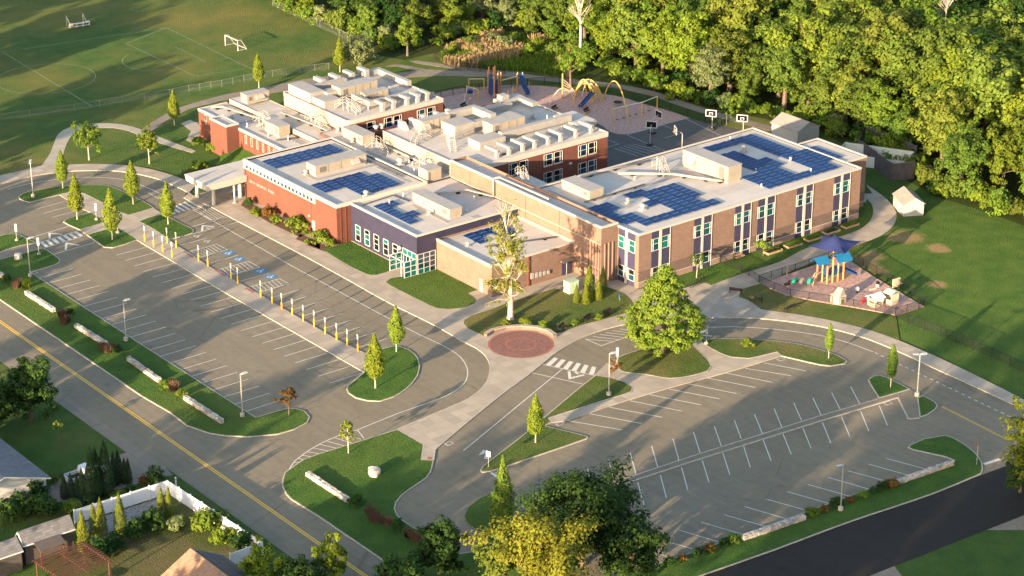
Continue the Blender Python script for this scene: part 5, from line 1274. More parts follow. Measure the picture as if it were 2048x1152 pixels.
# ---------------------------------------------------------------- goals on the field
def goal(label, a, b, h, depth, mat):
    t = thing('soccer_goal', label, 'goal', (a[0],a[1],0))
    a3, b3 = Vector((a[0],a[1],0)), Vector((b[0],b[1],0))
    n = Vector((1,0,0))
    mb = MB(); mb.tube([a3,a3+Vector((0,0,h)),b3+Vector((0,0,h)),b3],0.09,6); mb.build('goal_frame', M[mat], t)
    mb = MB()
    for q in (a3,b3): mb.tube([q+Vector((0,0,h)),q+n*depth*0.35+Vector((0,0,h)),q+n*depth+Vector((0,0,0.05)),q+Vector((0,0,0.05))],0.05,5)
    mb.tube([a3+n*depth+Vector((0,0,0.05)),b3+n*depth+Vector((0,0,0.05))],0.05,5)
    mb.build('back_stay', M[mat], t)
    mb = MB()
    mb.quad(a3+Vector((0,0,h)),b3+Vector((0,0,h)),b3+n*depth+Vector((0,0,0.05)),a3+n*depth+Vector((0,0,0.05)))
    for q in (a3,b3): mb.add([q+Vector((0,0,h)),q+n*depth+Vector((0,0,0.05)),q+Vector((0,0,0.05))],[(0,1,2)])
    mb.build('net', M['mesh_grey'], t)
    return t
goal('white soccer goal in the sunlit corner of the field', (16.73,142.14), (16.72,137.52), 2.1, 2.0, 'white')
# football-style goal frame with pads and a bench in front
gp = thing('goal_post_frame', 'tall goal frame with yellow pads standing in the shaded field', 'goal posts', (*(-1.69,171.84),0))
for q, q2 in (((-1.17,173.45),(-1.54,171.5)),((2.33,173.16),(2.12,171.53))):
    mb = MB(); mb.tube([(q[0],q[1],0),(q[0],q[1],2.0),(q2[0],q2[1],0.9),(q2[0],q2[1],0.0)],0.06,6); mb.build('upright', M['steel'], gp)
    mb = MB(); mb.box(q[0]+0.3,q[0]+0.9,q[1]-1.0,q[1]-0.4,0.1,0.45); mb.build('pad', M['amber'], gp)
q, q2 = (-1.61,171.56), (2.63,170.9)
bn = thing('long_bench', 'long silver bench in front of the padded goal frame', 'bench', (q[0],q[1],0))
d = Vector((q2[0]-q[0],q2[1]-q[1],0)); L = d.length; ang = math.atan2(d.y,d.x)
mb = MB(); mb.obox(((q[0]+q2[0])/2,(q[1]+q2[1])/2),L/2,0.22,0.72,0.80,ang); mb.build('seat', M['white'], bn)
mb = MB(); mb.obox(((q[0]+q2[0])/2-0.5,(q[1]+q2[1])/2-0.55),L/2,0.14,0.32,0.38,ang); mb.build('foot_board', M['white'], bn)
for s_ in (0.03,0.35,0.66,0.97):
    c = (q[0]+d.x*s_, q[1]+d.y*s_); mb = MB(); mb.obox(c,0.04,0.5,0.0,0.72,ang); mb.build('leg', M['steel'], bn)

# ---------------------------------------------------------------- storage buildings
def shed(name, label, x0, x1, y0, y1, h, rise, wallm, roofm, ridge='x', over=0.25):
    t = thing(name, label, 'shed', ((x0+x1)/2,(y0+y1)/2,0))
    mb = MB()
    if ridge == 'x':
        ym = (y0+y1)/2
        mb.add([(x0,y0,0),(x1,y0,0),(x1,y1,0),(x0,y1,0),(x0,y0,h),(x1,y0,h),(x1,y1,h),(x0,y1,h),(x0,ym,h+rise),(x1,ym,h+rise)],
               [(0,1,5,4),(2,3,7,6),(1,2,6,9,5),(3,0,4,8,7)])
    else:
        xm = (x0+x1)/2
        mb.add([(x0,y0,0),(x1,y0,0),(x1,y1,0),(x0,y1,0),(x0,y0,h),(x1,y0,h),(x1,y1,h),(x0,y1,h),(xm,y0,h+rise),(xm,y1,h+rise)],
               [(1,2,6,5),(3,0,4,7),(0,1,5,8,4),(2,3,7,9,6)])
    mb.build('wall', wallm, t)
    mb = MB(); o = over; th = 0.09
    if ridge == 'x':
        ym = (y0+y1)/2; k = rise/((y1-y0)/2)
        for ya, sgn in ((y0-o,1),(y1+o,-1)):
            za = h-k*o
            mb.add([(x0-o,ya,za),(x1+o,ya,za),(x1+o,ym,h+rise),(x0-o,ym,h+rise),(x0-o,ya,za+th),(x1+o,ya,za+th),(x1+o,ym,h+rise+th),(x0-o,ym,h+rise+th)],[(0,3,2,1),(4,5,6,7),(0,1,5,4),(1,2,6,5),(3,0,4,7)])
    else:
        xm = (x0+x1)/2; k = rise/((x1-x0)/2)
        for xa in (x0-o,x1+o):
            za = h-k*o
            mb.add([(xa,y0-o,za),(xa,y1+o,za),(xm,y1+o,h+rise),(xm,y0-o,h+rise),(xa,y0-o,za+th),(xa,y1+o,za+th),(xm,y1+o,h+rise+th),(xm,y0-o,h+rise+th)],[(0,3,2,1),(4,5,6,7),(0,1,5,4),(1,2,6,5),(3,0,4,7)])
    mb.build('roof', roofm, t)
    return t
c = (51.82,-3.06); c2 = (54.86,-5.03)
sx0, sy0 = c[0]+0.1, c[1]
t = shed('storage_shed', 'grey gabled storage shed beside the curving path', sx0, sx0+4.2, sy0-3.6, sy0+2.6, 2.4, 1.25, M['shed_wall'], M['shed_roof'], 'y')
t.rotation_euler = (0,0,R(-28)); t.location = (*(55.02,-2.21),0); t.scale = (0.8,0.8,0.86)
mb = MB(); mb.box(-2.16,-2.11,-1.5,-0.1,0.0,1.95); mb.build('door', M['white'], t, world=False)
mb = MB(); mb.box(-2.19,-2.165,-0.84,-0.78,0.0,1.95); mb.build('door_split', M['grille'], t, world=False)
c = (66.3,34.81)
t = shed('storage_shed', 'dull grey gabled shed behind the long tan wing', c[0]-2.6, c[0]+2.6, c[1]-3.2, c[1]+3.2, 2.2, 1.2, M['shed_wall'], M['shed_roof'], 'y')
# enclosure of dark boards with a pale container inside
enc = thing('board_enclosure', 'dark board fence enclosure at the far end of the tan wing', 'fence enclosure', (60,10,0))
q = [(53.6,17.2),(66.8,23.5),(70.0,9.0),(61.9,6.6),(58.0,9.2)]
q = [p[:2] for p in [(67.44,20.8),(62.85,8.86),(66.47,7.23),(72.57,12.32),(73.51,17.31),(73.77,21.97),(73.44,25.19)]]
for a, b in zip(q, q[1:]+q[:1]):
    L = math.hypot(b[0]-a[0], b[1]-a[1]); n = max(2, int(L/1.1)); ang = math.atan2(b[1]-a[1], b[0]-a[0])
    for i in range(n):
        s_ = (i+0.5)/n; mb = MB(); mb.obox((a[0]+(b[0]-a[0])*s_, a[1]+(b[1]-a[1])*s_), L/n/2*0.96, 0.035, 0.05, 3.0+0.06*((i*7)%3), ang)
        mb.build('board', M['dark_wood'], enc)
for a in q:
    mb = MB(); mb.tube([(a[0],a[1],0),(a[0],a[1],3.25)],0.1,5); mb.build('post', M['dark_wood'], enc)
a = (66.56,15.79); ct = thing('storage_container', 'pale open-topped container inside the dark board enclosure', 'container', (a[0],a[1],0))
mb = MB()
for bx_ in ((-6.0,6.0,1.6,1.7,0.0,2.7),(-6.0,6.0,-1.7,-1.6,0.0,1.9),(5.9,6.0,-1.59,1.59,0.0,2.7),(-6.0,-5.9,-1.59,1.59,0.0,2.7)): mb.box(*bx_)
mb.build('container_wall', M['tank'], ct, world=False)
mb = MB(); mb.box(-5.9,5.9,-1.6,1.6,0.0,0.2); mb.build('container_floor', M['tank'], ct, world=False)
ct.rotation_euler = (0,0,R(-62))

# ---------------------------------------------------------------- basketball hoops
def hoop(label, base, facing, h=3.05):
    t = thing('basketball_hoop', label, 'basketball hoop', (base[0],base[1],0), facing)
    mb = MB(); mb.tube([(0,0,0),(0,0,2.6),(0.5,0,3.0),(1.2,0,3.2)],0.07,6); mb.build('pole', M['steel'], t, world=False)
    mb = MB(); mb.box(1.2,1.25,-0.9,0.9,2.75,3.85); mb.build('backboard', M['glass_dark'], t, world=False)
    mb = MB()
    for a in ((1.19,1.27,-0.98,-0.86,2.7,3.9),(1.19,1.27,0.86,0.98,2.7,3.9),(1.192,1.268,-0.86,0.86,3.8,3.92),(1.192,1.268,-0.86,0.86,2.68,2.8),(1.255,1.272,-0.32,-0.22,2.95,3.45),(1.255,1.272,0.22,0.32,2.95,3.45),(1.255,1.272,-0.21,0.21,3.36,3.45)): mb.box(*a)
    mb.build('board_frame', M['white'], t, world=False)
    mb = MB(); mb.tube([(1.5+0.23*math.cos(R(k*45)),0.23*math.sin(R(k*45)),h) for k in range(9)],0.025,4)
    mb.tube([(1.28,0,h),(1.28,0,h-0.01)],0.02,4); mb.build('rim', M['orange'], t, world=False)
    mb = MB(); mb.lathe([(0.22,h-0.01),(0.13,h-0.4)],(1.5,0),8); mb.build('net', M['mesh_grey'], t, world=False)
    mb = MB(); mb.box(-0.45,0.45,-0.45,0.45,0,0.25); mb.build('base_weight', M['black'], t, world=False)
    return t
hoop('basketball hoop on a dark portable stand in mid court', (43.39,46.86), R(40))
hoop('basketball hoop between swings and court', (47.71,51.13), R(-5))
hoop('basketball hoop nearest the long tan wing roof edge', (46.68,42.3), R(150))
hoop('basketball hoop at the wood edge left of the young tree', (57.49,46.49), R(215))
hoop('basketball hoop at the wood edge right of the young tree', (59.93,41.18), R(215))

# ---------------------------------------------------------------- back play area
def posts(mat, parent, pts, h, r_=0.13, name='post'):
    for p in pts:
        mb = MB(); mb.lathe([(r_,0.0),(r_,h),(r_*0.8,h+0.08),(0.02,h+0.1)],p,8); mb.build(name, M[mat], parent)
def arch(p, q, h, n=14):
    return [(p[0]+(q[0]-p[0])*k/n, p[1]+(q[1]-p[1])*k/n, h*math.sin(math.pi*k/n)**0.75) for k in range(n+1)]
# tower unit
c = (38.73,84.75)
t = thing('play_tower', 'orange posted play tower with dark blue climbing panels', 'play structure', (c[0],c[1],0))
pp = [p[:2] for p in [(38.61,86.33),(40.16,88.12),(37.17,82.66),(40.09,85.17),(39.12,84.07),(39.88,84.22),(40.63,87.37),(41.39,87.9)]]
posts('orange', t, pp, 4.4)
for i, (a, b) in enumerate(((pp[0],pp[2]),(pp[2],pp[3]),(pp[1],pp[6]))):
    L = math.hypot(b[0]-a[0],b[1]-a[1]); ang = math.atan2(b[1]-a[1],b[0]-a[0])
    mb = MB(); mb.obox(((a[0]+b[0])/2,(a[1]+b[1])/2),L/2*0.8,0.06,0.4,3.9-0.4*i,ang); mb.build('climbing_panel', M['play_blue'], t)
mb = MB(); mb.prism([pp[0],pp[2],pp[3],pp[6]],1.7,1.85,True); mb.build('deck', M['play_blue'], t)
mb = MB()
a, b = (37.28,82.58), (38.25,79.98)
for k in range(6):
    s_ = k/6; o_ = (a[0]+(b[0]-a[0])*s_, a[1]+(b[1]-a[1])*s_)
    mb.tube([(o_[0]+0.55*math.cos(R(j*40)), o_[1]+0.2*math.sin(R(j*40)), 0.75+0.5*math.sin(R(j*40))) for j in range(10)],0.06,5)
mb.build('ring_climber', M['peach'], t)
mb = MB(); a, b = (39.98,84.14), (43.59,84.29); mb.tube([(a[0],a[1],2.9),(b[0],b[1],2.9)],0.10,6); a, b = (36.98,89.87), (39.07,88.22); mb.build('overhead_bar', M['peach'], t)
posts('orange', t, [(43.7,84.2)], 3.4)
pq = [p[:2] for p in [(38.25,79.98),(40.17,81.03)]]
posts('amber', t, pq, 2.3)
mb = MB(); mb.tube([(pq[0][0],pq[0][1],1.7),(pq[1][0],pq[1][1],1.9),(*(41.13,81.01),1.5)],0.06,5); mb.build('hand_bar', M['peach'], t)
c = (43.36,81.48); t = thing('wave_slide', 'dark blue wavy slide dropping to the sunlit wood chips', 'slide', (c[0],c[1],0))
a, b = (44.28,84.12), (43.16,80.34); mb = MB(); n = 12
prof = [(a[0]+(b[0]-a[0])*k/n, a[1]+(b[1]-a[1])*k/n, 2.9*(1-k/n)+0.28*math.sin(k/n*2*math.pi*1.4)+0.3) for k in range(n+1)]
dx = Vector((b[1]-a[1],a[0]-b[0],0)).normalized()*0.42
for p, r_ in zip(prof[:-1], prof[1:]):
    p, r_ = Vector(p), Vector(r_); up = Vector((0,0,0.28))
    mb.add([p-dx,p+dx,r_+dx,r_-dx,p-dx+up,p+dx+up,r_+dx+up,r_-dx+up],[(0,1,2,3),(0,4,7,3),(1,2,6,5)])
mb.build('chute', M['play_blue'], t)
posts('steel', t, [(a[0]-0.4,a[1]+0.2),(a[0]+0.3,a[1]-0.4)], 3.6, 0.07)
mb = MB(); mb.obox((a[0]-0.2,a[1]+0.3),0.5,0.5,2.9,3.02,0.4); mb.build('deck', M['play_blue'], t)
posts('peach', t, [(a[0]+0.9,a[1]-0.5),(a[0]+1.4,a[1]-0.9)], 1.6, 0.06, 'support')
# bar frames left
c = (33.37,84.19); t = thing('hanging_bar_set', 'amber bar frame with a blue hanging seat left of the tower', 'play structure', (c[0],c[1],0))
a = [p[:2] for p in [(33.9,86.7),(34.22,83.51),(36.73,89.69),(38.9,87.98),(34.63,85.4)]]
posts('amber', t, a, 2.4, 0.10)
mb = MB(); mb.tube([(*a[0],2.4),(*a[1],2.4)],0.09,6); mb.tube([(*a[2],2.4),(*a[3],2.45)],0.09,6); mb.build('overhead_bar', M['peach'], t)
mb = MB(); mb.lathe([(0.05,0.7),(0.55,0.9),(0.6,1.3),(0.3,1.6)],(34.75,86.77),10); mb.build('hanging_seat', M['play_blue'], t)
mb = MB(); mb.tube([(*(31.81,84.68),0),(*(32.44,85.29),1.0),(*(33.87,86.36),2.2),(*(34.41,85.56),2.3)],0.06,5); mb.build('bent_pole', M['white'], t)
# climber with arches
c = (51.24,73.8); t = thing('arch_climber', 'amber and peach arched climber in the middle of the play area', 'play structure', (c[0],c[1],0))
posts('orange', t, [(47.83,76.11)], 4.6, 0.14)
mb = MB()
for k in range(5):
    a, b = (47.83,76.11), (49.85,75.26)
    mb.tube([(a[0],a[1],3.6-0.5*k),((a[0]*2+b[0])/3,(a[1]*2+b[1])/3,3.0-0.42*k),((a[0]+2*b[0])/3,(a[1]+2*b[1])/3,2.2-0.3*k),(b[0],b[1],1.2-0.1*k)],0.06,5)
mb.build('wavy_net', M['peach'], t)
arcs = (((43.69,74.61),(48.93,74.14),2.6,'peach'),((47.57,72.64),(50.72,70.9),4.4,'amber'),((49.29,74.59),(51.93,71.78),3.4,'amber'),((50.18,75.37),(52.89,70.66),3.6,'amber'),((49.38,75.26),(53.61,71.93),2.8,'peach'),((50.54,75.09),(51.9,74.02),2.9,'orange'),((51.18,74.58),(53.75,73.67),2.9,'peach'))
for a, b, h, m_ in arcs:
    mb = MB(); mb.tube(arch(a, b, h), 0.11, 6); mb.build('arch', M[m_], t)
mb = MB(); a = (51.07,70.62); mb.box(a[0]-0.6,a[0]+0.6,a[1]-0.1,a[1]+0.1,1.6,3.0); mb.build('yellow_panel', M['amber'], t)
mb = MB()
for d in ((-0.6,-0.3),(-0.2,0.3),(0.4,-0.4),(0.7,0.3)): mb.tube([(a[0]+d[0]*1.8,a[1]+d[1]*1.8,0),(a[0]+d[0]*0.6,a[1]+d[1]*0.6,1.9)],0.07,5)
mb.build('leg', M['amber'], t)
c = (47.76,70.32); t = thing('straight_slide', 'dark blue straight slide in the shade beside the arched climber', 'slide', (c[0],c[1],0))
a, b = (50.35,70.46), (46.32,69.29); A_, B_ = Vector((a[0],a[1],2.0)), Vector((b[0],b[1],0.35)); dd = Vector((a[1]-b[1],b[0]-a[0],0)).normalized()*0.4; up = Vector((0,0,0.25))
mb = MB(); mb.add([A_-dd,A_+dd,B_+dd,B_-dd,A_-dd+up,A_+dd+up,B_+dd+up,B_-dd+up],[(0,1,2,3),(0,4,7,3),(1,2,6,5)]); mb.build('chute', M['play_blue'], t)
posts('steel', t, [((a[0]+b[0])/2,(a[1]+b[1])/2),(b[0]+0.3,b[1]+0.2)], 0.9, 0.05, 'leg')
c = (51.04,64.85); t = thing('arch_swing', 'large amber arch swing with a hanging basket', 'swing', (c[0],c[1],0))
mb = MB(); mb.tube(arch((53.22,70.77), (49.11,59.3), 5.2, 20), 0.12, 6); mb.build('arch', M['amber'], t)
a = (52.98,66.57); mb = MB(); mb.lathe([(0.3,0.55),(0.8,0.62),(0.8,0.72),(0.3,0.65)],a,12); mb.build('basket_seat', M['black'], t)
c = (53.36,62.32); t = thing('swing_set', 'long swing set on yellow posts at the edge of the court', 'swing set', (c[0],c[1],0))
a = [(45.71,59.54), (52.15,59.02), (57.17,60.75)]
a = [(45.71,59.54), (52.15,59.02), (56.46,59.88)]
posts('amber', t, a, 2.7, 0.10)
mb = MB(); mb.tube([(*a[0],2.7),(*a[1],2.75),(*a[2],2.75)],0.09,6); mb.build('top_beam', M['white'], t)
for i in range(6):
    s_ = (i+0.7)/7.0; x = a[0][0]+(a[2][0]-a[0][0])*s_; y = a[0][1]+(a[2][1]-a[0][1])*s_
    mb = MB(); mb.tube([(x-0.2,y,2.7),(x-0.2,y,0.5)],0.015,4); mb.tube([(x+0.2,y,2.7),(x+0.2,y,0.5)],0.015,4); mb.box(x-0.25,x+0.25,y-0.1,y+0.1,0.46,0.52); mb.build('swing_seat', M['rubber'], t)
for i, (c, lab) in enumerate((((42.26,71.41),'dark backed bench nearest the inner brick wing'),((45.88,66.78),'dark backed bench below the straight slide'),((30.27,82.64),'dark backed bench near the north brick wing corner'))):
    t = thing('play_bench', lab, 'bench', (c[0],c[1],0), R(20), 'dark benches around the back play area')
    mb = MB(); mb.box(-0.85,0.85,-0.2,0.2,0.42,0.48); mb.build('seat', M['black'], t, world=False)
    mb = MB(); mb.box(-0.85,0.85,0.2,0.26,0.55,0.95); mb.build('backrest', M['black'], t, world=False)
    for s_ in (-0.75,0.75):
        mb = MB(); mb.box(s_-0.04,s_+0.04,-0.2,0.26,0,0.42); mb.build('leg', M['amber'], t, world=False)
c = (30.27,80.84); t = thing('round_sign', 'small round sign on an orange post beside the back play area', 'sign', (c[0],c[1],0))
posts('orange', t, [c], 1.9, 0.07); mb = MB(); mb.lathe([(0.02,2.0),(0.28,2.25),(0.02,2.5)],c,10); mb.build('sign_disc', M['peach'], t)

# ---------------------------------------------------------------- small playground
def zpx(l): return None
c = (24.45,-15.11); t = thing('play_house_tower', 'orange posted play tower with two blue gable roofs under a shade sail', 'play structure', (c[0],c[1],0))
pp = [p[:2] for p in [(23.21,-13.65),(23.11,-14.79),(23.05,-15.83),(24.03,-15.99),(25.05,-16.07),(26.24,-16.03),(26.67,-13.43),(27.62,-14.67)]]
hs = (3.1,3.1,2.9,4.2,3.4,3.4,4.0,3.4)
for p, h in zip(pp, hs):
    mb = MB(); mb.lathe([(0.13,0.1),(0.13,h),(0.02,h+0.06)],p,8); mb.build('post', M['orange'], t)
mb = MB(); mb.prism([pp[1],pp[3],pp[5],pp[7],pp[6]],1.25,1.38,True); mb.build('deck', M['play_blue'], t)
for a, b in ((pp[1],pp[2]),(pp[3],pp[4]),(pp[5],pp[7])):
    L = math.hypot(b[0]-a[0],b[1]-a[1]); ang = math.atan2(b[1]-a[1],b[0]-a[0])
    mb = MB(); mb.obox(((a[0]+b[0])/2,(a[1]+b[1])/2),L/2,0.05,1.4,2.2,ang); mb.build('guard_panel', M['play_blue'], t)
def gable(cx, cy, w, l, z, rise, ang, mat):
    mb = MB(); ca, sa = math.cos(ang), math.sin(ang)
    def T(x, y, zz): return (cx+x*ca-y*sa, cy+x*sa+y*ca, zz)
    for s_ in (-1,1):
        mb.add([T(-l,s_*w,z),T(l,s_*w,z),T(l,0,z+rise),T(-l,0,z+rise),T(-l,s_*w,z+0.08),T(l,s_*w,z+0.08),T(l,0,z+rise+0.08),T(-l,0,z+rise+0.08)],[(0,1,2,3),(4,5,6,7),(0,1,5,4),(1,2,6,5),(3,0,4,7)])
    return mb
a = (23.09,-14.29); gable(a[0],a[1],1.0,1.15,3.05,0.85,R(-10),None).build('roof', M['play_teal'], t)
a = (25.89,-15.76); gable(a[0],a[1],1.15,1.3,3.3,0.95,R(-10),None).build('roof', M['play_teal'], t)
mb = MB(); a = (21.01,-14.82)
for s_ in (-0.3,0.3): mb.tube([(a[0]+s_*0.5,a[1]+s_,0.1),(a[0]+0.5+s_*0.5,a[1]+0.3+s_,0.9),(a[0]+1.3+s_*0.5,a[1]+0.6+s_,1.4),(a[0]+2.2,a[1]+0.8+s_,1.5)],0.06,5)
for k in range(4): mb.tube([(a[0]+0.3*k-0.15,a[1]+0.15*k-0.3,0.3+0.3*k),(a[0]+0.3*k+0.15,a[1]+0.15*k+0.3,0.3+0.3*k)],0.045,4)
mb.build('arch_ladder', M['peach'], t)
a, b = (26.97,-15.63), (28.08,-15.77); A_, B_ = Vector((a[0],a[1],1.35)), Vector((b[0]+0.6,b[1]-0.8,0.35)); dd = Vector((0.25,0.3,0)); up = Vector((0,0,0.25))
mb = MB(); mb.add([A_-dd,A_+dd,B_+dd,B_-dd,A_-dd+up,A_+dd+up,B_+dd+up,B_-dd+up],[(0,1,2,3),(0,4,7,3),(1,2,6,5)]); mb.build('slide_chute', M['play_blue'], t)
c = (26.73,-13.48); t = thing('shade_sail', 'navy shade sail on a single mast over the play tower', 'shade sail', (c[0],c[1],0))
mb = MB(); mb.tube([(c[0],c[1],0),(c[0],c[1],6.3)],0.12,8); mb.build('mast', M['sail'], t)
mb = MB(); n = 8; S = 2.9
import math as _m
cent = (c[0],c[1])
grid = []
for i in range(n+1):
    for j in range(n+1):
        u, v_ = i/n*2-1, j/n*2-1
        e = max(abs(u),abs(v_)); crn = abs(u*v_)
        pull = 1-0.16*(1-crn)*e
        z_ = 6.35-1.75*(e**0.7)+0.25*crn*e
        ca, sa = math.cos(R(20)), math.sin(R(20))
        x, y = u*S*pull, v_*S*pull
        grid.append((cent[0]+x*ca-y*sa, cent[1]+x*sa+y*ca, z_))
mb.add(grid, [(i*(n+1)+j,(i+1)*(n+1)+j,(i+1)*(n+1)+j+1,i*(n+1)+j+1) for i in range(n) for j in range(n)])
mb.build('canopy', M['sail'], t, smooth=True)
for k, p in enumerate((grid[0],grid[n],grid[n*(n+1)],grid[-1])):
    mb = MB(); mb.tube([(c[0],c[1],5.6),p],0.04,4); mb.build('rib', M['sail'], t)
# toys
def toy(name, label, px, cat='toy'):
    return thing(name, label, cat, (px[0],px[1],0.13))
t = toy('tunnel_climber', 'green caterpillar crawl tunnel near the playground gate', (19.72,-14.05))
for k, (dx, dy) in enumerate(((-0.8,0.7),(0.0,0.0),(0.8,-0.8))):
    mb = MB(); mb.tube([(dx+0.55*math.cos(R(j*30)),dy+0.2*math.cos(R(j*30)),0.5+0.5*math.sin(R(j*30))) for j in range(7)],0.28,7); mb.build('hoop', M['play_green'] if k != 1 else M['peach'], t, world=False, smooth=True)
t = toy('toy_house', 'pale toy house with white roof near the front fence corner', (22.88,-25.72))
mb = MB(); mb.box(-0.8,0.8,-0.8,0.8,0,0.55); mb.build('base', M['play_tan'], t, world=False)
mb = MB()
for s_ in (-0.7,0.7):
    for r_ in (-0.7,0.7): mb.box(s_-0.12,s_+0.12,r_-0.12,r_+0.12,0.56,1.25)
mb.box(-0.85,0.85,-0.85,0.85,0.86,0.95); mb.build('corner_post', M['play_white'], t, world=False)
gable(0,0,1.05,1.05,1.25,0.55,0,None).build('roof', M['play_white'], t, world=False)
t = toy('toy_house', 'tan toy house with sage roof, right of the pale toy house', (25.37,-26.51))
mb = MB(); mb.box(-0.75,0.75,-0.75,-0.6,0,1.6); mb.box(-0.75,0.75,0.6,0.75,0,1.6); mb.box(-0.75,-0.6,-0.58,0.58,0,0.7); mb.build('wall', M['play_tan'], t, world=False)
mb = MB(); mb.box(0.61,0.74,-0.58,0.58,0,0.5); mb.build('teal_panel', M['play_teal'], t, world=False)
gable(0,0,0.95,0.8,1.6,0.4,R(90),None).build('roof', M['sage'], t, world=False)
t = toy('toy_castle', 'tan toy castle with a pointed gable beside the front fence', (19.48,-21.65))
mb = MB(); mb.box(-0.8,0.8,-0.8,0.8,0,1.25); mb.build('wall', M['play_tan'], t, world=False)
mb = MB(); mb.add([(-0.6,-0.84,1.255),(0.6,-0.84,1.255),(0,-0.84,2.5),(-0.6,0.5,1.255),(0.6,0.5,1.255),(0,0.2,2.3)],[(0,1,2),(3,5,4),(0,2,5,3),(1,4,5,2)]); mb.build('gable', M['shed_roof'], t, world=False)
mb = MB(); mb.box(-0.28,0.28,-0.86,-0.802,0,0.7); mb.build('doorway', M['grille'], t, world=False)
t = toy('play_table', 'peach play panel against the far fence', (30.31,-22.85)); mb = MB(); mb.box(-0.7,0.7,-0.1,0.1,0,1.3); mb.build('panel', M['peach'], t, world=False); mb = MB(); mb.box(-0.7,0.7,-0.6,-0.12,0.5,0.58); mb.build('shelf', M['peach'], t, world=False)
t = toy('ride_on_toy', 'small red ride-on toy in front of the toy house', (22,-24.1)); mb = MB(); mb.box(-0.35,0.35,-0.2,0.2,0.15,0.45); mb.build('body', M['play_red'], t, world=False); mb = MB(); mb.box(0.1,0.3,-0.2,0.2,0.455,0.8); mb.build('seat_back', M['play_red'], t, world=False)
t = toy('spring_rider', 'dark red spring rider near the playground gate', (17.45,-13.23)); mb = MB(); mb.tube([(0,0,0),(0,0,0.4)],0.12,6); mb.build('spring', M['steel'], t, world=False); mb = MB(); mb.box(-0.5,0.5,-0.18,0.18,0.4,0.75); mb.box(0.3,0.6,-0.12,0.12,0.755,1.05); mb.build('saddle', M['red_wood'], t, world=False)
t = toy('spring_rider', 'white spring rider in the middle of the small playground', (24.04,-21.02)); mb = MB(); mb.tube([(0,0,0),(0,0,0.35)],0.1,6); mb.build('spring', M['black'], t, world=False); mb = MB(); mb.lathe([(0.05,0.35),(0.3,0.55),(0.3,0.9),(0.05,1.05)],(0,0),9); mb.build('saddle', M['play_white'], t, world=False)
t = toy('play_stump', 'pale seat and log near the far fence', (28.03,-21.3)); mb = MB(); mb.lathe([(0.3,0),(0.25,0.5)],(0,0),8); mb.build('stump', M['peach'], t, world=False); mb = MB(); mb.tube([(-1.8,-0.2,0.12),(-0.7,-0.4,0.12)],0.12,6); mb.build('log', M['peach'], t, world=False); mb = MB(); mb.box(-0.2,0.2,-0.2,0.2,0.505,0.9); mb.build('seat', M['black'], t, world=False)
t = toy('marker_post', 'slim wooden marker post beside the path fence', (20.67,-9.94), 'post'); mb = MB(); mb.box(-0.07,0.07,-0.07,0.07,0,1.5); mb.build('shaft', M['wood'], t, world=False); mb = MB(); mb.box(-0.1,0.1,-0.1,0.1,1.503,1.56); mb.build('cap', M['wood'], t, world=False)
# raised vegetable beds along the wing
for i, q in enumerate(((25.52,-1.94), (29.71,-1.99), (34.1,-1.9), (38.31,-1.61), (42.56,-1.56))):
    t = thing('raised_bed', f'{ORD[i]} wooden raised vegetable bed from the bench along the tan wing', 'planter', (q[0],q[1],0.16), 0, 'raised vegetable beds along the tan wing')
    mb = MB()
    for a in ((-1.5,1.5,-0.6,-0.53,0,0.32),(-1.5,1.5,0.53,0.6,0,0.32),(-1.5,-1.43,-0.529,0.529,0,0.32),(1.43,1.5,-0.529,0.529,0,0.32)): mb.box(*a)
    mb.build('bed_frame', M['wood'], t, world=False)
    mb = MB(); mb.box(-1.43,1.43,-0.53,0.53,0,0.26); mb.build('soil', M['mulch'], t, world=False)
    bed_leaf = MB(); rb = random.Random(i)
    for k in range(260):
        x, y, z_ = rb.uniform(-1.35,1.35), rb.uniform(-0.5,0.5), rb.uniform(0.25,0.6); s_ = rb.uniform(0.08,0.16); a = rb.uniform(0,6.3)
        bed_leaf.quad((x-s_*math.cos(a),y-s_*math.sin(a),z_),(x+s_*math.sin(a),y-s_*math.cos(a),z_+rb.uniform(-0.08,0.08)),(x+s_*math.cos(a),y+s_*math.sin(a),z_+0.04),(x-s_*math.sin(a),y+s_*math.cos(a),z_))
    if i in (1,2,4): bed_leaf.build('crop', M['leaf_bright'], t, world=False)
    else: bed_leaf.f = bed_leaf.f[:110]; bed_leaf.m = bed_leaf.m[:110]; bed_leaf.build('crop', M['leaf_dark'], t, world=False)

# ---------------------------------------------------------------- lamps
LG = 'parking lot lamp posts'
def lamp(label, c, twin=False, rz=0.0, h=6.2):
    t = thing('lamp_post', label, 'lamp post', (c[0],c[1],0), rz, LG)
    mb = MB(); mb.lathe([(0.33,0.0),(0.33,0.55),(0.26,0.62)],(0,0),12); mb.build('footing', M['kerb'], t, world=False)
    mb = MB(); mb.box(-0.055,0.055,-0.055,0.055,0.6,h); mb.build('pole', M['steel'], t, world=False)
    for s_ in ((1,-1) if twin else (1,)):
        mb = MB(); mb.add([(0.06*s_,-0.05,h-0.12),(0.3*s_,-0.2,h-0.08),(0.95*s_,-0.2,h-0.02),(0.95*s_,0.2,h-0.02),(0.3*s_,0.2,h-0.08),(0.06*s_,0.05,h-0.12),
                          (0.06*s_,-0.05,h),(0.3*s_,-0.2,h+0.06),(0.95*s_,-0.2,h+0.06),(0.95*s_,0.2,h+0.06),(0.3*s_,0.2,h+0.06),(0.06*s_,0.05,h)],
                         [(0,1,2,3,4,5),(6,7,8,9,10,11),(0,1,7,6),(1,2,8,7),(2,3,9,8),(3,4,10,9),(4,5,11,10)])
        mb.build('lamp_head', M['steel'], t, world=False)
lamp('twin-headed lamp post on the island at the drop-off loop', (-51.99,89.29), True, R(60))
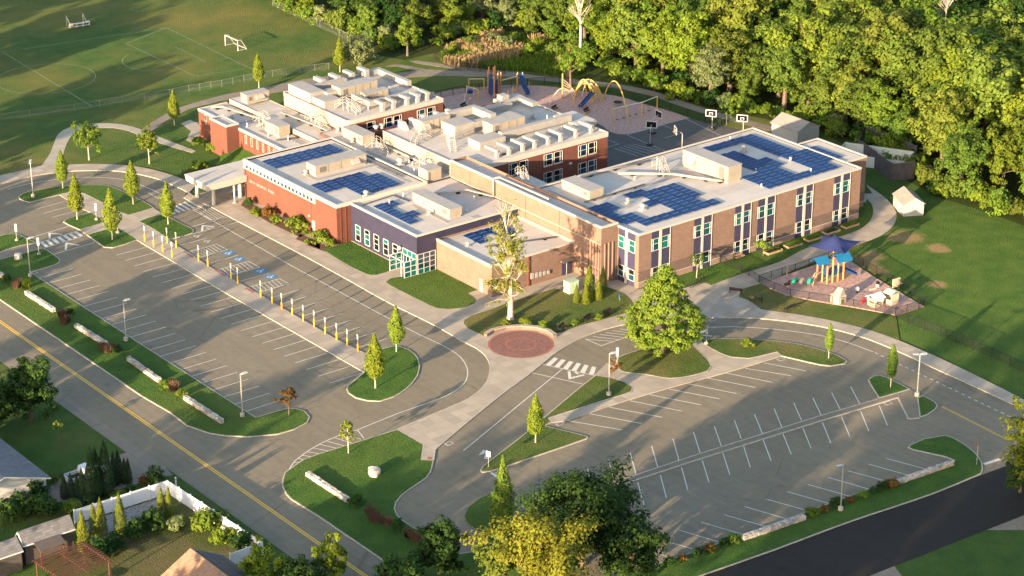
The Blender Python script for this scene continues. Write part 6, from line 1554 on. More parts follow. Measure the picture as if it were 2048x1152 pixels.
lamp('single-headed lamp post beside the small boulder', (-67.86,59.38), False, R(-10))
lamp('single-headed lamp post in mid west strip', (-68.15,30.12), False, R(-10))
lamp('single-headed lamp post above the last stone wall of the west strip', (-68.12,-0.32), False, R(-10))
lamp('single-headed lamp post on the narrow lawn by the zebra crossing', (-26.65,-24.85), False, R(-20))
lamp('twin-headed lamp post at the end of the asphalt median', (5.23,-50.17), True, R(-30))
lamp('single-headed lamp post among shrubs by the fresh black street', (-25.43,-66.24), False, R(170))
# ---------------------------------------------------------------- sign posts
def delineator(label, c):
    t = thing('sign_post', label, 'sign post', (c[0],c[1],0.12), 0, 'white sign posts on round footings')
    mb = MB(); mb.lathe([(0.28,0.0),(0.28,0.22),(0.2,0.26)],(0,0),10); mb.build('footing', M['kerb'], t, world=False)
    mb = MB(); mb.tube([(0,0,0.2),(0,0,2.75)],0.045,6); mb.build('pole', M['steel'], t, world=False)
    mb = MB(); mb.obox((0,0),0.16,0.03,1.5,2.75,R(-40)); mb.build('sign_panel', M['white'], t, world=False)
for lab, c in (('white sign post at the far kerb of the left zebra crossing',(-62.83,73.66)),('white sign post beside the small boulder path',(-62.82,66.35)),('white sign post between the two columnar trees of the small islands',(-48.88,73.91)),('white sign post beside the thick columnar tree',(-48.98,66.9)),('white sign post at the right lot zebra crossing',(-19.91,-18.63)),('white sign post right of the large round tree',(-5.36,-20.64))):
    delineator(lab, c)
bol = [(-47.39,61.25),(-47.5,58.32),(-47.44,55.68),(-47.46,52.87),(-45.08,58.43),(-44.97,55.86),(-45.02,49.2),(-44.99,46.56),(-44.91,40.07),(-45.01,38.04),(-45.07,31.65),(-45.12,28.49),(-45.15,25.91),(-45.08,23.24),(-45.1,20.39),(-44.93,17.86),(-45.04,14.89),(-44.94,12.18),(-44.9,9.62),(-44.81,7.18)]
for i, c in enumerate(bol):
    if i < 4: lab = f'{ORD[i]} of four white-signed yellow bollards on the left edge of the walk'
    elif i < 6: lab = ('yellow bollard sign between the grass island and the four white signs','yellow bollard sign at the corner of the grass island')[i-4]
    else: lab = f'{ORD[i-6]} grey-signed yellow bollard along the walk, counted from the grass island'
    t = thing('bollard_sign', lab, 'bollard', (c[0],c[1],0.125), 0, 'yellow bollards with parking signs')
    mb = MB(); mb.lathe([(0.11,0.0),(0.11,1.05),(0.07,1.12)],(0,0),10); mb.build('yellow_sleeve', M['yellow'], t, world=False)
    mb = MB(); mb.tube([(0,0,1.1),(0,0,2.55)],0.04,6); mb.build('pole', M['steel'], t, world=False)
    mb = MB(); mb.obox((0.0,0.0),0.025,0.16,1.75,2.5,0.0); mb.build('sign_panel', M['white'] if i < 4 else M['steel'], t, world=False)
c = (-3.65,-68.34); t = thing('stop_sign', 'stop sign seen from behind at the right lot exit', 'stop sign', (c[0],c[1],0.12), R(-35))
mb = MB(); mb.tube([(0,0,0),(0,0,2.9)],0.04,6); mb.build('pole', M['steel'], t, world=False)
mb = MB(); pts = [(0.40*math.cos(R(22.5+45*k)),2.55+0.40*math.sin(R(22.5+45*k))) for k in range(8)]
mb.add([(p[0],0.05,p[1]) for p in pts]+[(p[0],0.08,p[1]) for p in pts],[tuple(range(8)),tuple(range(15,7,-1))]+[(k,(k+1)%8,8+(k+1)%8,8+k) for k in range(8)])
mb.build('sign_plate', M['grille'], t, world=False)
c = (-51.75,-31.41); t = thing('direction_sign', 'small sign on a post at the tip of the wedge island', 'sign', (c[0],c[1],0.13))
mb = MB(); mb.tube([(0,0,0),(0,0,2.2)],0.035,6); mb.build('pole', M['steel'], t, world=False)
mb = MB(); mb.obox((0,0),0.03,0.3,1.45,2.2,R(20)); mb.build('sign_panel', M['white'], t, world=False)
mb = MB(); ribbon(mb, [p[:2] for p in [(-50.51,-29.29),(-49.41,-28.06),(-49.47,-27.31)]], 0.45, 0.030); mb.add([(p[0],p[1],0.033) for p in [(-50.67,-27.94),(-49.12,-27.06),(-49.87,-28.04)]], [(0,1,2)]); mb.build('turn_arrow', M['white_paint'], lot)
# ---------------------------------------------------------------- stone walls: every stone its own part
def stone_mesh(seed):
    rs = random.Random(seed); bm = bmesh.new(); bmesh.ops.create_cube(bm, size=1.0)
    bmesh.ops.bevel(bm, geom=bm.edges[:], offset=0.12, segments=1, affect='EDGES')
    for v in bm.verts: v.co += Vector((rs.uniform(-0.07,0.07),rs.uniform(-0.07,0.07),rs.uniform(-0.07,0.07)))
    me = bpy.data.meshes.new('stone'); bm.to_mesh(me); bm.free(); return me
STONES = []
for k in range(6):
    for m_ in ('stone','stone2','stone3'):
        me = stone_mesh(k); me.materials.append(M[m_]); STONES.append(me)
def stone_wall(label, a, b, h=0.62, w=0.6):
    t = thing('stone_wall', label, 'stone wall', (a[0],a[1],0.12), math.atan2(b[1]-a[1],b[0]-a[0]), 'low field stone walls')
    L = math.hypot(b[0]-a[0],b[1]-a[1]); rs = random.Random(int(abs(a[0]*31+a[1]*7)))
    mb = MB(); mb.box(0.1,L-0.1,-w/2+0.08,w/2-0.08,0,h-0.08); mb.build('core', M['stone2'], t, world=False)
    for lev, (z, hh) in enumerate(((0.15,0.3),(0.45,0.32))):
        x = 0.0
        while x < L-0.2:
            l_ = min(rs.uniform(0.45,0.95), L-x)
            for s_ in (-1,1):
                o = mesh_obj('stone', STONES[rs.choice([0,0,1,2,3,4,5,6,9,12,15,7,10,13])], t, (x+l_/2, s_*(w/4), z+rs.uniform(-0.02,0.03)))
                o.scale = (l_*0.97, w*0.5*rs.uniform(0.92,1.06), hh*rs.uniform(0.95,1.1)); o.rotation_euler = (0,0,rs.uniform(-0.05,0.05))
            x += l_
    return t
stone_wall('low stone wall cut by the left frame edge', (-71.9,67.79), (-71.14,60.28))
stone_wall('low stone wall below the tuft of tall grass, upper left', (-71.47,53.58), (-71.36,45.14))
stone_wall('low stone wall left of the mid strip lamp post', (-71.48,38.5), (-71.21,30.04))
stone_wall('low stone wall below the mid strip lamp post', (-71.16,24.12), (-71.41,15.18))
stone_wall('low stone wall below the last lamp post of the strip', (-71.39,8.7), (-71.32,-0.6))
stone_wall('low stone wall on the lawn with the pale boulder', (-70.66,-19.44), (-70.64,-28.34))
stone_wall('low stone wall at the hooked end of the right lot strip', (-15.47,-65.8), (-5.99,-66.5))
stone_wall('low stone wall between shrubs beside the fresh black street', (-39.68,-64.34), (-30.39,-65.18))
def boulder(label, c, s, seed, tall=1.0, mat='stone'):
    bm = bmesh.new(); bmesh.ops.create_icosphere(bm, subdivisions=3, radius=1.0); rs = random.Random(seed)
    off = Vector((rs.uniform(-9,9),rs.uniform(-9,9),0))
    for v in bm.verts:
        d = noise.noise(v.co*1.1+off)*0.35+noise.noise(v.co*2.6+off)*0.14
        v.co *= 1+d; v.co.z *= tall
        v.co.z = max(v.co.z, -0.55)
        if v.co.z > 0.55*tall: v.co.z = 0.55*tall+(v.co.z-0.55*tall)*0.35
    me = bpy.data.meshes.new('boulder'); bm.to_mesh(me); bm.free(); me.materials.append(M[mat])
    o = mesh_obj('boulder', me, None, (c[0],c[1],0.13+0.5*s)); o.scale = (s,s,s)
    return tag(o, label, 'boulder')
boulder('large pale boulder on the lawn in front of the entrance', (-64.02,-24.32), 0.85, 3, 1.0)
boulder('small grey boulder beside the left footpath', (-66.07,66.74), 0.62, 8, 1.35)
boulder('half-hidden grey rock at the edge of the wet meadow', (49.26,103.25), 0.9, 5, 0.8, 'stone2')
# curved seat wall of the plaza
c = (-22.52,-0.86); t = thing('seat_wall', 'curved tan seat wall behind the round brick paving', 'seat wall', (c[0],c[1],0.12))
ln = smooth([(-27.96,0.25),(-26.36,0.73),(-24.34,0.46),(-22.35,-0.66),(-20.8,-2.43),(-20.28,-4.37),(-20.59,-6.09)], closed=False)
mb = MB(); kerb_line(mb, ln, 0.55, 0.1, 0.55); a, b = offset(ln,0.27,False), offset(ln,-0.27,False)
for k in (0,-1): mb.add([(a[k][0],a[k][1],0.1),(b[k][0],b[k][1],0.1),(b[k][0],b[k][1],0.55),(a[k][0],a[k][1],0.55)],[(0,1,2,3)])
mb.build('wall_body', M['block'], t)
mb = MB(); kerb_line(mb, ln, 0.66, 0.553, 0.64); mb.build('cap_stone', M['tan_line'], t)
# ---------------------------------------------------------------- benches
def bench(label, c, rz, mat='bench', z=0.14):
    t = thing('park_bench', label, 'bench', (c[0],c[1],z), rz, 'dark slatted benches')
    for k in range(4):
        mb = MB(); y = -0.22+k*0.14; mb.box(-0.95,0.95,y,y+0.11,0.42,0.46); mb.build('seat_slat', M[mat], t, world=False)
    for k in range(3):
        mb = MB(); mb.box(-0.95,0.95,0.34,0.38,0.52+k*0.14,0.63+k*0.14); mb.build('back_slat', M[mat], t, world=False)
    for s_ in (-0.85,0.85):
        mb = MB(); mb.box(s_-0.04,s_+0.04,-0.22,-0.16,0,0.64); mb.box(s_-0.04,s_+0.04,0.33,0.4,0,0.95); mb.box(s_-0.035,s_+0.035,-0.159,0.329,0.6,0.64); mb.build('side_frame', M['black'], t, world=False)
bench('dark slatted bench nearest the curved seat wall', (-18.08,-4.78), R(25))
bench('dark slatted bench, middle of the three by the oval lawn', (-13.2,-4.63), R(15))
bench('dark slatted bench farthest from the curved seat wall', (-9.76,-4.86), R(12))
bench('dark slatted bench at the plaza corner of the playground lawn', (10.29,-9.97), R(120))
bench('dark slatted bench between plaza and toy castle', (10.41,-14.06), R(130))
bench('dark slatted bench backing on the playground fence by the drive', (11.81,-19.31), R(-170))
bench('pale wooden bench by the tan wing wall near the gate fence', (19.67,-0.92), R(5), 'wood')
bench('dark slatted bench beside the entrance canopy', (-27.44,82.61), R(70))
# bike rack
for i in range(7):
    a, b = (6.03,-4.25), (9.42,-4.02); c = (a[0]+(b[0]-a[0])*i/6, a[1]+(b[1]-a[1])*i/6)
    t = thing('bike_hoop', f'{ORD[i]} black bicycle hoop from the large round tree', 'bike rack', (c[0],c[1],0.13), R(-40), 'row of black bicycle hoops')
    mb = MB(); mb.tube([(-0.35,0,0),(-0.35,0,0.65),(-0.2,0,0.85),(0.2,0,0.85),(0.35,0,0.65),(0.35,0,0)],0.035,6); mb.build('hoop', M['black'], t, world=False)
    mb = MB(); mb.box(-0.45,-0.25,-0.08,0.08,0,0.03); mb.box(0.25,0.45,-0.08,0.08,0,0.03); mb.build('foot_plate', M['black'], t, world=False)
# transformer
c = (-8.42,5.21); t = thing('transformer_cabinet', 'pale green transformer cabinet beside the evergreen group', 'cabinet', (c[0],c[1],0.13))
mb = MB(); mb.box(-0.9,0.9,-0.75,0.75,0,0.12); mb.build('pad', M['kerb'], t, world=False)
mb = MB(); mb.box(-0.85,0.85,-0.7,0.7,0.12,1.75); mb.build('cabinet', M['sage'], t, world=False)
mb = MB(); mb.box(-0.92,0.92,-0.77,0.77,1.753,1.85); mb.build('lid', M['sage'], t, world=False)
for x in (-0.45,0.45):
    mb = MB(); mb.box(x-0.38,x+0.38,-0.73,-0.701,0.25,1.6); mb.build('cabinet_door', M['sage'], t, world=False)
# little blue sign on the oval lawn
c = (-4.98,-1.73); t = thing('lawn_sign', 'small blue lawn sign near the tan wing corner', 'sign', (c[0],c[1],0.16), R(30))
mb = MB(); mb.tube([(0,0,0),(0,0,0.5)],0.03,5); mb.build('stake', M['steel'], t, world=False)
mb = MB(); mb.box(-0.25,0.25,-0.05,0.05,0.45,1.0); mb.build('plate', M['play_teal'], t, world=False)
# canopy column, its taper shaped after a lit strip along it
c = (-27.7,66.9); t = thing('flag_post', 'white tapered post standing at the canopy edge', 'post', (*c,0.13))
mb = MB(); mb.lathe([(0.25,0.0),(0.25,0.1),(0.07,0.12),(0.16,2.6),(0.16,2.9)],(0,0),10); mb.build('shaft', M['white'], t, world=False)
mb = MB(); mb.lathe([(0.4,0.0),(0.4,0.06)],(0,0),10); mb.build('footing', M['kerb'], t, world=False)

# ---------------------------------------------------------------- houses across the street
mb = MB(); mb.sheet([p[:2] for p in [(-84.23,0),(-83.11,-6.26),(-83.53,-8.82),(-86.38,-8.26),(-92.08,-7.93),(-97.02,-8.9),(-98.96,-4.97),(-96.11,-1.46),(-91.87,-0.58),(-87.6,0.2)]], 0.012); struct('driveway', mb, M['path'])
mb = MB(); mb.sheet([p[:2] for p in [(-98.51,-12.93),(-87.04,-13.03),(-87.49,-15.58),(-89.94,-16.84),(-95.04,-17.51),(-99.28,-17.99)]], 0.008); struct('gravel_bed', mb, M['gravel'])
mb = MB(); mb.sheet([p[:2] for p in [(-103.33,-17.06),(-101.05,-18.85),(-95.52,-18.36),(-90.57,-17.92),(-87.17,-15.03),(-85.19,-15.78),(-86.29,-28.94),(-92.34,-34.41),(-100.78,-33.37),(-109.55,-26.49)]], 0.004); struct('back_yard', mb, M['yard'])
mb = MB(); mb.sheet([p[:2] for p in [(-35.88,-77.61),(-29.42,-77.9),(-31.41,-82.25),(-35.26,-82.05)]]+[(-48,-84),(-48,-78)], 0.006); struct('driveway', mb, M['path'])
mb = MB(); mb.sheet([p[:2] for p in [(-16.8,-78.8),(-7.21,-78.96),(-4.55,-80.72),(-9.4,-84.77),(-14.49,-80.77)]], 0.006); struct('driveway', mb, M['path'])
def vinyl(label, pts, h=1.85):
    t = thing('vinyl_fence', label, 'fence', (pts[0][0],pts[0][1],0), 0, 'white vinyl fence')
    for a, b in zip(pts[:-1], pts[1:]):
        L = math.hypot(b[0]-a[0],b[1]-a[1]); n = max(1,round(L/2.4)); ang = math.atan2(b[1]-a[1],b[0]-a[0])
        for i in range(n):
            s_ = (i+0.5)/n; c = (a[0]+(b[0]-a[0])*s_, a[1]+(b[1]-a[1])*s_)
            mb = MB(); mb.obox(c, L/n/2-0.06, 0.025, 0.06, h-0.14, ang); pn = mb.build('fence_panel', M['vinyl'], t)
            mb = MB(); mb.obox(c, L/n/2-0.06, 0.045, h-0.137, h, ang); mb.build('rail', M['vinyl'], pn)
        for i in range(n+1):
            c = (a[0]+(b[0]-a[0])*i/n, a[1]+(b[1]-a[1])*i/n)
            mb = MB(); mb.obox(c, 0.065, 0.065, 0, h+0.08, ang); mb.box(c[0]-0.085,c[0]+0.085,c[1]-0.085,c[1]+0.085,h+0.083,h+0.13); mb.build('post', M['vinyl'], t)
F0, F1, F2, F3 = (-98.98,-12.56), (-86.47,-12.83), (-85.58,-32.78), (-89.94,-32.86)
vinyl('white vinyl fence across the back of the yard', [F0,F1])
vinyl('white vinyl fence along the street', [F1,F2])
vinyl('short white vinyl fence closing the yard beside the tan roof', [F2,F3])
def gable_house(name, label, eave_far, eave_near, ridge_far, ridge_near, ze, zr, wallm, roofm, cat='house'):
    """roof from four points: eave line (far, near) and ridge line (far, near); mirrored to the hidden side"""
    ef, en, rf, rn_ = [Vector((p[0],p[1])) for p in (eave_far, eave_near, ridge_far, ridge_near)]
    of, on = rf*2-ef, rn_*2-en
    t = thing(name, label, cat, (rf.x,rf.y,0))
    mb = MB(); th = 0.12
    for a, b in ((ef,en),(of,on)):
        mb.add([(a.x,a.y,ze),(b.x,b.y,ze),(rn_.x,rn_.y,zr),(rf.x,rf.y,zr),(a.x,a.y,ze+th),(b.x,b.y,ze+th),(rn_.x,rn_.y,zr+th),(rf.x,rf.y,zr+th)],[(0,1,2,3),(4,5,6,7),(0,1,5,4),(1,2,6,5),(3,0,4,7)])
    mb.build('roof', roofm, t)
    k = 0.93
    c = (ef+en+of+on)/4
    q = [c+(p-c)*k for p in (ef,en,on,of)]; zt = ze-0.02
    zm = ze+(zr-ze)*k
    rfi, rni = c+(rf-c)*k, c+(rn_-c)*k
    mb = MB(); v = [(p.x,p.y,0) for p in q]+[(p.x,p.y,zt) for p in q]+[(rfi.x,rfi.y,zm),(rni.x,rni.y,zm)]
    mb.add(v, [(0,1,5,4),(2,3,7,6),(1,2,6,9,5),(3,0,4,8,7)]); mb.build('wall', wallm, t)
    mb = MB()
    for a, r_ in ((en,rn_),(on,rn_)):
        mb.tube([(a.x,a.y,ze+0.02),(r_.x,r_.y,zr+0.02)],0.09,4)
    mb.tube([(en.x,en.y,ze+0.02),(ef.x,ef.y,ze+0.02)],0.09,4); mb.build('fascia', M['white'], t)
    return t
E_ = (-98.02,-5.16); Rg = (-103.95,-5.52); E_ = (E_[0],E_[1]); Rg = (Rg[0],E_[1])
gable_house('house', 'house with a plain grey shingle roof at the left frame edge', (E_[0],E_[1]+16), E_, (Rg[0],Rg[1]+16), Rg, 2.7, 4.7, M['siding'], M['shingle_grey'])
a, b = (-108.27,-17.93), (-101.65,-18.07)
yy = (a[1]+b[1])/2
r1 = (-101.84,-16.83)
t = gable_house('garage', 'dark sided garage with a grey shingle roof, bottom left', (b[0],yy), (a[0],yy), (b[0],r1[1]), (a[0],r1[1]), 2.5, 3.9, M['siding_dark'], M['shingle_grey'], 'garage')
a2, b2 = (-110.26,-17.74), (-108.02,-17.15)
gable_house('garage_annex', 'lower grey roofed annex beside the dark garage', (a[0]-0.3,yy-0.6), (a[0]-6.5,yy-0.6), (a[0]-0.3,r1[1]-0.3), (a[0]-6.5,r1[1]-0.3), 2.3, 3.5, M['siding_dark'], M['shingle_grey'], 'garage')
p0, p1 = (-106.98,-19.51), (-103.67,-19.75)
t = thing('porch_roof', 'small taupe porch roof on red posts beside the garage', 'porch', (p0[0],p0[1],0))
mb = MB(); mb.add([(p0[0],p0[1],2.15),(p1[0],p0[1],2.15),(p1[0],yy-0.05,2.6),(p0[0],yy-0.05,2.6),(p0[0],p0[1],2.23),(p1[0],p0[1],2.23),(p1[0],yy-0.05,2.68),(p0[0],yy-0.05,2.68)],[(0,1,2,3),(4,5,6,7),(0,1,5,4),(1,2,6,5),(3,0,4,7)]); mb.build('roof', M['siding_dark'], t)
for x in (p0[0]+0.2,p1[0]-0.2):
    mb = MB(); mb.box(x-0.08,x+0.08,p0[1]+0.1,p0[1]+0.26,0,2.15); mb.build('post', M['red_wood'], t)
for k in range(9):
    mb = MB(); x = p0[0]+0.2+(p1[0]-p0[0]-0.4)*k/8; mb.box(x-0.04,x+0.04,p0[1]-0.2,p0[1]+0.3,2.0,2.14); mb.build('rafter', M['red_wood'], t)
# pergola
g0, g1, g2, g3 = (-107.65,-21.83), (-102.93,-22.93), (-103.04,-26.74), (-108.86,-25.57)
c = ((g0[0]+g2[0])/2,(g0[1]+g2[1])/2); t = thing('pergola', 'red-brown slatted pergola below the garage', 'pergola', (c[0],c[1],0), R(4))
hx, hy = 3.4, 2.9
for x in (-hx+0.3,hx-0.3):
    for y in (-hy+0.3,hy-0.3):
        mb = MB(); mb.box(x-0.08,x+0.08,y-0.08,y+0.08,0,2.3); mb.build('post', M['red_wood'], t, world=False)
for x in (-hx+0.3,0,hx-0.3):
    mb = MB(); mb.box(x-0.05,x+0.05,-hy,hy,2.3,2.48); mb.build('beam', M['red_wood'], t, world=False)
for k in range(13):
    y = -hy+2*hy*k/12; mb = MB(); mb.box(-hx-0.1,hx+0.1,y-0.04,y+0.04,2.483,2.62); mb.build('slat', M['red_wood'], t, world=False)
tb = thing('round_table', 'pale round table under the pergola', 'table', (c[0]+1.2,c[1]-2.6,0)); mb = MB(); mb.lathe([(0.06,0),(0.06,0.7)],(0,0),8); mb.build('leg', M['white'], tb, world=False); mb = MB(); mb.lathe([(0.9,0.703),(0.9,0.76)],(0,0),16); mb.build('table_top', M['white'], tb, world=False)
# tan-roofed house with dark roof panels
rg, le, re_ = (-95.67,-34.05), (-98.96,-32.54), (-90.85,-32.88)
yf = rg[1]; half = (abs(le[0]-rg[0])+abs(re_[0]-rg[0]))/2
t = gable_house('house', 'house with a tan shingle roof and dark solar panels at the bottom edge', (rg[0]-half,yf), (rg[0]-half,yf-16), (rg[0],yf), (rg[0],yf-16), 2.8, 5.0, M['siding'], M['shingle_tan'])
sl = 2.2/half
for r_ in range(4):
    for k in range(8):
        if (r_ == 0 and k > 5) or (r_ == 3 and k in (3,4)): continue
        x0 = rg[0]+0.35+r_*1.15; x1 = x0+1.1; y1 = yf-0.6-k*1.8; y0 = y1-1.75
        if x1 > rg[0]+half-0.1: continue
        z = lambda x: 5.0-(x-rg[0])*sl+0.16
        mb = MB(); mb.add([(x0,y0,z(x0)),(x1,y0,z(x1)),(x1,y1,z(x1)),(x0,y1,z(x0)),(x0,y0,z(x0)+0.06),(x1,y0,z(x1)+0.06),(x1,y1,z(x1)+0.06),(x0,y1,z(x0)+0.06)],[(4,5,6,7),(0,1,5,4),(1,2,6,5),(2,3,7,6),(3,0,4,7)])
        mb.build('roof_panel', M['dark_wood'], t)
# pickup truck
c = (-92.42,-3.02); t = thing('pickup_truck', 'silver pickup truck parked in the driveway behind dark evergreens', 'truck', (c[0],c[1],0.02), R(4))
def loft(mb, secs):
    """secs: list of (x, half width, z0, z1) boxes joined along x"""
    vs_ = []
    for x, w, z0, z1 in secs: vs_ += [(x,-w,z0),(x,w,z0),(x,w*0.96,z1),(x,-w*0.96,z1)]
    fs = [(0,1,2,3)]
    for i in range(len(secs)-1):
        for k in range(4): fs.append((i*4+k,i*4+(k+1)%4,i*4+4+(k+1)%4,i*4+4+k))
    e = (len(secs)-1)*4; fs.append((e+3,e+2,e+1,e)); mb.add(vs_, fs)
mb = MB(); loft(mb, [(-0.45,0.90,0.45,1.05),(1.1,0.92,0.42,1.12),(2.0,0.90,0.42,1.08),(2.45,0.84,0.45,0.95),(2.65,0.75,0.5,0.8)]); mb.build('body', M['truck'], t, world=False)
mb = MB(); loft(mb, [(-0.62,0.82,1.05,1.12),(-0.45,0.78,1.05,1.70),(0.55,0.78,1.05,1.72),(1.15,0.82,1.05,1.12)]); cb = mb.build('cab', M['truck'], t, world=False)
mb = MB(); mb.box(-0.2,0.4,-0.83,-0.79,1.15,1.58); mb.box(-0.2,0.4,0.79,0.83,1.15,1.58); mb.add([(0.62,-0.7,1.66),(0.62,0.7,1.66),(1.12,0.74,1.17),(1.12,-0.74,1.17)],[(0,1,2,3)]); mb.build('window', M['glass_dark'], cb, world=False)
mb = MB(); mb.box(-2.6,-0.46,-0.92,-0.82,0.5,1.1); mb.box(-2.6,-0.46,0.82,0.92,0.5,1.1); mb.box(-2.65,-2.56,-0.92,0.92,0.5,1.1); mb.build('truck_bed', M['truck'], t, world=False)
mb = MB(); mb.box(-2.56,-0.46,-0.82,0.82,0.55,0.62); mb.build('bed_floor', M['black'], t, world=False)
for x in (-1.75,1.65):
    for y in (-0.86,0.86):
        mb = MB(); mb.tube([(x,y-0.11,0.36),(x,y+0.11,0.36)],0.36,14); w_ = mb.build('wheel', M['rubber'], t, world=False)
        mb = MB(); mb.tube([(x,y-0.12,0.36),(x,y+0.12,0.36)],0.19,10); mb.build('rim', M['steel'], w_, world=False)
for y in (-0.6,0.6):
    mb = MB(); mb.box(2.5,2.62,y-0.14,y+0.14,0.68,0.86); mb.build('headlight', M['glass'], t, world=False)
# utility stub by the fence
c = (-84.72,-11.74); t = thing('marker_post', 'short white marker post behind the street fence', 'post', (c[0],c[1],0)); mb = MB(); mb.lathe([(0.12,0),(0.12,1.2),(0.02,1.3)],(0,0),8); mb.build('shaft', M['white'], t, world=False); mb = MB(); mb.box(-0.13,0.13,-0.13,0.13,1.0,1.12); mb.build('collar', M['play_red'], t, world=False)

SHADE_TREES = []
for u, v, h, k in ((-97,52,15.5,0),(-99,60.5,15,1),(-96,44,13,2),
                   (-80,79,11,1),(-79,85.5,10.5,0),
                   (-136,21.5,20,2),
                   (-62,100,10,0),(-60,106,10.5,2),(-54,112.5,9,1),
                   (-38,121,15.5,0),(-36,128,16.5,1),(-33,134.5,17,2),(-12,154,16.5,1),(-8,161,18,2),(-4,169,19,0),(2,181,20,1),(6,190,20,2),(9,203,20,0),
                   (-138,-9.5,19,0),(-137,-23,19,2),(-150,-57,38,0),(-152,-75,38,1),(-150,-93,36,2),(-148,-111,36,0)):  # last four, unseen, made overtall so their shade reaches the east lawn
    SHADE_TREES.append((u, v, h, k))

# ---------------------------------------------------------------- vegetation
def leaf_quad(V, F, p, n, s, rs):
    """one leaf-sized face at p facing roughly n"""
    u = n.cross(Vector((rs.uniform(-1,1),rs.uniform(-1,1),rs.uniform(-1,1))))
    if u.length < 1e-3: u = Vector((1,0,0))
    u.normalize(); w = n.cross(u).normalized()
    u *= s; w *= s*rs.uniform(0.55,0.85)
    b = len(V)
    V.extend(((p-u).to_tuple(), (p-w*0.9).to_tuple(), (p+u).to_tuple(), (p+w*0.9).to_tuple()))
    F.append((b,b+1,b+2,b+3))
def rdir(rs, zmin=-1.0):
    while True:
        z = rs.uniform(zmin,1); a = rs.uniform(0,2*math.pi); r_ = math.sqrt(max(0,1-z*z))
        return Vector((r_*math.cos(a), r_*math.sin(a), z))
def crown_round(seed, Rx, Hz, zc, clumps, per, rc, s, lob=0.45, zmin=-0.75, inner=0.5, flat=0.75):
    rs = random.Random(seed); V, F, C = [], [], []
    off = Vector((seed*3.7,seed*1.3,0))
    for _ in range(clumps):
        d = rdir(rs, zmin)
        k = 1-lob*0.5+lob*noise.noise(d*1.8+off)*1.6
        r_ = (inner+(1-inner)*math.sqrt(rs.random()))*k
        c = Vector((d.x*Rx*r_, d.y*Rx*r_, zc+d.z*Hz*r_)); C.append(c)
        rr = rc*rs.uniform(0.65,1.25)
        for _ in range(per):
            e = rdir(rs); q = rs.random()**0.45
            p = c+Vector((e.x*rr*q, e.y*rr*q, e.z*rr*q*flat))
            n = (e*0.9+Vector((0,0,0.55))+d*0.3+Vector((rs.uniform(-.5,.5),rs.uniform(-.5,.5),rs.uniform(-.4,.4)))).normalized()
            leaf_quad(V, F, p, n, s*rs.uniform(0.7,1.3), rs)
    return V, F, C
def crown_profile(seed, prof, n, s, jit=0.18, ribs=0):
    """foliage hugging a profile r(z): list of (z, r); used for columnar trees and evergreens"""
    rs = random.Random(seed); V, F = [], []
    z0, z1 = prof[0][0], prof[-1][0]; off = Vector((seed*2.1,0,0))
    def rad(z):
        for (a, ra), (b, rb) in zip(prof[:-1], prof[1:]):
            if a <= z <= b: return ra+(rb-ra)*(z-a)/(b-a)
        return 0.05
    k = 0
    while k < n:
        z = rs.uniform(z0,z1); R_ = rad(z)
        if rs.random() > (R_/max(r for _, r in prof))**0.7+0.06: continue
        a = rs.uniform(0,2*math.pi); d = Vector((math.cos(a),math.sin(a),0))
        lump = 1+jit*1.9*noise.noise(Vector((d.x*1.6,d.y*1.6,z*1.1))+off)
        r_ = R_*lump*(0.55+0.45*math.sqrt(rs.random()))
        p = Vector((d.x*r_,d.y*r_,z+rs.uniform(-0.15,0.15)))
        nn = (d*0.9+Vector((0,0,0.5))+Vector((rs.uniform(-.6,.6),rs.uniform(-.6,.6),rs.uniform(-.4,.4)))).normalized()
        leaf_quad(V, F, p, nn, s*rs.uniform(0.7,1.3), rs); k += 1
    return V, F
def to_mesh(name, V, F, mat):
    me = bpy.data.meshes.new(name); me.from_pydata(V, [], F); me.materials.append(mat); me.update(); return me
def trunk_mesh(seed, h, r0, limbs, mat, top=0.75, spread=0.35, n=7):
    rs = random.Random(seed); mb = MB()
    bend = [(rs.uniform(-0.15,0.15)*h*0.08, rs.uniform(-0.15,0.15)*h*0.08) for _ in range(4)]
    pts = [(0,0,-0.1),(0,0,h*0.12),(bend[0][0],bend[0][1],h*0.35),(bend[1][0],bend[1][1],h*0.6),(bend[2][0],bend[2][1],h*top)]
    mb.tube(pts, [r0*1.35,r0,r0*0.85,r0*0.55,r0*0.18], n)
    for c in limbs:
        zb = max(h*0.28, min(h*0.6, c.z*0.62)); s_ = (zb/h)
        st = Vector((bend[1][0]*s_,bend[1][1]*s_,zb)); mid = st.lerp(c,0.5)+Vector((0,0,-0.06*h*spread))
        mb.tube([st,mid,c], [r0*0.38,r0*0.22,r0*0.05], 5, False)
    me = bpy.data.meshes.new('trunk'); me.from_pydata(mb.v, [], mb.f); me.materials.append(mat); me.update(); return me
def big_tree_kind(seed, h, Rx, mat, clumps=120, per=46, s=0.30, bark=None, zc=0.60, Hz=0.42, **kw):
    V, F, C = crown_round(seed, Rx, h*Hz, h*zc, clumps, per, Rx*0.24, s, **kw)
    rs = random.Random(seed); limbs = rs.sample(C, min(9, len(C)))
    return trunk_mesh(seed, h, (0.022*h+0.04) if s > 0.17 else (0.010*h+0.02), limbs, bark or M['bark']), to_mesh('crown', V, F, mat)
def plant(name, label, kind, c, rz=0.0, sc=1.0, group=None, cat='tree', z=0.0, scz=None):
    t = thing(name, label, cat, (c[0],c[1],z), rz, group)
    t.scale = (sc,sc,scz or sc)
    if kind[0]: mesh_obj('trunk', kind[0], t)
    mesh_obj('crown', kind[1], t)
    return t
K = {}
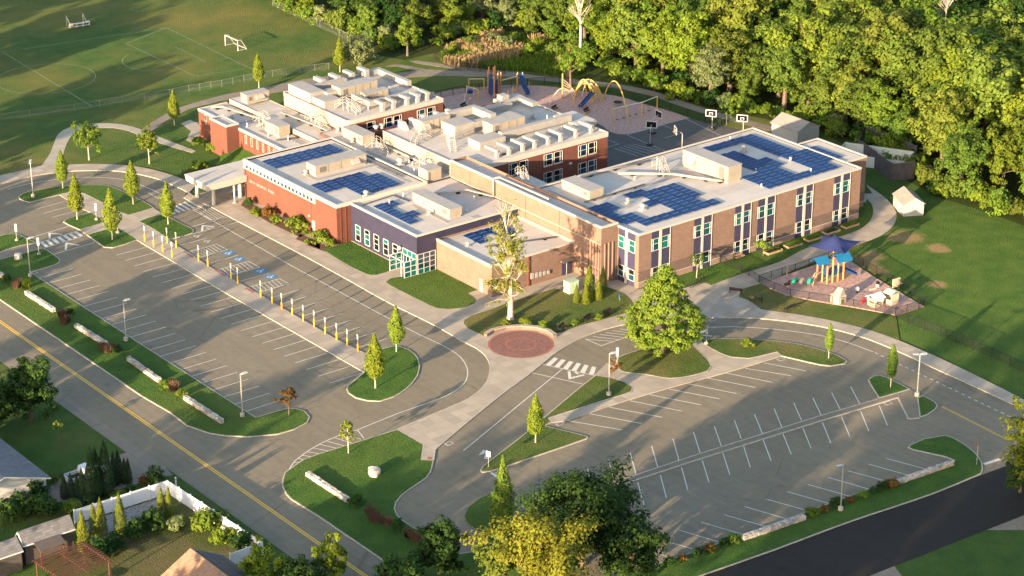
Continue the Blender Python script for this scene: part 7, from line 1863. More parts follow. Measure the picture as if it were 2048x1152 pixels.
# forest kinds (unit: metres, base height about 19 m)
WK = dict(clumps=170, per=62, s=0.31, zc=0.53, Hz=0.47, lob=0.65, zmin=-0.9)
K['wood'] = [big_tree_kind(sd, h, r_, M[m_], **WK) for sd, h, r_, m_ in ((11,19,6.0,'leaf'),(12,21,5.4,'leaf'),(13,18,6.6,'leaf'),(14,20,6.0,'leaf_bright'),(15,19,6.0,'leaf_lime'),(16,18,5.6,'leaf_grey'),(17,20,6.2,'leaf_dark'),(18,16,5.2,'leaf_bright'),(19,17,5.0,'leaf'))]
K['shrub'] = []
for sd, m_ in ((31,'leaf'),(32,'leaf_bright'),(33,'leaf_dark'),(34,'leaf_lime'),(35,'leaf_grey'),(36,'leaf_red')):
    V, F, C = crown_round(sd, 1.0, 0.75, 0.62, 34, 30, 0.36, 0.11, zmin=-0.6)
    K['shrub'].append((None, to_mesh('foliage', V, F, M[m_])))
def shrub(label, c, r_, k=0, z=0.12, name='shrub', group=None, hz=1.0, rz=None):
    o = mesh_obj(name, K['shrub'][k][1], None, (c[0],c[1],z), rnd.uniform(0,6.3) if rz is None else rz); o.scale = (r_,r_,r_*hz)
    return tag(o, label, 'shrub', group)
def grass_clump_mesh(seed, mat, n=160, h=1.0, w=0.55):
    rs = random.Random(seed); V, F = [], []
    for _ in range(n):
        a = rs.uniform(0,6.28); r_ = w*math.sqrt(rs.random())*0.6; x, y = r_*math.cos(a), r_*math.sin(a)
        tx, ty = x+rs.uniform(-0.35,0.35), y+rs.uniform(-0.35,0.35); hh = h*rs.uniform(0.6,1.1); b = len(V); wd = 0.035
        V.extend(((x-wd,y,0),(x+wd,y,0),((x+tx)/2+wd,(y+ty)/2+wd,hh*0.6),(tx,ty,hh),((x+tx)/2-wd,(y+ty)/2,hh*0.6))); F.append((b,b+1,b+2,b+3,b+4))
    return to_mesh('blades', V, F, mat)
K['brown_grass'] = grass_clump_mesh(41, M['brown_grass']); K['green_grass'] = grass_clump_mesh(42, M['leaf_bright']); K['reed'] = grass_clump_mesh(43, M['reed'], 90, 1.6, 0.8)

# ---- columnar young trees
K['column'] = []
for sd in (51,52,53):
    V, F = crown_profile(sd, [(1.35,0.35),(1.9,0.95),(2.9,1.12),(3.9,0.95),(5.0,0.6),(6.0,0.25),(6.5,0.05)], 2600, 0.125, 0.28)
    K['column'].append((trunk_mesh(sd, 6.0, 0.07, [], M['bark_pale']), to_mesh('crown', V, F, M['leaf_lime'])))
CG = 'young columnar trees around the car parks'
for i, (lab, c, hh) in enumerate((('columnar tree nearest the twin-headed lamp by the loop',(-46.29,89.92),6.6),('columnar tree on the upper small island',(-51.22,75.88),7.6),('columnar tree on the loop island beside the zebra crossing',(-40.91,76.36),7.4),
    ('thick columnar tree on the lower small island',(-51.08,64.81),8.4),('columnar tree on the island beside the bollards',(-40.97,65.21),7.0),('columnar tree near the tip of the bollard walk',(-49.71,-4.05),7.9),
    ('columnar tree at the top of the rounded island',(-40.73,3.76),6.9),('columnar tree on the wedge island of the right lot',(-42.97,-29.76),6.8),('columnar tree behind the single storey wing',(7.49,115.34),6.6),('columnar tree beside the rounded grey tree',(24.73,114.15),6.6),
    ('columnar tree on the small island by the brick wing corner',(-15.66,106.44),6.4))):
    plant('columnar_tree', lab, K['column'][i%3], c, rnd.uniform(0,6), hh/6.5, CG, z=0.1)
for lab, c, hh in (('thin young tree on the long island of the right drive',(4.54,-34.54),5.2),('thin dark young tree at the median end',(4.42,-46.19),6.2)):
    V, F = crown_profile(57, [(1.3,0.2),(2.0,0.6),(3.0,0.7),(4.2,0.45),(5.3,0.1)], 1300, 0.11, 0.3)
    plant('columnar_tree', lab, (trunk_mesh(57,5,0.05,[],M['bark_pale']), to_mesh('crown', V, F, M['leaf_bright'])), c, 0, hh/5.3, CG, z=0.1)
# ---- evergreens
V, F = crown_profile(61, [(0.05,0.75),(0.8,0.95),(2.0,0.85),(3.5,0.5),(4.6,0.2),(5.0,0.03)], 3000, 0.085, 0.16)
K['arb'] = (None, to_mesh('crown', V, F, M['arbor']))
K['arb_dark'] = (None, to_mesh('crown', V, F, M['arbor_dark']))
for lab, c, hh in (('short golden evergreen beside the transformer',(-10.37,1.58),2.9),('low golden evergreen in front of the group by the transformer',(-9.53,0.45),3.3),('tall pointed evergreen in the middle of the transformer group',(-8.01,1.59),5.2),
    ('slim golden evergreen at the right front of the transformer group',(-7.17,0.45),3.3),('tall dark-sided evergreen at the back of the transformer group',(-4.14,3.03),3.6)):
    plant('evergreen', lab, K['arb'], c, rnd.uniform(0,6), hh/5.0, 'evergreen group beside the transformer', z=0.15, cat='evergreen')
AG = 'sunlit evergreens inside the fenced yard'
for lab, c, hh in (('sunlit evergreen nearest the garage',(-101.2,-18.88),5.2),('sunlit evergreen left of the middle pair',(-98.51,-16.47),4.2),('tall sunlit evergreen right of the middle pair',(-97.82,-17.01),5.0),('broad sunlit evergreen alone before the white fence',(-95.71,-17.75),5.2),('sunlit evergreen left of the fence corner pair',(-90.13,-17.64),4.2),('sunlit evergreen right of the fence corner pair',(-89.24,-17.86),4.0)):
    plant('evergreen', lab, K['arb'], c, rnd.uniform(0,6), hh/5.0*0.85, AG, cat='evergreen', scz=hh/5.0)
DG2 = 'dark evergreens along the driveway'
for i, (x, y, hh) in enumerate(((129,997,3.6),(144,995,3.4),(156,996,3.3),(167,1000,4.4),(187,1001,7.2),(196,992,6.6),(214,988,7.2),(230,970,4.6),(239,965,4.5),(251,967,3.5),(258,966,3.4))):
    pass
dks = [(-96.92,-6.08),(-96.09,-6.41),(-95.58,-6.97),(-95.3,-7.84),(-94.41,-8.7),(-93.43,-8.01),(-92.32,-8.23),(-90.41,-6.77),(-89.65,-6.53),(-89.2,-7.21),(-88.8,-7.36)]
for i, (c, hh) in enumerate(zip(dks, (3.6,3.4,3.3,4.4,7.2,6.6,7.2,4.6,4.5,3.5,3.4))):
    plant('evergreen', f'{ORD[i]} dark evergreen from the left in the row before the pickup', K['arb_dark'], c, rnd.uniform(0,6), hh/5.0*0.8, DG2, cat='evergreen', scz=hh/5.0)
# ---- single trees with a character of their own
def own_tree(name, label, seed, c, h, Rx, mat, clumps=90, per=44, s=0.2, bark=None, group=None, z=0.1, **kw):
    return plant(name, label, big_tree_kind(seed, h, Rx, mat, clumps, per, s, bark, **kw), c, 0.0, 1.0, group, z=z)
rs = random.Random(71); V, F, C = [], [], []
prof = [(1.3,2.6),(2.6,5.2),(4.2,5.6),(6.0,4.9),(8.5,3.5),(11.0,1.8),(13.0,0.35)]
for _ in range(430):
    while True:
        z = rs.uniform(1.3,13.0)
        for (a, ra), (b, rb) in zip(prof[:-1], prof[1:]):
            if a <= z <= b: R_ = ra+(rb-ra)*(z-a)/(b-a)
        if rs.random() < R_/5.6+0.05: break
    a = rs.uniform(0,6.283); d = Vector((math.cos(a),math.sin(a),0.25))
    k = R_*(0.5+0.5*math.sqrt(rs.random()))*(1+0.3*noise.noise(Vector((math.cos(a)*1.5,math.sin(a)*1.5,z*0.45))))
    c = Vector((math.cos(a)*k,math.sin(a)*k,z)); C.append(c); rr = rs.uniform(0.55,0.95)
    for _ in range(52):
        e = rdir(rs); q = rs.random()**0.45; p = c+Vector((e.x*rr*q,e.y*rr*q,e.z*rr*q*0.6))
        leaf_quad(V, F, p, (e*0.9+d*0.4+Vector((rs.uniform(-.5,.5),rs.uniform(-.5,.5),0.5))).normalized(), 0.17*rs.uniform(0.7,1.3), rs)
plant('broad_tree', 'large dense bright green tree beside the right drive', (trunk_mesh(71,12.5,0.28,rs.sample(C,12),M['bark']), to_mesh('crown', V, F, M['leaf_bright'])), (-12.18,-19.31), 0, 1.0, z=0.1)
# tall sparse tree with pale trunk
rs = random.Random(9); mb = MB(); V, F = [], []
tp = [(0,0,-0.1),(0,0,0.6),(0.1,0,3.5),(-0.15,0.1,7.0),(-0.45,0.1,11.0),(-0.9,0.0,14.0),(-1.2,0,16.8)]
mb.tube(tp, [0.62,0.42,0.36,0.30,0.22,0.12,0.04], 9)
tip = []
for k in range(40):
    zb = rs.uniform(3.2,14.5); a = rs.uniform(0,6.28); L = rs.uniform(1.4,3.6)*(1.12-zb/22)
    f = zb/16.8; st = Vector((-1.2*f*f,0,zb)); en = st+Vector((math.cos(a)*L,math.sin(a)*L,rs.uniform(1.0,3.6)))
    mb.tube([st,st.lerp(en,0.5)+Vector((0,0,-0.2)),en],[0.11,0.06,0.02],5,False)
    for _ in range(3):
        e2 = en+Vector((rs.uniform(-1,1),rs.uniform(-1,1),rs.uniform(0.2,1.8))); mb.tube([st.lerp(en,0.7),e2],[0.035,0.012],4,False); tip += [e2, en.lerp(e2,0.5)]
    tip.append(en)
for c in tip:
    dens = 1.0 if c.z < 13 else (0.5 if c.z < 16 else 0.12)
    for _ in range(int(20*dens)):
        e = rdir(rs); p = c+e*rs.random()*0.75
        leaf_quad(V, F, p, (e+Vector((0,0,0.6))).normalized(), rs.uniform(0.11,0.2), rs)
for k in range(14):     # low hanging branches on the left
    a = R(rs.uniform(120,260)); L = rs.uniform(2.0,4.6); zb = rs.uniform(3.0,6.5); st = Vector((0,0,zb)); en = st+Vector((math.cos(a)*L,math.sin(a)*L,rs.uniform(-1.0,0.6)))
    mb.tube([st,st.lerp(en,0.5)+Vector((0,0,0.35)),en],[0.09,0.05,0.015],5,False)
    for j in range(60):
        q_ = st.lerp(en, rs.uniform(0.35,1.0)); e = rdir(rs); leaf_quad(V, F, q_+e*rs.random()*0.55, (e+Vector((0,0,0.6))).normalized(), rs.uniform(0.1,0.18), rs)
tm = bpy.data.meshes.new('trunk'); tm.from_pydata(mb.v, [], mb.f); tm.materials.append(M['bark_pale'])
plant('sparse_tree', 'tall thin-crowned tree with a pale trunk on the oval lawn', (tm, to_mesh('crown', V, F, leaf_mat('thin_yellow_leaves',(0.10,0.125,0.018),(0.19,0.19,0.03)))), (-21.52,2.81), 0.3, 1.0, z=0.15)
own_tree('young_tree', 'young loose-crowned tree left of the pair on the loop lawn', 81, (-36.18,99.77), 7.6, 2.7, M['leaf_bright'], 80, 46, 0.15, M['bark_pale'], zc=0.56, Hz=0.46, lob=0.35, inner=0.35)
own_tree('young_tree', 'young loose-crowned tree right of the pair on the loop lawn', 82, (-29.14,91.7), 7.0, 2.1, M['leaf_bright'], 70, 44, 0.15, M['bark_pale'], zc=0.58, Hz=0.44, lob=0.35, inner=0.35)
own_tree('young_tree', 'small yellow-green tree on the boulder lawn', 83, (-63.25,-17.53), 4.8, 1.35, M['leaf_lime'], 30, 34, 0.12, M['bark_pale'], zc=0.62, Hz=0.36)
own_tree('young_tree', 'small bronze-leaved tree at the end of the west strip', 84, (-63.22,-3.8), 4.6, 1.7, leaf_mat('bronze_green_leaves',(0.09,0.075,0.014),(0.17,0.11,0.022)), 34, 36, 0.12, zc=0.62, Hz=0.38)
own_tree('young_tree', 'small reddish tree beside the lamp by the zebra crossing', 85, (-22.92,-21.53), 3.2, 1.2, leaf_mat('reddish_leaves',(0.12,0.06,0.02),(0.17,0.11,0.03)), 24, 30, 0.11, zc=0.6, Hz=0.4)
own_tree('young_tree', 'sapling with a leaning stem by the bicycle hoops', 86, (9.58,-2.2), 4.0, 1.7, M['leaf'], 22, 30, 0.11, M['bark_pale'], zc=0.74, Hz=0.26)
own_tree('young_tree', 'small tree in front of the third window bay of the tan wing', 87, (23.2,-2.17), 3.6, 1.5, M['leaf_bright'], 24, 32, 0.12, zc=0.62, Hz=0.36)
own_tree('young_tree', 'young tree at the path bend beside the court', 88, (60.94,65.79), 5.5, 2.3, M['leaf_bright'], 34, 38, 0.16, zc=0.6, Hz=0.38)
own_tree('young_tree', 'young tree with a straight bare stem behind the arched climber', 89, (52.9,79.98), 7.5, 2.8, M['leaf_bright'], 44, 38, 0.18, zc=0.66, Hz=0.32)
own_tree('young_tree', 'young tree between the two hoops at the wood edge', 90, (60.97,46.5), 5.0, 1.5, M['leaf_bright'], 28, 34, 0.15, zc=0.58, Hz=0.4)
own_tree('young_tree', 'small green tree in the inner court before the brick wing', 91, (16.6,34.5), 4.2, 0.9, M['leaf_bright'], 20, 32, 0.12, zc=0.62, Hz=0.4)
own_tree('young_tree', 'tiny sapling on the lawn across the street', 92, (-90.14,8.19), 3.0, 0.9, M['leaf_bright'], 16, 26, 0.10, zc=0.7, Hz=0.3, z=0.0)
own_tree('round_tree', 'rounded grey-green tree at the end of the field fence', 93, (29.68,115.03), 6.8, 3.7, M['leaf_grey'], 120, 52, 0.2, zc=0.50, Hz=0.48, zmin=-0.95)
own_tree('round_tree', 'vase-shaped pale tree beside the meadow path', 94, (40.65,114.53), 7.4, 2.9, M['leaf_lime'], 60, 40, 0.18, zc=0.6, Hz=0.4)
# big trees in the foreground and at the frame edges
own_tree('broad_tree', 'huge dark round tree overlapping the right lot', 101, (-57.93,-57.12), 13.0, 6.8, M['leaf_dark'], 260, 62, 0.22, zc=0.50, Hz=0.46, lob=0.4, inner=0.6, z=0.1)
own_tree('broad_tree', 'golden-leaved tree in front at the bottom edge', 102, (-70.2,-65.71), 15.0, 6.4, M['leaf_gold'], 190, 60, 0.20, zc=0.60, Hz=0.40, lob=0.9, inner=0.45, z=0.1)
own_tree('broad_tree', 'second dark tree behind the golden tree', 103, (-57.94,-65.63), 11.0, 4.6, M['leaf_dark'], 130, 56, 0.22, zc=0.50, Hz=0.46, z=0.1)
own_tree('broad_tree', 'mid green tree left of the golden tree', 104, (-69.02,-56.93), 10.5, 3.8, M['leaf'], 110, 56, 0.2, zc=0.5, Hz=0.46, z=0.1)
V, F = crown_profile(105, [(0.3,1.5),(2.0,1.5),(5.0,0.85),(7.5,0.3),(8.4,0.03)], 3600, 0.14, 0.3)
plant('pointed_tree', 'pointed green tree at the tip of the south strip', (trunk_mesh(105,8,0.1,[],M['bark']), to_mesh('crown', V, F, M['leaf_bright'])), (-58.38,-42.88), 0, 1.0, None, z=0.1)
own_tree('broad_tree', 'dark green tree left of the right lot entrance at the bottom', 106, (-73.1,-50.23), 8.5, 3.4, M['leaf_dark'], 110, 54, 0.2, zc=0.5, Hz=0.47, z=0.1)
own_tree('broad_tree', 'lower dark tree at the bottom edge left of centre', 107, (-79.51,-51.45), 7.0, 3.2, M['leaf_dark'], 90, 50, 0.2, zc=0.5, Hz=0.47, z=0.0)
own_tree('broad_tree', 'yellow-green treetop beside the street at the bottom edge', 108, (-83.45,-43.93), 7.5, 2.4, M['leaf_lime'], 60, 50, 0.18, zc=0.55, Hz=0.45, z=0.0)
own_tree('broad_tree', 'golden round treetop below the white fence', 109, (-90.64,-40.65), 7.0, 2.8, M['leaf_lime'], 80, 50, 0.18, zc=0.55, Hz=0.45, z=0.0)
own_tree('broad_tree', 'dark treetop between the two yellow treetops at the bottom', 110, (-88.24,-44.6), 6.0, 3.0, M['leaf_dark'], 80, 50, 0.2, zc=0.5, Hz=0.47, z=0.0)
own_tree('broad_tree', 'dark bushy tree across the street with a sunlit tip', 111, (-89.99,16.11), 9.6, 3.6, M['leaf_dark'], 150, 54, 0.2, zc=0.50, Hz=0.49, z=0.0, zmin=-0.95)
own_tree('broad_tree', 'dark tree cut by the left frame edge above the grey roof', 112, (-95.14,15.74), 8.0, 3.6, M['leaf_dark'], 120, 54, 0.2, zc=0.5, Hz=0.48, z=0.0, zmin=-0.95)
own_tree('broad_tree', 'golden tree cut by the right frame edge', 113, (-6.35,-79.31), 15.5, 4.2, M['leaf_gold'], 150, 56, 0.2, zc=0.58, Hz=0.42, lob=0.7, z=0.0)
own_tree('broad_tree', 'dark undergrowth tree below the golden tree at the right edge', 114, (-4.92,-76.39), 6.0, 2.2, M['leaf_dark'], 60, 50, 0.2, zc=0.45, Hz=0.5, z=0.0)
# ---- shrubs along the gymnasium and elsewhere
for q in ([(-25.96,66.9),(-25.99,56.18),(-26.31,48.26),(-27.73,47.78),(-28.17,55.69),(-27.54,65.28)], [(-27.04,48.84),(-26.45,44.13),(-28.05,41.73),(-28.68,47.46)], [(-27.48,44.67),(-26.04,41.71),(-28.02,40.41),(-28.83,44.42)]):
    mb = MB(); mb.prism([p[:2] for p in q], 0.1, 0.16); struct('mulch_bed', mb, M['mulch'])
GS = 'shrubs in the bed along the gymnasium'
for lab, c, r_, k in (('yellow-green shrub at the canopy end of the gymnasium bed',(-28.1,60.06),1.0,3),('bronze shrub in the gymnasium bed',(-26.77,58.18),1.3,5),('green shrub beside the bronze shrub',(-27.31,55.29),1.0,1),('dark low shrub by the gymnasium wall',(-26.54,64.48),0.9,2),('large bright shrub in the middle of the gymnasium bed',(-26.6,50.64),1.8,1),('low lime shrub beside the gymnasium door',(-26.31,48.26),0.7,3),('large bright shrub nearest the gymnasium corner',(-26.45,44.13),1.55,1),('low lime shrub at the gymnasium corner',(-25.99,41.93),0.85,3),('low lime shrub in front of the corner shrub',(-28.2,44.97),0.6,3)):
    shrub(lab, c, r_, k, 0.14, 'shrub', GS)
for lab, c, r_, k in (('dark shrub at the single storey wing corner',(-18.08,94.56),1.2,1),('lime shrub hedge left part before the stair block',(-17.46,90.81),1.1,3),('lime shrub hedge right part before the stair block',(-16.65,89.53),1.1,3),('lime shrub right of the stair block',(-14.51,88.16),1.0,3),('small green shrub at the stair block wall',(-12.61,88.95),0.9,1),
    ('loose shrub behind the entrance canopy',(-24.51,84.31),1.2,1),('low shrub beside the canopy bench',(-23.08,84.11),0.9,3),('yellow shrub on the long island of the right drive',(-1.5,-24.95),0.95,3),('small shrub below the tall pale-trunked tree',(-21.1,-0.21),0.9,3),('lime shrub beside the curved seat wall',(-19.81,-2.55),0.9,3),('low shrub left of the pale trunk',(-23.32,1.54),0.7,3),
    ('low green shrub between the plaza benches',(-15.65,-4.49),0.7,1),('low green shrub by the farthest plaza bench',(-11.74,-5.1),0.7,1)):
    shrub(lab, c, r_, k, 0.14)
# strip plantings
for lab, c, r_, k in (('dark green shrub right of the boulder lawn wall',(-70.5,-29.73),1.1,2),('dark green shrub near the lower kerb of the boulder lawn',(-69.94,-37.53),1.0,2),('dark green shrub upper end of west strip',(-71.64,59.46),0.9,2),('low green shrub below the first strip wall',(-70.12,42.81),0.7,2),('low green shrub between second and third strip walls',(-71.21,27.08),0.8,2),('bright shrub left of the last strip wall',(-71.7,13.23),0.9,1),('bright shrub between strip wall and brown grass',(-71.41,9.68),0.8,1)):
    shrub(lab, c, r_, k, 0.13, 'shrub', 'shrubs on the strips')
SS = [(-46.18,-63.71),(-44.34,-63.83),(-42.26,-63.97),(-40.87,-64.01),(-28.94,-65.06),(-27.16,-65.2),(-25.13,-65.2),(-22.99,-65.44),(-20.98,-65.57),(-19.14,-65.71),(-17.57,-65.63),(-16.04,-65.84),(-50.21,-63.48),(-48.31,-63.51)]
for i, c in enumerate(SS):
    shrub(f'{ORD[i]} shrub in the planting beside the fresh black street', c, rnd.uniform(0.6,1.0), (2,5,2,1,1,5,2,5,1,2,2,5,2,5)[i], 0.12, 'shrub', 'shrubs beside the fresh black street', 0.8)
BG = 'brown ornamental grasses on the strips'
bgs = [(-71.64,56.57),(-70.77,57.32),(-71.47,42.52),(-71.5,40.97),(-72.31,40.49),(-72.19,29.54),(-72.13,28.23),(-71.26,27.97),(-70.54,13.5),(-70.86,12.18),(-71.44,11.85),(-70.39,-32.51),(-70.39,-33.76),(-70.35,-35.04),(-70.03,-35.92),(-69.93,-39.52),(-69.82,-40.67),(-69.78,-41.61),(-71,-34.22)]
for i, c in enumerate(bgs):
    o = mesh_obj('ornamental_grass', K['brown_grass'], None, (c[0],c[1],0.13), rnd.uniform(0,6)); s_ = rnd.uniform(1.0,1.4); o.scale = (s_,s_,s_)
    tag(o, f'{ORD[i]} brown grass clump, counted along the street strips from the upper left', 'grass clump', BG)
o = mesh_obj('ornamental_grass', K['green_grass'], None, (*(-70.48,55.66),0.13), 0.3); o.scale = (1.5,1.5,1.6); tag(o, 'bright green tuft of tall grass at the upper stone wall', 'grass clump')
# yard shrubs across the street
YG = 'shrubs in the yards across the street'
for i, (lab, c, r_, k) in enumerate((('dense bright shrub against the street fence',(-87.39,-23.83),2.1,1),('bright shrub in front of the dense fence shrub',(-87.81,-26.99),1.3,3),('lime shrub beside the sunlit fence',(-86.37,-27.07),1.1,3),('dark low shrub at the yard end of the fence',(-86.61,-29.89),1.6,2),
    ('rounded dark shrub before the sunlit evergreens',(-100.52,-21.92),1.9,2),('dark shrub right of the garage evergreens',(-98.11,-20.86),1.4,2),('dark grass mound beside the gravel',(-95.02,-19.82),1.6,2),('dark grass mound near the fence corner',(-92.37,-19.3),1.8,2),('grey-brown shrub behind the dense shrub',(-90.19,-21.01),1.3,4),
    ('dark shrub at the driveway mouth',(-86.33,-9.64),1.5,2),('bronze shrub at the driveway mouth',(-87.39,-8.8),0.9,5),('green shrub behind the white fence, centre',(-91.83,-10.56),1.0,1),('green shrub behind the white fence, left',(-97.8,-9.87),1.3,1),('dark shrub below the grey roof house',(-99.81,-4.29),1.9,2),('dark shrub left of the garage roof',(-102.6,-6.89),2.0,2),('dark shrub beside the grey roof wall',(-104.58,-6.91),2.0,2),('bright shrub at the grey roof corner',(-95.97,-1.57),0.7,1),('dark hedge shrub behind the garage',(-100.49,-8.55),1.8,2),('green shrub behind the white fence, right',(-90.15,-10.26),0.9,2),('dark shrub behind fence mid',(-95.78,-10.35),1.2,2),('lime low shrub in the yard corner',(-87.56,-21.84),1.1,3))):
    shrub(lab, c, r_, k, 0.0, 'shrub', YG)
# ---- the woods
rw = random.Random(21)
def ground_px(): pass
EDGE = [p[:2] for p in [(40.63,163.5),(39.04,149.72),(39.07,138.86),(38.72,127.81),(39.51,118.74),(46.39,116.68),(53.79,117.66),(61.36,118.66),(67.69,115.44),(69.34,107.14),(67.45,96.33),(63.28,84.59),(63.64,75.34),(64.06,66.3),(65.46,55.67),(69.28,44.13),(71.61,34.01),(71.25,21.67),(68.99,9.22),(64.29,-0.59),(65.06,-8.41),(65.37,-18.41),(64.81,-32.57)]]
FAR = [(420,180),(420,520),(120,520),(44,330)]
region = EDGE+FAR
def inside(p, poly):
    c = False; n = len(poly)
    for i in range(n):
        a, b = poly[i], poly[i-1]
        if (a[1] > p[1]) != (b[1] > p[1]) and p[0] < (b[0]-a[0])*(p[1]-a[1])/(b[1]-a[1])+a[0]: c = not c
    return c
def edge_dist(p):
    best = 1e9
    for a, b in zip(EDGE[:-1], EDGE[1:]):
        dx, dy = b[0]-a[0], b[1]-a[1]; t = max(0,min(1,((p[0]-a[0])*dx+(p[1]-a[1])*dy)/(dx*dx+dy*dy)))
        best = min(best, math.hypot(p[0]-a[0]-dx*t, p[1]-a[1]-dy*t))
    return best
camv = Matrix(cam.matrix_world).inverted()
def screen(p):
    q = camv @ Vector(p); k = 4615.5/-q.z
    return 1024+q.x*k, 576-q.y*k
trees = []
tries = 0
while tries < 9000 and len(trees) < 285:
    tries += 1
    p = (rw.uniform(35,300), rw.uniform(-60,330))
    if not inside(p, region): continue
    sx, sy = screen((p[0],p[1],0)); tx, ty = screen((p[0],p[1],20))
    if sx < 480 or sx > 2230 or sy < -40: continue
    ed = edge_dist(p)
    if ed < 2.2: continue
    md = 5.0 if ed > 9 else 4.0
    if any((p[0]-q[0])**2+(p[1]-q[1])**2 < md*md for q in trees): continue
    trees.append(p)
WL = {'l': 'the wood beyond the field', 'm': 'the wood behind the play area', 'r': 'the wood behind the tan wing', 'x': 'the wood beyond the shed'}
KD = ['mid green','slender green','broad green','bright green','yellow-green','grey-green','dark green','bushy bright green','bushy green']
wood = []
for p in trees:
    ed = edge_dist(p); sx, sy = screen((p[0],p[1],8))
    big = sx > 1150
    k = rw.choices(range(9), (5,5,5,4,3,1.2,1.5,2.5,3))[0]
    h = (rw.uniform(0.80,1.15) if big else rw.uniform(0.5,0.75))*(0.55 if ed < 5 else 0.8 if ed < 10 else 1.0)
    zone = 'l' if sx < 900 else 'm' if sx < 1400 else 'r' if sx < 1800 else 'x'
    wood.append((zone, k, sx, p, h, rw.uniform(0,6.28), h*rw.uniform(1.02,1.22), h*rw.uniform(0.92,1.08)))
seen = {}
for zone, k, sx, p, h, a, sh, sv in sorted(wood, key=lambda w: w[2]):
    i = seen[(zone,k)] = seen.get((zone,k),-1)+1
    plant('woodland_tree', f'{KD[k]} tree, {ORD[min(i,21)]} such from the left in {WL[zone]}', K['wood'][k], p, a, sh, f'{KD[k]} trees in {WL[zone]}', z=0.0, scz=sv)
# understorey along the wood edge
BK = ("mid green","bright green","dark green","lime","grey-green"); seen = {}
for a, b in zip(EDGE[:-1], EDGE[1:]):
    L = math.hypot(b[0]-a[0],b[1]-a[1]); m = int(L/1.9)
    for i in range(m):
        s_ = (i+0.5*rw.random())/m; off_ = rw.uniform(-0.6,3.2)
        nx, ny = -(b[1]-a[1])/L, (b[0]-a[0])/L
        c = (a[0]+(b[0]-a[0])*s_+nx*off_, a[1]+(b[1]-a[1])*s_+ny*off_)
        sx, sy = screen((c[0],c[1],0))
        if sx > 2150: continue
        k = rw.choices(range(5),(4,4,1,2,1))[0]
        zone = 'playing field' if sx < 760 else 'meadow' if sx < 980 else 'reeds' if sx < 1200 else 'back play area' if sx < 1500 else 'dark enclosure' if sx < 1800 else 'far lawn'
        q = seen[(zone,k)] = seen.get((zone,k),-1)+1
        shrub(f'{BK[k]} bush, {ORD[min(q,21)]} such from the left at the edge by the {zone}', c, rw.uniform(1.2,2.6), k, 0.0, 'bush', f'{BK[k]} bushes at the wood edge by the {zone}', rw.uniform(0.8,1.3), rw.uniform(0,6))
# meadow reeds and tall grass: nobody could count them
MV, MF = [], []; RV, RF = [], []
mpoly = [p[:2] for p in smooth([(45.57,110.65),(54.11,113.98),(64,113.95),(67.25,105.34),(65.62,94.87),(62.37,86.9),(56.85,84.94),(52.33,92.82),(46.05,100.14),(43.28,105.94)])]
x0, x1 = min(p[0] for p in mpoly), max(p[0] for p in mpoly); y0, y1 = min(p[1] for p in mpoly), max(p[1] for p in mpoly)
for _ in range(26000):
    p = (rw.uniform(x0,x1), rw.uniform(y0,y1))
    if not inside(p, mpoly): continue
    q = noise.noise(Vector((p[0]*0.12,p[1]*0.12,2.0)))
    reed = q > 0.12
    V_, F_ = (RV, RF) if reed else (MV, MF)
    h = rw.uniform(0.8,1.7) if reed else rw.uniform(0.35,1.0); b = len(V_); a = rw.uniform(0,6.28); w = 0.09
    dx, dy = math.cos(a)*w, math.sin(a)*w; lx, ly = rw.uniform(-0.3,0.3), rw.uniform(-0.3,0.3)
    V_.extend(((p[0]-dx,p[1]-dy,0),(p[0]+dx,p[1]+dy,0),(p[0]+dx+lx,p[1]+dy+ly,h),(p[0]-dx*0.3+lx,p[1]-dy*0.3+ly,h*1.05))); F_.append((b,b+1,b+2,b+3))
o = bpy.data.objects.new('tall_grass', to_mesh('tall_grass', MV, MF, M['leaf_bright'])); COL.objects.link(o); tag(o, 'tall green grass of the wet meadow', 'grass', None, 'stuff')
o = bpy.data.objects.new('reeds', to_mesh('reeds', RV, RF, M['reed'])); COL.objects.link(o); tag(o, 'tan reeds standing in the wet meadow', 'reeds', None, 'stuff')
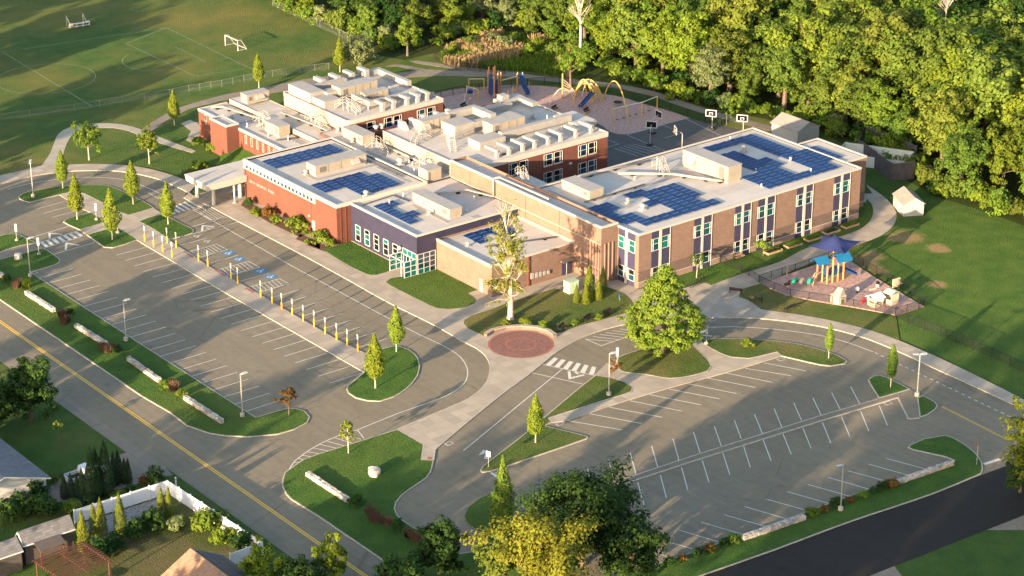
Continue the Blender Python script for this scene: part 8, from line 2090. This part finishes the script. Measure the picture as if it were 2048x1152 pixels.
MBs = [(48.82,110.99),(53.27,111.26),(58.75,111.19),(62.63,108.98),(64.42,104.16),(63.79,97.96),(61.62,91.5),(57.81,106),(59.19,99.93),(52.41,106.92),(45.18,108.5),(59.52,85.97)]
for i, c in enumerate(MBs):
    shrub(f'{ORD[i]} bush growing in the wet meadow', c, rw.uniform(1.2,2.2), (3,0,4,1,3,0,1,4,3,1,0,1)[i], 0.0, 'bush', 'bushes in the wet meadow')
# bare dead crowns among the woods
def dead_tree(label, c, h, seed):
    rs = random.Random(seed); mb = MB()
    mb.tube([(0,0,0),(0.1,0,h*0.4),(0,0.2,h*0.75)],[0.3,0.22,0.06],6)
    for k in range(26):
        zb = rs.uniform(0.4,0.75)*h; a = rs.uniform(0,6.28); L = rs.uniform(2,5); st = Vector((0,0,zb)); en = st+Vector((math.cos(a)*L*0.6,math.sin(a)*L*0.6,rs.uniform(1.5,5.0)))
        mb.tube([st,en],[0.10,0.03],4,False)
        for _ in range(3):
            s_ = st.lerp(en, rs.uniform(0.4,0.95)); mb.tube([s_,s_+Vector((rs.uniform(-1,1),rs.uniform(-1,1),rs.uniform(0.3,1.6)))],[0.045,0.015],3,False)
    t = thing('dead_tree', label, 'dead tree', (c[0],c[1],0)); me = bpy.data.meshes.new('trunk'); me.from_pydata(mb.v, [], mb.f); me.materials.append(M['bark_dead']); mesh_obj('trunk', me, t)
dead_tree('bleached dead tree standing in the upper right of the woods', (101.02,32.78), 25, 1)
dead_tree('bleached dead tree left of the wood clearing behind the play area', (65.11,91.99), 15, 2)
dead_tree('dead tree with pale limbs in the top middle of the woods', (78.53,85.53), 17, 3)
# ---- neighbourhood trees beyond the left frame edge; their long shadows fall over the lots and the field
OG = 'neighbourhood trees beyond the left frame edge'
ORD2 = ORD+['twenty-third','twenty-fourth','twenty-fifth','twenty-sixth']
ca, sa = math.cos(R(18)), math.sin(R(18))
for i, (u, v_, h, kk) in enumerate(SHADE_TREES):
    p = (ca*u-sa*v_, sa*u+ca*v_)
    plant('street_tree', f'{ORD2[i]} leafy street tree beyond the left frame edge and left of the picture', K['wood'][kk], p, i*1.3, h/19.0, OG, z=0.0)
